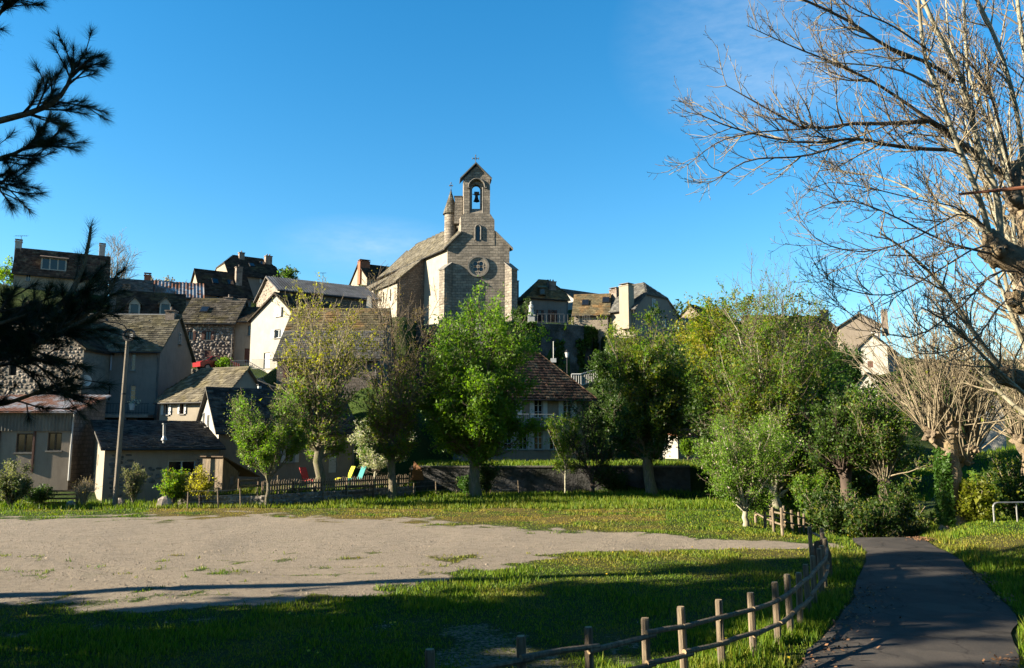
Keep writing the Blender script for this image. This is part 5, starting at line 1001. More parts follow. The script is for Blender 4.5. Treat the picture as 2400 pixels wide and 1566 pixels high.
# ================================================================== lamp pole
a = W(269, 1185, 45); a.z = gz(a.x, a.y); root = thing('lamp_pole', 'tall wooden street lamp pole in front of the slate annexe', 'lamp pole', a); tp = Vector((a.x + .12, 45.05, zat(772, 45.0)))
m = MB(); k = 9
for i in range(k): p, q = a.lerp(tp, i / k), a.lerp(tp, (i + 1) / k); r0, r1 = .145 - .045 * i / k, .145 - .045 * (i + 1) / k; m.cyl(p - (Vector((0, 0, .3)) if i == 0 else Vector()), q, r0, r1, 10, i == k - 1)
m.build('pole', M['pole_wood'], root)
hd = W(236, 752, 44.7); m = MB(); m.tube([tp - Vector((0, 0, .5)), tp + Vector((-.05, 0, -.05)), tp + Vector((-.22, -.05, .2)), tp + Vector((-.5, -.15, .32)), hd + Vector((.3, 0, -.02))], .03, 6); m.build('arm', M['metal_dark'], root)
m = MB(); m.obox(hd, (.36, 0, .06), (0, .14, 0), (-.012, 0, .075)); m.obox(hd + Vector((-.12, 0, -.1)), (.2, 0, .03), (0, .1, 0), (-.01, 0, .05)); m.build('lamp_head', M['metal_dark'], root)
m = MB(); ring(m, tp + Vector((.1, -.12, -.35)), .26, .36, -.06, .06, 18); m.build('ring_mount', M['metal_dark'], root)  # black ring mount below the pole top
m = MB(); m.obox(tp + Vector((.28, -.14, -.42)), (.12, 0, 0), (0, .02, 0), (0, 0, .12)); m.build('junction_box', M['white_paint'], root)
m = MB(); p = a.lerp(tp, .63); m.cyl(p - Vector((0, 0, .05)), p + Vector((0, 0, .05)), .13, n=10); m.build('band', M['metal_dark'], root)
# street lantern below the church terrace, and the statue above it
a = W(1329, 890, 84); b = W(1329, 838, 84); root = thing('street_lantern', 'slim street lamp with glass lantern below the church terrace', 'street lamp', a); m = MB(); m.cyl(a - Vector((0, 0, 3)), b, .07, .05, 8); m.build('pole', M['metal_dark'], root)
m = MB(); m.cyl(b, b + Vector((0, 0, .55)), .14, .26, 6); m.build('lantern', M['white_paint'], root); m = MB(); m.cyl(b + Vector((0, 0, .55)), b + Vector((0, 0, .85)), .32, .03, 6); m.build('lantern_cap', M['metal_dark'], root)
a = W(1297, 845, 86); root = thing('meter_post', 'thin post with white box beside the street lantern', 'post', a); m = MB(); m.cyl(a - Vector((0, 0, 3)), W(1297, 800, 86), .05, n=6); m.build('pole', M['metal'], root); m = MB(); m.obox(a + Vector((0, -.1, 0)), (.3, 0, 0), (0, .1, 0), (0, 0, .22)); m.build('box', M['white_paint'], root)
a = W(1245, 757, 99); b = W(1245, 741, 99); root = thing('virgin_statue', 'white standing statue on a pedestal by the terrace railing', 'statue', a); m = MB(); m.obox((a + b) / 2, (.42, 0, 0), (0, .42, 0), (0, 0, (b.z - a.z) / 2)); m.obox(b + Vector((0, 0, .06)), (.5, 0, 0), (0, .5, 0), (0, 0, .06)); m.build('pedestal', M['statue'], root)
m = MB(); pf_ = [(.36, .12), (.33, .5), (.27, .9), (.30, 1.2), (.27, 1.4), (.12, 1.5), (.15, 1.62), (.15, 1.76), (.08, 1.86), (.0, 1.88)]
for (r0, h0), (r1, h1) in zip(pf_[:-1], pf_[1:]):
    for i in range(12): s_, e_ = 2*pi*i/12, 2*pi*(i+1)/12; f = lambda r_, h_, t: b + Vector((r_ * cos(t), r_ * .8 * sin(t), h_)); m.poly([f(r0, h0, s_), f(r0, h0, e_), f(r1, h1, e_), f(r1, h1, s_)])
for s_ in (-1, 1): m.cyl(b + Vector((s_ * .26, 0, 1.3)), b + Vector((s_ * .08, -.28, 1.05)), .08, .06, 7)
m.build('figure', M['statue'], root, smooth=True)
# white tapered war memorial left of the church
a = W(865, 737, 95.5); root = thing('memorial', 'white tapered stone memorial in front of the long barn', 'monument', a); h_ = W(865, 695, 95.5).z - a.z; m = MB()
def frustum(m, c, w0, w1, h): 
    A_ = [c + Vector((x * w0, y * w0, 0)) for x, y in ((-1, -1), (1, -1), (1, 1), (-1, 1))]; B_ = [c + Vector((x * w1, y * w1, h)) for x, y in ((-1, -1), (1, -1), (1, 1), (-1, 1))]
    for i in range(4): m.poly([A_[i], A_[(i + 1) % 4], B_[(i + 1) % 4], B_[i]])
    m.poly(B_)
frustum(m, a, .42, .2, h_); m.build('shaft', M['white'], root); m = MB(); frustum(m, a - Vector((0, 0, .9)), .6, .55, .9); m.build('plinth', M['concrete'], root); m = MB(); m.obox(a + Vector((.05, -.40, .5)), (.16, 0, 0), (0, .02, 0), (0, 0, .14)); m.build('plaque', M['metal_dark'], root)
ANCH_ = None
# railings
def railing(name, label, pts, h=.95, step=.14, mat='metal', rad=.012):
    root = thing(name, label, 'railing', pts[0]); m = MB()
    for a, b in zip(pts[:-1], pts[1:]): m.cyl(a + Vector((0, 0, h)), b + Vector((0, 0, h)), rad * 2, n=6); m.cyl(a + Vector((0, 0, .1)), b + Vector((0, 0, .1)), rad * 1.6, n=6)
    m.build('handrail', M[mat], root); bm = MB(); bm.cyl((0, 0, 0), (0, 0, h), rad, n=5, cap=False); bm = bm.mesh('bar', M[mat])
    for a, b in zip(pts[:-1], pts[1:]):
        n = max(2, int((b - a).length / step))
        for i in range(n): o = link('bar', bm, root); o.location = a.lerp(b, i / n) - pts[0]
    return root
railing('stair_railing', 'grey metal railing running down the ramp left of the big roof house', [W(540, 874, 64.0), W(577, 872, 64.2), W(622, 898, 64.5)], step=.17)
railing('door_railing', 'grey railing in front of the white gabled house door', [W(590, 866, 71.5), W(645, 868, 69)], step=.17)
railing('terrace_railing', 'metal railing on the church terrace edge', [W(1260, 757, 96.3), W(1322, 757, 96.7), W(1366, 757, 98.2), W(1386, 758, 100.7)], h=1.1, step=.5)
root = thing('ramp', 'pale sloping ramp slab behind the villa', 'ramp', W(1362, 905, 82)); m = MB(); a, b = W(1362, 907, 82), W(1420, 889, 83.5); slab(m, [a, b, b + Vector((0, 1.5, 0)), a + Vector((0, 1.5, 0))], .25); m.build('deck', M['concrete'], root)
railing('ramp_railing', 'white slatted railing on the ramp behind the villa', [W(1340, 906, 82), W(1362, 906, 82), W(1405, 893, 83.2)], h=1.25, step=.24, mat='white_paint', rad=.05)
# villa balcony
rt = find('villa'); C0, d = V2(rt.location), dvec(14)[0]; n = dvec(14)[1]; A_, B_ = V2(on_plane(1172, 990, C0, d)), V2(on_plane(1294, 990, C0, d)); zb = zat(998, 66.5); L = (B_ - A_).length
m = MB(); m.obox(Zv((A_ + B_) / 2 - n * .5, zb), d * L / 2, n * .495, (0, 0, .09)); bal = m.build('balcony', M['concrete'], rt); m = MB(); m.tube([Zv(A_ - n * .95, zb + .95), Zv(B_ - n * .95, zb + .95)], .025)
for i in range(30): p = A_.lerp(B_, (i + .5) / 30) - n * .95; m.cyl(Zv(p, zb + .09), Zv(p, zb + .95), .015, n=4, cap=False)
m.build('balcony_railing', M['white_paint'], bal)

# ================================================================== garden things
def deck_chair(label, px_, py_, Y, rot, mat):
    q = W(px_, py_, Y); root = thing('deck_chair', label, 'chair', (q.x, q.y, .74), 'garden lounge chairs'); root.rotation_euler = (0, 0, rot); pr = [(-.75, .33), (-.45, .42), (0, .32), (.15, .36), (.5, 1.15)]
    def strip(name, prof, w, th):
        m = MB()
        for (a, b), (c, e) in zip(prof[:-1], prof[1:]):
            dv = Vector((c - a, 0, e - b)); nv = Vector((-dv.z, 0, dv.x)).normalized() * th; m.obox(((a + c) / 2, 0, (b + e) / 2), dv / 2, (0, w, 0), nv)
        return link(name, m.mesh(name, M[mat]), root)
    strip('leg_rest', pr[:3], .28, .02); strip('seat', pr[2:4], .28, .022); strip('backrest', pr[3:], .28, .02)
    for x, z in ((-.5, .40), (.08, .34)):
        for s in (-1, 1): m = MB(); m.cyl((x, s * .24, z - .02), (x + .05, s * .26, 0), .018, n=6); link('leg', m.mesh('leg', M['metal']), root)
deck_chair('red lounge chair left of the sparse lime trunk', 722, 1112, 51.0, 2.6, 'plastic_red')
deck_chair('bright yellow lounge chair behind the picket fence', 812, 1116, 53.0, .65, 'plastic_yellow')
deck_chair('teal lounge chair right of the yellow one', 838, 1116, 52.6, .75, 'plastic_teal')
# timber play hut
a, b = V2(W(520, 1140, 45.6)), V2(W(556, 1140, 46.6)); d = (b - a).normalized(); n = Vector((-d.y, d.x, 0)); L = (b - a).length; z0 = .6; root = thing('play_hut', 'leaning wooden plank hut at the left end of the picket fence', 'hut', (a.x, a.y, z0))
zl, zr_ = zat(1074, 45.6), zat(1104, 46.6)
for i in range(8):
    u0, u1 = i / 8, (i + .96) / 8; zt0, zt1 = zl + (zr_ - zl) * u0, zl + (zr_ - zl) * u1
    if i in (4, 5): rngs = [(z0, zr_ - .75, 0), (zr_ - .3, None, 1)]
    else: rngs = [(z0, None, 0)]
    for za, zb_, _ in rngs:
        m = MB(); q = [Zv(a + d * L * u0, za), Zv(a + d * L * u1, za), Zv(a + d * L * u1, zb_ or zt1), Zv(a + d * L * u0, zb_ or zt0)]; m.poly(q); m.poly([p + n * .03 for p in q][::-1])
        for k in range(4): m.poly([q[k], q[k] + n * .03, q[(k + 1) % 4] + n * .03, q[(k + 1) % 4]])
        m.build('plank', M['wood'], root)
for i in range(6): u0, u1 = i / 6, (i + .97) / 6; m = MB(); c0, c1 = a + n * (.04 + 1.6 * u0), a + n * (.04 + 1.6 * u1); q = [Zv(c0, z0), Zv(c1, z0), Zv(c1, zl - .05), Zv(c0, zl - .05)]; m.poly(q); m.poly([p + d * .03 for p in q][::-1]); m.build('plank', M['wood'], root)
m = MB(); slab(m, [Zv(a - d * .15 - n * .15, zl + .12), Zv(b + d * 1.6 - n * .15, zr_ - .35), Zv(b + d * 1.6 + n * 1.7, zr_ - .35), Zv(a - d * .15 + n * 1.7, zl + .12)], .06); m.build('roof', M['wood_dark'], root)
m = MB(); m.cyl(Zv(a + d * L * .45 - n * .1, z0), Zv(b - n * .1, zr_ - .1), .035, n=6); m.build('brace', M['wood'], root)
q = W(975, 1115, 55.2); root = thing('wood_panel', 'sunlit orange wooden panel at the right end of the picket fence', 'panel', (q.x, q.y, .9)); m = MB(); 
pts_ = [Vector((q.x - .35, q.y, .9)), Vector((q.x + .55, q.y - .1, .9)), Vector((q.x + .35, q.y - .1, 1.7)), Vector((q.x - .15, q.y, 2.15))]; m.poly(pts_); m.poly([p + Vector((.03, .06, 0)) for p in pts_][::-1]); m.poly([pts_[0], pts_[3], pts_[3] + Vector((.03, .06, 0)), pts_[0] + Vector((.03, .06, 0))]); m.build('board', M['wood_orange'], root)
m = MB(); m.obox(q + Vector((-.4, .05, -.1)), (.05, 0, 0), (0, .05, 0), (0, 0, .7)); m.build('post', M['wood'], root)
q = W(620, 1150, 44.4)
# parked cars
def car(label, loc, rot, mat):
    root = thing('parked_car', label, 'car', loc); root.rotation_euler = (0, 0, rot); prof = [(-1.95, .35), (-1.98, .75), (-1.7, .9), (-1.35, .95), (-.75, 1.42), (.75, 1.45), (1.25, 1.0), (1.9, .85), (2.0, .6), (1.98, .35)]
    m = MB(); w = .8; wt_ = .62; f = [Vector((x, -(wt_ if z > 1.2 else w), z)) for x, z in prof]; k = [Vector((p.x, -p.y, p.z)) for p in f]; m.poly(f[::-1]); m.poly(k)
    for i in range(len(prof)): j = (i + 1) % len(prof); m.poly([f[i], f[j], k[j], k[i]])
    link('body', m.mesh('body', M[mat]), root)
    for s in (-1, 1):
        m = MB(); q = [Vector((x, s * y, z)) for x, y, z in ((-1.15, .805, .98), (-.72, .66, 1.35), (.68, .66, 1.37), (1.08, .805, 1.0))]; m.poly(q if s < 0 else q[::-1]); link('side_window', m.mesh('side_window', M['glass']), root)
        for x in (-1.25, 1.25):
            m = MB(); m.cyl((x, s * .62, .32), (x, s * .84, .32), .32, n=16); wh = link('wheel', m.mesh('wheel', M['rubber']), root); m = MB(); m.cyl((x, s * .842, .32), (x, s * .86, .32), .2, n=12); link('rim', m.mesh('rim', M['metal']), wh)
        m = MB(); m.obox((1.93, s * .6, .72), (.05, 0, 0), (0, .14, 0), (0, 0, .06)); link('headlight', m.mesh('headlight', M['white_paint']), root)
    for x0, z0_, x1, z1_, nm in ((1.2, 1.04, .78, 1.42, 'windscreen'), (-1.32, .99, -.78, 1.40, 'rear_window')): m = MB(); e_ = .03 if x0 > 0 else -.03; m.poly([(x0 + e_, -.7, z0_), (x0 + e_, .7, z0_), (x1 + e_, .58, z1_), (x1 + e_, -.58, z1_)]); link(nm, m.mesh(nm, M['glass']), root)
q = W(508, 852, 75.4); car('red car parked in front of the brown-shuttered stone house', (q.x, q.y, q.z - .8), .8, 'car_red')
q = W(208, 1062, 57.5); car('blue-grey car in the dark yard under the balcony', (q.x, q.y, gz(q.x, q.y)), .9, 'car_blue')
# rocks, aerials, gate
def rock(label, px_, py_, Y, s, seed):
    q = W(px_, py_, Y); q.z = gz(q.x, q.y); rg = random.Random(seed); m = MB(); R_ = [[q + Vector((s * f * (1 + rg.uniform(-.18, .18)) * cos(2*pi*i/8), s * .8 * f * (1 + rg.uniform(-.18, .18)) * sin(2*pi*i/8), s * z)) for i in range(8)] for f, z in ((1.0, -.3), (.95, .4), (.7, .95), (.25, 1.25))]
    for a, b in zip(R_[:-1], R_[1:]):
        for i in range(8): m.poly([a[i], a[(i + 1) % 8], b[(i + 1) % 8], b[i]])
    m.poly(R_[-1]); o = m.build('boulder', M['stone']); tag(o, label, 'boulder')
rock('pale boulder at the foot of the green bush', 386, 1176, 44.2, .45, 3); rock('pale boulder beside the lamp pole foot', 281, 1176, 45.6, .35, 5); rock('pale boulder on the grass at the far left', 166, 1182, 44.5, .3, 7)
def aerial(label, px_, py0, py1, Y, w):
    a, b = W(px_, py1, Y), W(px_, py0, Y); root = thing('aerial', label, 'aerial', a); m = MB(); m.cyl(a - Vector((0, 0, 1)), b, .03, n=5); m.build('mast', M['metal_dark'], root); m = MB(); m.cyl(b - X * w, b + X * w, .02, n=5)
    for i in range(-3, 4): m.cyl(b + X * w * i / 3 - Yv * .25 - Vector((0, 0, .12)), b + X * w * i / 3 + Yv * .25 + Vector((0, 0, .12)), .012, n=4)
    m.build('antenna', M['metal_dark'], root)
aerial('television aerial on the long brown-tiled house', 50, 553, 575, 101, .8); aerial('television aerial on the dark-roofed barn', 1677, 704, 722, 118, 1.3); aerial('thin aerial mast behind the long barn roof', 757, 640, 658, 104, .4)
a, b = W(95, 1185, 45.5), W(178, 1185, 45.8); a.z = b.z = gz(a.x, a.y); root = thing('field_gate', 'low dark timber gate in the grass at the left', 'gate', a); d = (b - a).normalized()
for z in (.15, .38, .6, .8): m = MB(); m.obox((a + b) / 2 + Vector((0, 0, z)), d * (b - a).length / 2, (0, .02, 0), (0, 0, .045)); m.build('bar', M['wood_dark'], root)
for p in (a, b): m = MB(); m.cyl(p - Vector((0, -.08, .3)), p + Vector((0, .08, 1.0)), .07, n=8); m.build('post', M['wood_dark'], root)
# ================================================================== trees
def rnd_perp(rg, d):
    while True:
        v = Vector((rg.gauss(0, 1), rg.gauss(0, 1), rg.gauss(0, 1))); v = v - d * v.dot(d)
        if v.length > .1: return v.normalized()
def line(rg, p, d, L, n, wob, up, r0, r1):
    """A wandering branch: points and radii."""
    pts, rad = [p.copy()], [r0]; st = L / n; d = d.normalized()
    for i in range(n):
        d = (d + Vector((rg.gauss(0, wob), rg.gauss(0, wob), rg.gauss(0, wob) + up))).normalized(); p = p + d * st; pts.append(p); rad.append(r0 + (r1 - r0) * (i + 1) / n)
    return pts, rad
def ramify(rg, parents, per, lf, ang, up, r0, r1, n=4, t0=.2, wob=.12, pw=1.0):
    out = []
    for pts, rad in parents:
        k = per if isinstance(per, int) else max(1, int(per * sum((b - a).length for a, b in zip(pts[:-1], pts[1:])) + rg.random())); m = len(pts) - 1; PL = (pts[-1] - pts[0]).length
        for j in range(k):
            t = t0 + (1 - t0) * rg.random() ** pw; f = t * m; i = min(int(f), m - 1); p = pts[i].lerp(pts[i + 1], f - i); d = (pts[i + 1] - pts[i]).normalized(); a = rg.uniform(*ang)
            dd = d * cos(a) + rnd_perp(rg, d) * sin(a); L = lf(PL, t) * rg.uniform(.6, 1.2); out.append(line(rg, p, dd, L, n, wob, up, min(r0, rad[i] * .7), r1))
    return out
def tubes(polys, sides):
    P = np.array([tuple(p) for pts, _ in polys for p in pts]); R = np.array([r for _, rad in polys for r in rad]); ln = np.array([len(pts) for pts, _ in polys]); pid = np.repeat(np.arange(len(polys)), ln)
    T = np.zeros_like(P); same = pid[1:] == pid[:-1]; D = P[1:] - P[:-1]; D[~same] = 0; T[:-1] += D; T[1:] += D; T /= np.linalg.norm(T, axis=1)[:, None] + 1e-9
    ref = np.where(np.abs(T[:, 2:]) < .9, [[0, 0, 1.]], [[1., 0, 0]]); ref = ref[np.searchsorted(pid, pid)]                # one frame reference per branch
    A = np.cross(T, ref); A /= np.linalg.norm(A, axis=1)[:, None] + 1e-9; B = np.cross(T, A); th = np.arange(sides) * 2 * pi / sides
    V = P[:, None] + (A[:, None] * np.cos(th)[None, :, None] + B[:, None] * np.sin(th)[None, :, None]) * R[:, None, None]
    i = np.nonzero(same)[0][:, None] * sides; Fs = []
    for k in range(sides): j = (k + 1) % sides; Fs.append(np.concatenate([i + k, i + j, i + sides + j, i + sides + k], 1))
    return V.reshape(-1, 3), np.concatenate(Fs)
def tube_obj(name, groups, mat, root):
    Vs, Fs, o = [], [], 0
    for polys, sides in groups:
        if not polys: continue
        v, f = tubes(polys, sides); Vs.append(v); Fs.append(f + o); o += len(v)
    return np_obj(name, np.concatenate(Vs), np.concatenate(Fs), M[mat], root, smooth=True)
def sample(polys, n, r, spread):
    A = np.array([tuple(p) for pts, _ in polys for p in pts[:-1]]); B = np.array([tuple(p) for pts, _ in polys for p in pts[1:]]); wq = np.repeat(r.gamma(.55, 1, len(polys)), [len(p) - 1 for p, _ in polys]); i = np.searchsorted(np.cumsum(wq) / wq.sum(), r.rand(n)).clip(0, len(A) - 1); t = r.rand(n, 1)
    return A[i] * (1 - t) + B[i] * t + r.normal(0, spread, (n, 3))
def tree(name, label, px_, base_py, Y, th, tr, cz, rad, top, seed, leaves=(), nl=14, ang=(.15, .9), n2=9, n3=4, bark='bark', twig='twig', l2=.34, l3=.4, up=.05, rt=.014, group=None, base=None, lean=0., low=.75, rl=.3, droop=0., cat='tree'):
    """Broad crown tree: trunk, limbs reaching for an ellipsoid crown (centre height cz, radii rad), twigs, leaves [(material, count, size, zlo, zhi, spread)]."""
    rg = random.Random(seed); r = np.random.RandomState(seed); q = base or W(px_, base_py, Y); z = gz(q.x, q.y); b = Vector((q.x, q.y, z)); root = thing(name, label, cat, b, group)
    tpts, trad = [b + Vector((0, 0, -.3))], [tr * 1.45]
    for f, k in ((.06, 1.12), (.25, .98), (.5, .92), (.75, .88), (1, .85)): tpts.append(b + Vector((rg.gauss(0, tr * .22) + lean * f * th, rg.gauss(0, tr * .22), th * f))); trad.append(tr * k)
    c = b + Vector((lean * th, 0, cz)); limbs = []
    for i in range(nl):
        f = rg.uniform(low, 1.0); k = min(int(f * 5), 4); p = b + Vector((lean * f * th, 0, th * f)); az = i * 2.4 + rg.uniform(-.5, .5); a = rg.uniform(*ang) * (1.25 - .5 * (f - low) / max(1 - low, .01)); d = Vector((sin(a) * cos(az), sin(a) * sin(az), cos(a)))
        e = p - c; A_ = sum((d[k] / rad[k]) ** 2 for k in range(3)); B_ = sum(d[k] * e[k] / rad[k] ** 2 for k in range(3)); C_ = sum((e[k] / rad[k]) ** 2 for k in range(3)) - 1; dis = B_ * B_ - A_ * C_
        L = (-B_ + math.sqrt(dis)) / A_ if dis > 0 else rad[2] * .5
        L = max(.8, L) * rg.uniform(.8, 1.05); limbs.append(line(rg, p, d, L, 7, .07, up * (1 if a > .3 else 0), tr * rl * rg.uniform(.7, 1.2), max(rt, .012)))
    s2 = ramify(rg, limbs, n2, lambda P, t: P * l2 * (1.25 - .8 * t) + .2, (.45, 1.0), up * 1.6 - droop, tr * .13, rt * .8, 4, .18, .1, .85)
    s3 = ramify(rg, s2, n3, lambda P, t: P * l3 + .15, (.4, 1.0), up - droop, rt * 1.4, rt * .6, 3, .2, .12) if n3 else []
    tube_obj('trunk', [([(tpts, trad)], 12), (limbs, 6)], bark, root)
    bo = tube_obj('branches', [(s2, 4), (s3, 3)], twig, root)
    if not n3: bo['kind'] = 'stuff'
    zmin, zmax = b.z + max(0, cz - rad[2]), b.z + cz + rad[2]
    for (mt, n, size, zl, zh, sp) in leaves:
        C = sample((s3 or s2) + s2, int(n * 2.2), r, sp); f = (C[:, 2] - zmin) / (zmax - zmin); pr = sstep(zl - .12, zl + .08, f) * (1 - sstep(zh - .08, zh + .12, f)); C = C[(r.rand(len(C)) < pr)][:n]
        if len(C): V, Fq = leaf_quads(C, size, r, .5); np_obj('foliage', V, Fq, M[mt], root)
    return root, limbs, s2
# ---- the row of limes across the middle
tree('lime_tree', 'sparse yellow-green lime before the big-roofed house', 745, 1168, 48.2, 3.4, .30, 7.4, (2.45, 2.45, 6.2), 0, 101, [('lf_olive', 4901, 0.065, .0, .6, .12), ('lf_yellow', 5309, 0.061, .45, 1.05, .12), ('lf_green', 3267, 0.068, -.1, .4, .15)], nl=34, ang=(.05, 1.15), n2=11, n3=5, low=.5, up=.06, rl=.26, twig='twig_pale')
tree('lime_tree', 'almost bare brown lime in front of the church chapel', 918, 1162, 50, 3.6, .25, 7.8, (2.1, 2.1, 6.4), 0, 102, [('lf_bud', 3720, .04, .45, 1.1, .12), ('lf_bud', 3243, 0.038, .5, 1.05, .08), ('lf_olive', 6846, 0.065, .0, .66, .14), ('lf_green', 4684, 0.068, -.1, .45, .18)], nl=38, ang=(.04, 1.0), n2=12, n3=6, low=.55, up=.07, rl=.22, rt=.016)
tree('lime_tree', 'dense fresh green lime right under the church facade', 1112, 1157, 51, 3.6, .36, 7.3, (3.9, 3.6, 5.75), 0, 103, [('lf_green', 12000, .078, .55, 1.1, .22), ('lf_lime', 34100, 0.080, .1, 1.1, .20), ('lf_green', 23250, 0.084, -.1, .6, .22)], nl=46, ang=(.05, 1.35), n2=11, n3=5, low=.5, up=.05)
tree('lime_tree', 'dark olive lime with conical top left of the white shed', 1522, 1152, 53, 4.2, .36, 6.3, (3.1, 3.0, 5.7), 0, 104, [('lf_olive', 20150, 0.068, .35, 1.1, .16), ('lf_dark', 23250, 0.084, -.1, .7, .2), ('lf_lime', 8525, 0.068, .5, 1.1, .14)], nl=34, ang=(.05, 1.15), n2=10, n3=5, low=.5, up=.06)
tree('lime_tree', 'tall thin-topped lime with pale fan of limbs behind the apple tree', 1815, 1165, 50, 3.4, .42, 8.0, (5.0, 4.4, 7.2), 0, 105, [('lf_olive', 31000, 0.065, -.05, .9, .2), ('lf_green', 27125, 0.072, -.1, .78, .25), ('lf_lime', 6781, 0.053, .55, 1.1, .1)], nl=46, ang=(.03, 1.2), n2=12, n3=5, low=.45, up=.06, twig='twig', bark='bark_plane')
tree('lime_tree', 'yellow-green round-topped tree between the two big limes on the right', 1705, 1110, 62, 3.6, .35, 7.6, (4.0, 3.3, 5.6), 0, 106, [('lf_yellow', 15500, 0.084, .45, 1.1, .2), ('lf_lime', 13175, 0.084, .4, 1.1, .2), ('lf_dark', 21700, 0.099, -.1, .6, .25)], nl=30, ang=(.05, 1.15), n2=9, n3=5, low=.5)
tree('lime_tree', 'dark broad-leaved tree filling the gap right of the tall lime', 1905, 1150, 56, 2.2, .28, 4.9, (3.5, 3.2, 4.6), 0, 107, [('lf_dark', 24800, 0.099, -.1, 1.0, .25), ('lf_green', 13175, 0.084, .2, 1.05, .2), ('lf_olive', 3875, 0.076, .5, 1.1, .2)], nl=22, ang=(.1, .95), n2=9, n3=4, low=.4)
tree('lime_tree', 'thin high-topped lime whose bare crown stands above the others on the right', 1822, 1140, 54, 6.0, .22, 11.3, (2.7, 2.5, 4.3), 0, 118, [('lf_lime', 3200, .055, -.1, 1.1, .1), ('lf_olive', 2500, .06, -.1, .5, .12)], nl=34, ang=(.03, .6), n2=11, n3=5, low=.6, up=.07, rl=.22, rt=.011)
tree('dark_shrub_tree', 'dense dark tree filling the hollow left of the leafy pollard', 2000, 1180, 52, 1.8, .25, 4.2, (3.6, 3.0, 4.3), 0, 119, [('lf_dark', 15000, .11, -.1, 1.1, .25), ('lf_green', 6000, .085, .4, 1.1, .2)], nl=26, n2=9, n3=4, low=.3)
tree('dark_shrub_tree', 'dark ivy-green tree below the lichen-roofed house', 1625, 1090, 74, 2.5, .3, 7.5, (3.6, 3, 6.2), 0, 108, [('lf_dark', 24800, 0.122, -.1, 1.1, .28)], nl=26, n2=8, n3=4, low=.3)
tree('dark_shrub_tree', 'shaded tree right of the villa roof', 1450, 1000, 82, 1.5, .3, 3.4, (3.2, 3, 3.2), 0, 116, [('lf_dark', 18600, 0.129, -.1, 1.1, .3)], nl=22, n2=8, n3=4, low=.3)
tree('dark_shrub_tree', 'dark thicket between the villa and the white shed', 1440, 1060, 68, 1.0, .2, 2.9, (2.6, 2, 3.2), 0, 117, [('lf_dark', 13950, 0.091, -.1, 1.1, .25)], nl=20, n2=8, n3=4, low=.3)
tree('dark_shrub_tree', 'dense evergreen beside the narrow white house', 1972, 900, 88, 1.5, .25, 4.4, (2.3, 2.2, 3.3), 0, 109, [('lf_dark', 9300, 0.137, -.1, 1.1, .3), ('lf_ivy', 7750, 0.137, .3, 1.1, .3)], nl=20, n2=8, n3=4, low=.3)
# ---- small garden and field trees
tree('apple_tree', 'apple tree with pale blossom beside the far fence', 1748, 1228, 34.4, .75, .13, 2.6, (2.25, 2.1, 1.9), 0, 111, [('lf_apple', 27900, 0.034, -.1, 1.1, .10), ('lf_green', 12555, 0.034, -.1, .7, .1)], nl=20, ang=(.2, 1.25), n2=11, n3=6, low=.75, up=.10, rt=.008, rl=.42, bark='bark_plane')
tree('young_tree', 'young leafy tree in front of the stone garden wall', 627, 1182, 44.2, 1.7, .12, 4.0, (2.25, 2.0, 2.75), 0, 112, [('lf_green', 12400, 0.046, -.1, 1.1, .1), ('lf_grey', 8525, 0.042, -.1, 1.1, .1), ('lf_lime', 8525, 0.046, -.1, .5, .1)], nl=18, ang=(.1, 1.0), n2=9, n3=5, low=.7, up=.09, rt=.009, rl=.4)
tree('blossom_tree', 'white-blossomed fruit tree behind the teal chair', 880, 1110, 54, 1.3, .12, 3.2, (2.6, 2.2, 1.5), 0, 113, [('lf_blossom', 13175, 0.046, -.1, 1.1, .12), ('lf_green', 5425, 0.046, -.1, 1.1, .15)], nl=14, ang=(.5, 1.35), n2=9, n3=4, low=.4, rt=.009, rl=.4, bark='bark_plane')
tree('sapling', 'slim pale-stemmed sapling in front of the villa', 1325, 1120, 55.2, 2.0, .07, 3.9, (1.35, 1.2, 1.9), 0, 114, [('lf_lime', 4200, .045, -.1, 1.1, .12), ('lf_lime', 4030, 0.042, -.1, 1.1, .1), ('lf_yellow', 1395, 0.038, -.1, 1.1, .1)], nl=14, ang=(.1, 1.2), n2=7, n3=3, low=.6, rt=.008, bark='bark_plane')
tree('bare_tree', 'dark forked shrub tree at the right corner of the villa', 1388, 1112, 55.0, 1.0, .16, 3.6, (2.2, 1.8, 3.4), 0, 115, [('lf_dark', 5425, 0.053, -.1, 1.1, .12)], nl=12, ang=(.1, .8), n2=9, n3=5, low=.3, bark='twig_dark', twig='twig_dark')
# ---- shrubs along the edge of the field
def shrub(label, px_, py_, Y, h, w, seed, leaves, n=22, twig='twig', ang=(.05, .7), n2=6, base=None, name='shrub', rt=.008, group=None):
    return tree(name, label, px_, py_, Y, .15, .05, h * .52, (w, w, h * .52), 0, seed, leaves, nl=n, ang=ang, n2=n2, n3=0, low=.3, l2=.28, rt=rt, rl=.5, twig=twig, bark=twig, base=base, group=group, cat='shrub')
shrub('round fresh green bush under the annexe window', 405, 1172, 44.8, 1.75, .75, 121, [('lf_lime', 6510, 0.038, -.2, 1.2, .1), ('lf_yellow', 1860, 0.038, .3, 1.2, .08)])
tree('golden_shrub', 'golden yellow pollarded shrub on a short stem', 470, 1172, 44.4, .75, .09, 1.35, (.72, .7, .72), 0, 122, [('lf_golden', 2635, 0.042, -.2, 1.2, .1)], nl=14, ang=(.2, 1.3), n2=6, n3=0, low=.8, rt=.01, bark='twig_dark', twig='twig_dark', cat='shrub')
shrub('grey-green upright willow bush behind the lamp pole', 312, 1172, 45.6, 1.95, .62, 123, [('lf_grey', 5890, 0.034, -.2, 1.2, .06)], n=40, ang=(.02, .35), twig='twig_pale')
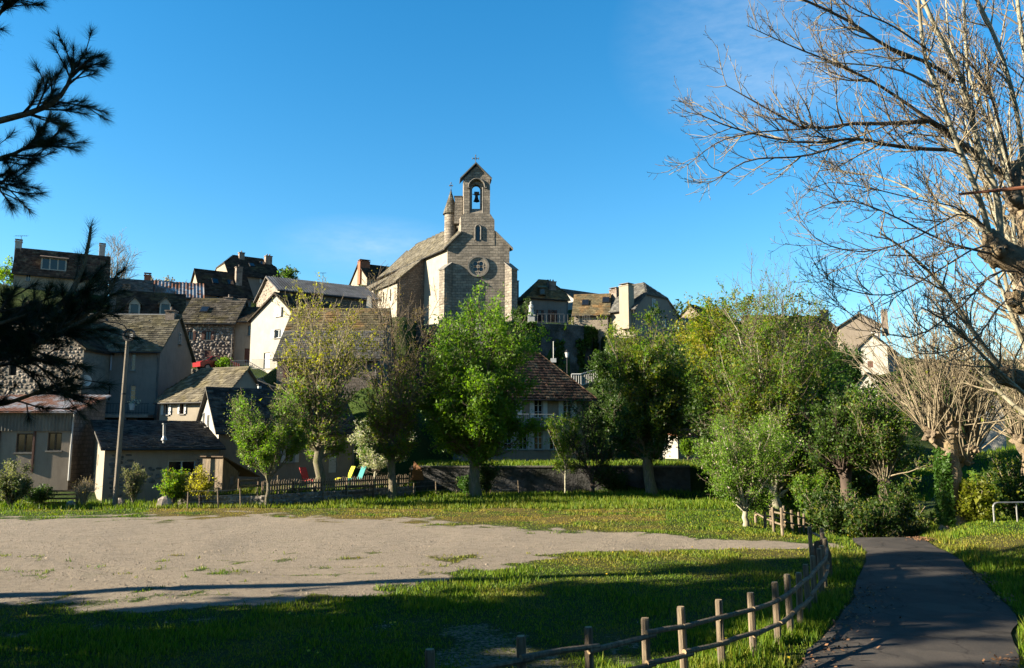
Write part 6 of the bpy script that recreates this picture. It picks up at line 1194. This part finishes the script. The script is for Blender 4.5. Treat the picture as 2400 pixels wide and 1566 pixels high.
shrub('brown twiggy bush left of the annexe corner', 195, 1180, 44.6, 1.5, .65, 124, [('lf_bud', 775, 0.027, -.2, 1.2, .06)], n=44, ang=(.05, .6), twig='twig_pale')
shrub('leafy grey-green bush at the far left edge', 22, 1185, 43.5, 2.2, .95, 125, [('lf_grey', 6975, 0.046, -.2, 1.2, .1), ('lf_dark', 3875, 0.046, -.2, .6, .1)], n=30)
shrub('dark low bush at the far left foot of the shed', 90, 1182, 45, 1.0, .9, 126, [('lf_dark', 3875, 0.046, -.2, 1.2, .1)], n=24, ang=(.2, 1.1))
shrub('green weed clump at the foot of the dense lime', 1095, 1150, 52.0, 1.1, .8, 127, [('lf_ivy', 3410, 0.053, -.2, 1.2, .12)], n=18)
shrub('leafy shrub climbing the trunk of the dense lime', 1140, 1148, 52.4, 2.0, .5, 128, [('lf_dark', 3720, 0.053, -.2, 1.2, .12)], n=18, ang=(.05, .4))
shrub('bright vine on the white shed front', 1612, 1072, 65.2, 1.6, .5, 129, [('lf_lime', 2790, 0.061, -.2, 1.2, .1)], n=14, ang=(.05, .5))
shrub('dark hedge clump on the upper garden left of the white shed', 1440, 1120, 55.6, 1.2, 1.0, 130, [('lf_dark', 4030, 0.061, -.2, 1.2, .15)], n=18, ang=(.2, 1.2))
shrub('bright green garden shrub by the upper lane wall', 524, 855, 74.6, 1.3, .8, 131, [('lf_lime', 2790, 0.076, -.2, 1.2, .15)], n=16, ang=(.1, 1.0))
for i, (a, b, Y, h, w, mt, lb) in enumerate(((1965, 1215, 39.5, 2.9, 1.7, 'lf_dark', 'dark scrub at the bend of the lane behind the far fence'), (2040, 1235, 38.5, 2.0, 1.5, 'lf_dark', 'low scrub on the left bank where the lane dips'), (2110, 1240, 41, 2.8, 1.9, 'lf_dark', 'shaded scrub between the two pollards over the lane'), (1905, 1150, 46, 2.4, 1.2, 'lf_green', 'leafy scrub just behind the end of the far fence'), (2330, 1220, 37, 1.8, 1.5, 'lf_green', 'scrub behind the tube barrier'), (2400, 1200, 36, 2.6, 1.6, 'lf_dark', 'dark scrub at the right edge behind the barrier'), (2290, 1215, 34.6, 1.5, .7, 'lf_olive', 'mossy shoots right of the pollard trunk'), (2060, 1180, 52, 3.0, 2.2, 'lf_dark', 'tall dark scrub filling the hollow beyond the lane'))):
    shrub(lb, a, b, Y, h, w, 140 + i, [(mt, 3800, .075, -.2, 1.2, .14), ('lf_olive', 1395, 0.053, .2, 1.2, .12)], n=26, ang=(.1, 1.1), twig='twig_pale')
# ---- skyline trees
tree('bare_tree', 'bare forked tree on the skyline right of the long brown roof', 268, 640, 112, 2.0, .22, 5.6, (3.4, 3, 5.0), 0, 151, [], nl=16, ang=(.1, .8), n2=10, n3=5, low=.3, rt=.02, twig='twig_pale', bark='twig_pale')
tree('blossom_tree', 'pale pink blossom tree on the left skyline', 382, 665, 112, 1.5, .18, 3.2, (2.3, 2, 1.6), 0, 152, [('lf_pink', 1500, .13, -.1, 1.1, .15)], nl=12, n2=7, n3=3, rt=.02)
tree('bare_tree', 'small dark bare tree left of the cream-gabled skylight house', 430, 668, 112, 1.2, .15, 2.6, (1.5, 1.5, 1.6), 0, 153, [], nl=10, n2=8, n3=4, rt=.02, twig='twig_dark', bark='twig_dark')
tree('bare_tree', 'purplish bare treetop behind the hipped house', 515, 640, 128, 2, .2, 4.0, (2.8, 2.6, 3.2), 0, 154, [], nl=14, n2=10, n3=4, rt=.022)
tree('conifer', 'feathery green evergreen right of the hipped house', 676, 665, 118, 1.0, .15, 2.8, (1.9, 1.8, 2.6), 0, 155, [('lf_dark', 1800, .16, -.1, 1.1, .2), ('lf_green', 900, .14, .2, 1.1, .15)], nl=14, n2=7, n3=3, rt=.02)
tree('bare_tree', 'tiny bare treetop behind the chapel roof', 925, 640, 140, 2, .15, 3.4, (2.0, 1.6, 1.8), 0, 156, [('lf_dark', 200, .12, .2, 1.1, .1)], nl=12, n2=6, n3=3, rt=.022, twig='twig_dark')
for i, (a, b, Y, h, w, mt, lb) in enumerate(((12, 690, 100, 3.6, 2.4, 'lf_lime', 'bright green bush left of the hilltop house'), (305, 665, 104, 2.0, 1.6, 'lf_green', 'pale green bush under the bare skyline tree'), (362, 675, 100, 1.6, 1.4, 'lf_lime', 'light green bush below the pink blossom'), (1228, 745, 101, 3.2, 1.6, 'lf_dark', 'dark bush between church and terrace statue'), (1352, 758, 104, 1.9, .9, 'lf_grey', 'grey climber against the pale stone house wall'), (1410, 800, 100, 1.6, .8, 'lf_lime', 'small bright bush at the end of the church terrace wall'))):
    shrub(lb, a, b, Y, h, w, 160 + i, [(mt, 1500, .13, -.2, 1.2, .18)], n=16, ang=(.1, 1.1), rt=.015)
tree('bare_tree', 'two bare poplar-like stems left of the dark-roofed barn', 1582, 740, 135, 2.5, .14, 4.4, (1.2, 1.2, 3.0), 0, 158, [], nl=10, n2=7, n3=3, rt=.02, twig='twig_dark', ang=(.05, .4))

# ---- pollarded planes on the right
def pollard(name, label, base, th, tr, heads, seed, leaves=(), bark='bark_old', shoots=60, L=(3, 6), spread=.55, n2=4, n3=3, twig='twig_pale', rs=.04, group=None, upx=0.):
    rg = random.Random(seed); r = np.random.RandomState(seed); b = Vector((base.x, base.y, gz(base.x, base.y))); root = thing(name, label, 'tree', b, group); body = []; sh = []
    pts, rad = [b + Vector((0, 0, -.3))], [tr * 1.5]
    for f, k in ((.05, 1.25), (.2, 1.0), (.4, .93), (.6, .98), (.8, .95), (1, 1.05)): pts.append(b + Vector((rg.gauss(0, tr * .15) + upx * f * th, rg.gauss(0, tr * .15), th * f))); rad.append(tr * k * rg.uniform(.93, 1.07))
    body.append((pts, rad))
    for (dx, dy, dz, hr) in heads:
        h = b + Vector((dx, dy, dz)); s = pts[-1] - Vector((0, 0, th * .15)); body.append(([s, s.lerp(h, .5) + Vector((rg.uniform(-.08, .08), 0, .05)), s.lerp(h, .8) + Vector((rg.uniform(-.06, .06), 0, 0)), h, h + Vector((0, 0, hr * .5))], [tr * .7, hr * .72, hr * .66, hr * .85, hr * .3]))
        for k in range(16): a = rg.uniform(0, 2 * pi); e = h + Vector((cos(a) * hr * .8, sin(a) * hr * .8, rg.uniform(-.9, .8) * hr)); s_ = rg.uniform(.18, .4); body.append(([e - (e - h) * .5, e, e + (e - h) * .45 + Vector((0, 0, .06))], [hr * s_ * 1.2, hr * s_, hr * .06]))
        for k in range(shoots // len(heads)):
            a = rg.uniform(0, 2 * pi); e = h + Vector((cos(a) * hr * .6, sin(a) * hr * .6, hr * rg.uniform(-.1, .4))); pol = abs(rg.gauss(0, spread)); d = Vector((sin(pol) * cos(a), sin(pol) * sin(a), cos(pol))); LL = rg.uniform(*L) * (1 - .25 * min(1, pol)); sh.append(line(rg, e, d, LL, 8, .085, .03, rs * rg.uniform(.6, 1.2), .010))
    s2 = ramify(rg, sh, n2, lambda P, t: P * .28 * (1.2 - t) + .25, (.3, .8), .08, .014, .008, 4, .3, .1); s3 = ramify(rg, s2, n3, lambda P, t: P * .4 + .1, (.4, .9), .06, .009, .006, 3, .3, .1) if n3 else []
    tube_obj('trunk', [(body, 12)], bark, root); tube_obj('branches', [(sh, 5), (s2, 3), (s3, 3)], twig, root)['kind'] = 'stuff'
    for (mt, n, size, zl, zh, sp) in leaves:
        C = sample(s2 + s3, n, r, sp); V, Fq = leaf_quads(C, size, r, .4); np_obj('foliage', V, Fq, M[mt], root)
    return root, b
rp, b = pollard('pollard_plane', 'knobbly pollarded plane with bare upright shoots beside the lane', W(2235, 1225, 35), 3.6, .42, ((-.6, .1, 3.9, .42), (.1, -.1, 4.2, .45), (.75, .1, 2.7, .32), (1.0, -.2, 3.3, .26)), 201, [('lf_olive', 500, .05, 0, 1, .1)], shoots=150, L=(3.2, 8.2), spread=.42, n2=5, n3=3, rs=.034)
r = np.random.RandomState(5); N = 2600; a_ = r.uniform(pi * .8, pi * 1.38, N); zz = r.rand(N) ** 1.3 * 3.4 * (.55 + .9 * fbm(a_ * 1.3, a_ * 0 + 2)); rr_ = .38 + .42 * fbm(a_ * 1.6 + 4, zz * 1.3) * r.rand(N) ** .5; C = np.stack([b.x + np.cos(a_) * rr_, b.y + np.sin(a_) * rr_, b.z + zz], 1); V, Fq = leaf_quads(C, .07, r); np_obj('ivy', V, Fq, M['lf_ivy'], rp)
N = 1500; a_ = r.uniform(pi * 1.6, pi * 2.2, N); C = np.stack([b.x + np.cos(a_) * (.48 + .3 * r.rand(N)), b.y + np.sin(a_) * (.48 + .3 * r.rand(N)), b.z + .4 + 1.5 * r.rand(N)], 1); V, Fq = leaf_quads(C, .05, r); np_obj('moss_shoots', V, Fq, M['lf_olive'], rp)
pollard('pollard_plane', 'leafy pollard with upright shoots over the lane bend', W(2078, 1215, 44), 1.5, .3, ((0, 0, 1.9, .42),), 202, [('lf_dark', 9000, .07, 0, 1, .2), ('lf_green', 6000, .065, 0, 1, .16), ('lf_olive', 4000, .06, 0, 1, .14)], shoots=90, L=(2.4, 5.4), spread=.5, n2=6, n3=3, bark='twig_dark')
pollard('pollard_plane', 'dark shaded pollard left of the lane bend', W(1985, 1200, 45), 2.0, .3, ((-.1, 0, 2.3, .4), (.5, .2, 2.6, .3)), 203, [('lf_dark', 10000, .07, 0, 1, .18), ('lf_green', 3000, .065, 0, 1, .16)], shoots=70, L=(2.2, 4.6), spread=.6, n2=6, n3=3, twig='twig_dark', bark='twig_dark')
pollard('pollard_plane', 'bare pollard behind the barrier at the right edge', W(2420, 1190, 42), 3.2, .4, ((-.3, 0, 3.6, .5), (.6, 0, 3.8, .45)), 204, [('lf_olive', 800, .06, 0, 1, .12)], shoots=110, L=(3, 7), spread=.6, n2=6, n3=4)
# ---- the big plane at the right edge: limbs follow the photograph, twigs are grown
rg = random.Random(77); TB_ = Vector((15.6, 22, 0)); TB_.z = gz(TB_.x, TB_.y); root = thing('great_plane_tree', 'huge bare plane tree reaching over the sky from the right edge', 'tree', TB_); k1, k2 = W(2335, 590, 21.5), W(2352, 880, 21.0)
def sm(pl, r0, r1, n=14):                          # smooth a pixel/depth polyline into a limb
    P = [W(*p) for p in pl]; t = np.linspace(0, len(P) - 1, n); out = []
    for v in t:
        i = min(int(v), len(P) - 2); f = v - i; p0, p1, p2, p3 = P[max(i - 1, 0)], P[i], P[i + 1], P[min(i + 2, len(P) - 1)]
        out.append(.5 * ((2 * p1) + (p2 - p0) * f + (2 * p0 - 5 * p1 + 4 * p2 - p3) * f * f + (3 * p1 - p0 - 3 * p2 + p3) * f ** 3))
    return out, [r0 + (r1 - r0) * i / (n - 1) for i in range(n)]
body = [([TB_ - Vector((0, 0, .3)), TB_ + Vector((-.1, 0, 1.2)), TB_ + Vector((-.3, -.1, 3.2)), W(2470, 780, 21.5), W(2450, 640, 21.6), W(2425, 520, 21.8)], [.85, .62, .56, .55, .48, .36]),
        ([W(2465, 720, 21.5), W(2400, 620, 21.5), k1, W(2315, 540, 21.4)], [.45, .38, .40, .16]), ([W(2470, 860, 21.5), W(2420, 900, 21.2), k2, W(2330, 868, 20.9)], [.4, .3, .26, .10]), ([W(2430, 560, 21.8), W(2395, 430, 22.2), W(2385, 380, 22.3)], [.4, .32, .2])]
for c_, hr, n_ in ((k1, .42, 26), (k2, .26, 12), (W(2385, 470, 22), .4, 18), (W(2395, 700, 21.4), .42, 16)):
    for i in range(n_): a = Vector((rg.gauss(0, 1), rg.gauss(0, 1), rg.gauss(0, .8))).normalized(); e = c_ + a * hr * rg.uniform(.5, 1.0); body.append(([e - a * hr * .4, e, e + a * hr * .35 + Vector((0, 0, .08))], [hr * .45, hr * rg.uniform(.25, .45), .04]))
pale = [sm(p, a * .66, b * .7) for p, a, b in (
    (((2345, 560, 21.5), (2335, 450, 21.3), (2290, 330, 21), (2255, 190, 20.8), (2190, 60, 20.6), (2130, -80, 20.4)), .135, .07), (((2318, 545, 21.3), (2290, 450, 21), (2240, 330, 20.6), (2200, 215, 20.4), (2165, 120, 20.2), (2150, -40, 20)), .12, .06),
    (((2380, 470, 21.9), (2320, 300, 22), (2270, 170, 22.3), (2260, 20, 22.5), (2250, -90, 22.6)), .09, .05), (((2352, 870, 21), (2290, 790, 20.6), (2230, 700, 20.3), (2180, 640, 20), (2120, 585, 19.6), (2060, 545, 19.4)), .11, .03),
    (((2345, 600, 21.5), (2280, 520, 22.5), (2180, 470, 23.2), (2080, 420, 24), (1960, 400, 24.5)), .07, .02), (((2400, 400, 22), (2380, 250, 21.5), (2340, 110, 21), (2290, 0, 20.8), (2260, -60, 20.6)), .10, .06), (((2190, 205, 20.4), (2110, 165, 20.2), (2000, 150, 20), (1900, 145, 19.8)), .055, .015),
    (((2420, 940, 21), (2330, 860, 20.2), (2240, 770, 19.8), (2160, 720, 19.4)), .09, .02), (((2250, 180, 20.8), (2225, 90, 21), (2215, -30, 21.2)), .05, .02), (((2440, 300, 22), (2400, 120, 21.6), (2380, -40, 21.4)), .1, .07))]
dark = [sm(p, a * .66, b * .8) for p, a, b in (
    (((2400, 445, 22.3), (2300, 370, 22), (2235, 325, 21.7), (2185, 285, 21.3), (2100, 290, 20.9), (1990, 290, 20.4), (1890, 302, 20), (1790, 250, 19.7), (1700, 200, 19.5)), .17, .012), (((2280, 352, 22), (2180, 350, 21.5), (2080, 340, 21), (2010, 325, 20.6), (1900, 335, 20.2), (1790, 320, 19.9), (1690, 290, 19.6), (1628, 262, 19.5)), .10, .010),
    (((2235, 190, 20.9), (2180, 150, 20.6), (2080, 110, 20.2), (1990, 50, 19.9), (1885, 0, 19.6), (1790, -40, 19.4)), .085, .03), (((2010, 325, 20.6), (1890, 365, 20.3), (1760, 375, 20), (1680, 420, 19.8), (1655, 432, 19.7)), .05, .008), (((1890, 302, 20), (1780, 310, 19.6), (1690, 330, 19.4), (1620, 380, 19.2), (1612, 390, 19.2)), .035, .008),
    (((2185, 285, 21.3), (2060, 200, 21), (1960, 150, 20.6), (1860, 110, 20.3), (1750, 60, 20)), .07, .010), (((2350, 600, 21.5), (2280, 585, 21), (2200, 560, 20.5), (2080, 500, 20), (1980, 470, 19.6), (1890, 500, 19.3)), .06, .010), (((2405, 640, 21.5), (2330, 640, 21), (2250, 720, 20), (2140, 790, 19.4), (2030, 760, 19), (1950, 700, 18.8)), .045, .010),
    (((2345, 585, 21.5), (2290, 580, 21), (2190, 640, 20), (2090, 690, 19.4), (1990, 680, 19), (1920, 640, 18.8)), .045, .010), (((2335, 560, 21.4), (2260, 500, 21), (2140, 560, 20.2), (2030, 590, 19.8), (1930, 570, 19.4), (1875, 520, 19.2)), .045, .010), (((2420, 690, 21.4), (2350, 710, 21), (2280, 800, 20), (2170, 830, 19.4), (2080, 800, 19.1)), .04, .010),
    (((2180, 120, 20.2), (2090, 60, 19.8), (2000, 20, 19.5), (1940, -30, 19.3)), .04, .015), (((2372, 420, 21.8), (2345, 300, 21.4), (2300, 180, 21), (2200, 80, 21.5), (2120, 10, 22), (2050, -60, 22)), .06, .02), (((2335, 560, 21.5), (2250, 490, 21.2), (2160, 470, 20.8), (2030, 440, 20.2), (1930, 430, 19.8), (1860, 480, 19.4)), .035, .008))]
s2 = ramify(rg, dark + pale, 2.6, lambda P, t: min(1.9, P * .2 * (1.3 - t) + .4), (.35, .95), .05, .028, .008, 6, .15, .10); s3 = ramify(rg, s2, 5.0, lambda P, t: P * .34 + .18, (.4, 1.0), .10, .011, .0055, 5, .12, .10); s4 = ramify(rg, s3, 4.6, lambda P, t: P * .22 + .06, (.4, 1.0), .12, .0075, .006, 3, .25, .1)
s2 += ramify(rg, dark + pale, .8, lambda P, t: .6, (.4, 1.1), .06, .012, .007, 5, .5, .1)
tube_obj('trunk', [(body, 12)], 'bark_old', root); tube_obj('pale_limbs', [(pale, 9)], 'bark_plane', root); tube_obj('dark_limbs', [(dark, 8)], 'twig', root); tube_obj('branches', [(s2, 5), (s3, 3)], 'twig_pale', root); tube_obj('twigs', [(s4, 3)], 'twig_dark', root)
tips = np.array([tuple(p[-1]) for p, _ in s3 + s4]); r = np.random.RandomState(3); V, Fq = leaf_quads(tips, .016, r, 0, .5); np_obj('buds', V, Fq, M['twig_dark'], root)
print('great plane twigs', len(s2), len(s3), len(s4))
# a second plane behind it thickens the net of twigs on the right
b2 = W(2500, 1150, 31); tree('plane_tree', 'second bare plane behind the huge one at the right edge', 0, 0, 0, 6.0, .5, 11.5, (6.2, 5.0, 9.5), 0, 301, [], nl=30, ang=(.05, 1.1), n2=14, n3=7, low=.5, up=.05, rt=.010, base=b2, twig='twig_pale', bark='bark_plane', l2=.3, l3=.42)
q = W(2370, 445, 20.5); e0, e1 = W(2250, 455, 20.6), W(2440, 436, 20.2); m = MB(); m.cyl(e1, e0, .06, .035, 8); tag(m.build('cut_branch', M['terracotta']), 'orange-brown dead branch stub sticking out before the pale limbs', 'branch')

# ---- pines on the left: one whose boughs hang into view, others whose shade falls on the car park, further unseen ones added to block sky light
def needles(shoots, r, per, length, width):
    """Needles round the shoots [(p, dir, len)]: thin triangles in one mesh."""
    P, D, L = (np.array([tuple(s[0]) for s in shoots]), np.array([tuple(s[1]) for s in shoots]), np.array([s[2] for s in shoots])); n = len(P) * per; i = np.repeat(np.arange(len(P)), per); t = r.rand(n, 1) ** .8
    b = P[i] + D[i] * L[i][:, None] * t; rv = r.normal(0, 1, (n, 3)); rv -= D[i] * (rv * D[i]).sum(1)[:, None]; rv /= np.linalg.norm(rv, axis=1)[:, None]; a = r.uniform(.35, 1.15, (n, 1)) * (1.15 - .55 * t); d = D[i] * np.cos(a) + rv * np.sin(a)
    tip = b + d * length * r.uniform(.7, 1.15, (n, 1)); tip[:, 2] -= .02 * length * 5 * r.rand(n); s = np.cross(d, r.normal(0, 1, (n, 3))); s /= np.linalg.norm(s, axis=1)[:, None]
    return np.stack([b - s * width, b + s * width, tip], 1).reshape(-1, 3), np.arange(3 * n).reshape(-1, 3)
PB = Vector((-9.3, 8.6, 0)); PB.z = gz(PB.x, PB.y); pine = thing('pine_tree', 'pine with dark drooping boughs hanging into the left edge', 'tree', PB); rg = random.Random(31); r = np.random.RandomState(31)
bough = [sm(p, a, .012, 10) for p, a in (
    (((-420, 380, 8.4), (-200, 330, 8.2), (-30, 290, 8), (60, 268, 8), (118, 246, 8), (150, 215, 8), (166, 180, 8), (172, 150, 8)), .045), (((-400, 130, 8.4), (-150, 80, 8.1), (-20, 45, 8), (8, 18, 8), (14, 2, 8)), .03), (((-420, 520, 8.4), (-200, 450, 8.2), (-60, 400, 8), (-10, 375, 7.9), (40, 358, 7.8), (75, 335, 7.8)), .04), (((-300, 470, 8.2), (-120, 430, 8), (-40, 425, 7.9), (5, 440, 7.8)), .03),
    (((-420, 720, 8.2), (-180, 775, 8), (-40, 765, 7.8), (60, 745, 7.7), (140, 720, 7.7), (185, 655, 7.7), (206, 580, 7.7), (213, 533, 7.7)), .045), (((-400, 780, 8), (-150, 820, 7.7), (0, 810, 7.6), (100, 785, 7.5), (190, 745, 7.5), (250, 690, 7.5), (272, 650, 7.5)), .045), (((-400, 790, 7.8), (-100, 850, 7.5), (30, 830, 7.4), (130, 785, 7.3), (210, 745, 7.3), (250, 722, 7.3)), .04),
    (((-420, 900, 8), (-200, 950, 7.7), (-20, 950, 7.6), (60, 930, 7.5), (122, 905, 7.5)), .035), (((-380, 740, 7.6), (-150, 785, 7.3), (-40, 770, 7.2), (70, 735, 7.2)), .04), (((-400, 800, 7.6), (-140, 870, 7.3), (-20, 860, 7.2), (70, 840, 7.2)), .035), (((-400, 720, 8), (-200, 755, 7.8), (-80, 745, 7.7), (20, 725, 7.6)), .035))]
sub = ramify(rg, bough[:4], 5.2, lambda P, t: .33 * (1.2 - .5 * t), (.35, .85), .04, .012, .007, 5, .3, .06, .8) + ramify(rg, [(p[:-3], r_[:-3]) for p, r_ in bough[4:7]] + bough[8:], 5.8, lambda P, t: .40 * (1.15 - .4 * t), (.35, 1.0), -.02, .012, .007, 5, .12, .06, .8) + ramify(rg, bough[7:8], 2.4, lambda P, t: .38, (.3, .8), .02, .010, .006, 5, .4, .06, .8)
sub2 = ramify(rg, sub, 2, lambda P, t: .25, (.35, .8), .02, .008, .006, 3, .3, .06)
shoots = []
for pts, rad in bough + sub + sub2:
    L = (pts[-1] - pts[-2]).length; d = (pts[-1] - pts[-2]).normalized(); shoots.append((pts[-1] - d * min(.22, L * 1.0), d, min(.24, L + .03)))
    if len(pts) > 4 and L < .3: d2 = (pts[-2] - pts[-3]).normalized(); shoots.append((pts[-3], d2, (pts[-2] - pts[-3]).length))
print('pine shoots', len(shoots))
top_ = PB + Vector((-.4, .3, 15)); trunk = [([PB - Vector((0, 0, .3)), PB + Vector((0, 0, .6)), PB + Vector((.05, 0, 4)), PB + Vector((-.1, .1, 9)), top_], [.42, .34, .3, .22, .05])]
up_l = []
for i in range(46): z = rg.uniform(6.5, 14.8); a = rg.uniform(0, 2 * pi); L_ = 2.7 * (1.05 - (z - 5) / 12); d = Vector((cos(a), sin(a), .25)); up_l.append(line(rg, PB + Vector((0, 0, z)), d, L_, 4, .06, .02, .05, .015))
sub3 = ramify(rg, up_l, 9, lambda P, t: .55, (.5, 1.0), .03, .012, .008, 3, .25, .08)
tube_obj('trunk', [(trunk, 12), (up_l, 5), (bough, 7)], 'bark_old', pine); tube_obj('branches', [(sub, 5), (sub2, 4), (sub3, 3)], 'twig_dark', pine)
V, Fq = needles(shoots, r, 112, .14, .0017); np_obj('foliage', V, Fq, M['needle'], pine)
sh3 = [(p[-2], (p[-1] - p[-2]).normalized(), (p[-1] - p[-2]).length) for p, _ in sub3]; V, Fq = needles(sh3, r, 46, .26, .012); np_obj('crown', V, Fq, M['needle'], pine)
def shade_pine(label, x, y, h, z0, rad, seed, n=70, shape=.35, k=46, wd=.045):
    rg = random.Random(seed); r = np.random.RandomState(seed); b = Vector((x, y, gz(x, y))); root = thing('pine_tree', label, 'tree', b, 'pines beside the car park'); tr = [([b - Vector((0, 0, .3)), b + Vector((0, 0, 1)), b + Vector((.1, 0, h * .5)), b + Vector((0, 0, h))], [.45, .36, .28, .05])]; lim = []
    for i in range(n): z = z0 + (h - z0) * rg.random(); f = (z - z0) / (h - z0); a = i * 2.4; L_ = rad * (1 - f ** 2.2 * (1 - shape)) * rg.uniform(.75, 1.05); lim.append(line(rg, b + Vector((0, 0, z)), Vector((cos(a), sin(a), .15)), L_, 4, .05, .02, .06, .02))
    s = ramify(rg, lim, 9, lambda P, t: .75 * (1.2 - .5 * t), (.5, 1.1), .02, .015, .01, 2, .15, .08); tube_obj('trunk', [(tr, 10), (lim, 4)], 'bark_old', root); tube_obj('branches', [(s, 3)], 'twig_dark', root)
    sh = [(p[0], (p[-1] - p[0]).normalized(), (p[-1] - p[0]).length) for p, _ in s]; V, Fq = needles(sh, r, k, .38, wd); np_obj('crown', V, Fq, M['needle'], root)
shade_pine('tall pine left of the car park, farthest of the shading row', -26.5, 12.0, 20, 3.0, 3.75, 41, 230, .97)
shade_pine('tall pine left of the car park, middle of the shading row', -26.0, 4.2, 19, 1.8, 3.1, 42, 190, .95)
shade_pine('low pine filling the gap of the shading row', -23.5, 8.6, 8.6, .8, 2.4, 43, 60, .3)
shade_pine('pine with a high crown at the far end of the shading row', -28.5, 16.3, 20, 12.2, 1.9, 51, 70, .9)
shade_pine('near pine left of the viewpoint', -15, 4.3, 17, 2.5, 3.2, 52, 90, .9, 24, .08)  # added out of view so its crown cuts sky light on the foreground
shade_pine('near pine left behind the viewpoint', -14, -3, 17, 2.5, 3.8, 53, 90, .9, 24, .08)  # second near one, added to screen the sky
shade_pine('slim pine at the back of the shading row', -32, 9.6, 11.6, 1.5, 1.9, 50, 90, .9)
shade_pine('pine at the near end of the shading row', -27.0, -2.5, 17, 2.0, 3.6, 44, 95, .8, 26, .08)
shade_pine('pine behind the camera side of the shading row', -27.0, -9.5, 16, 2.0, 3.6, 45, 80, .8, 26, .08)
shade_pine('pine standing behind the viewpoint, left one', -9, -8, 16, 1.5, 4.5, 46, 80, .9, 22, .09)  # first of a stand added behind the viewpoint to lower sky fill
shade_pine('pine standing behind the viewpoint, middle one', -1, -10, 17, 1.5, 4.8, 47, 80, .9, 22, .09)  # added for the same purpose, blocks sky from behind
shade_pine('pine standing behind the viewpoint, right one', 7.5, -8.5, 16, 1.5, 4.6, 48, 80, .9, 22, .09)  # added, unseen: shields the foreground from sky light
shade_pine('pine beside the lane behind the viewpoint', 14, -4, 15, 1.5, 4.2, 49, 70, .9, 22, .09)  # last of the added stand that dims the sky fill
shade_pine('pine left of the car park just outside the left edge', -16.2, 14.0, 15, 2.6, 2.7, 54, 110, .9, 26, .08)  # added to block sky light coming from the left
shade_pine('pine right of the lane beside the viewpoint', 18.5, 9, 15, 1.5, 4.0, 55, 80, .9, 22, .09)  # added to screen the sky on the right
shade_pine('pine right of the lane a little behind the viewpoint', 19.5, 2, 16, 1.5, 4.4, 56, 80, .9, 22, .09)  # added likewise, out of view, against sky light from the right
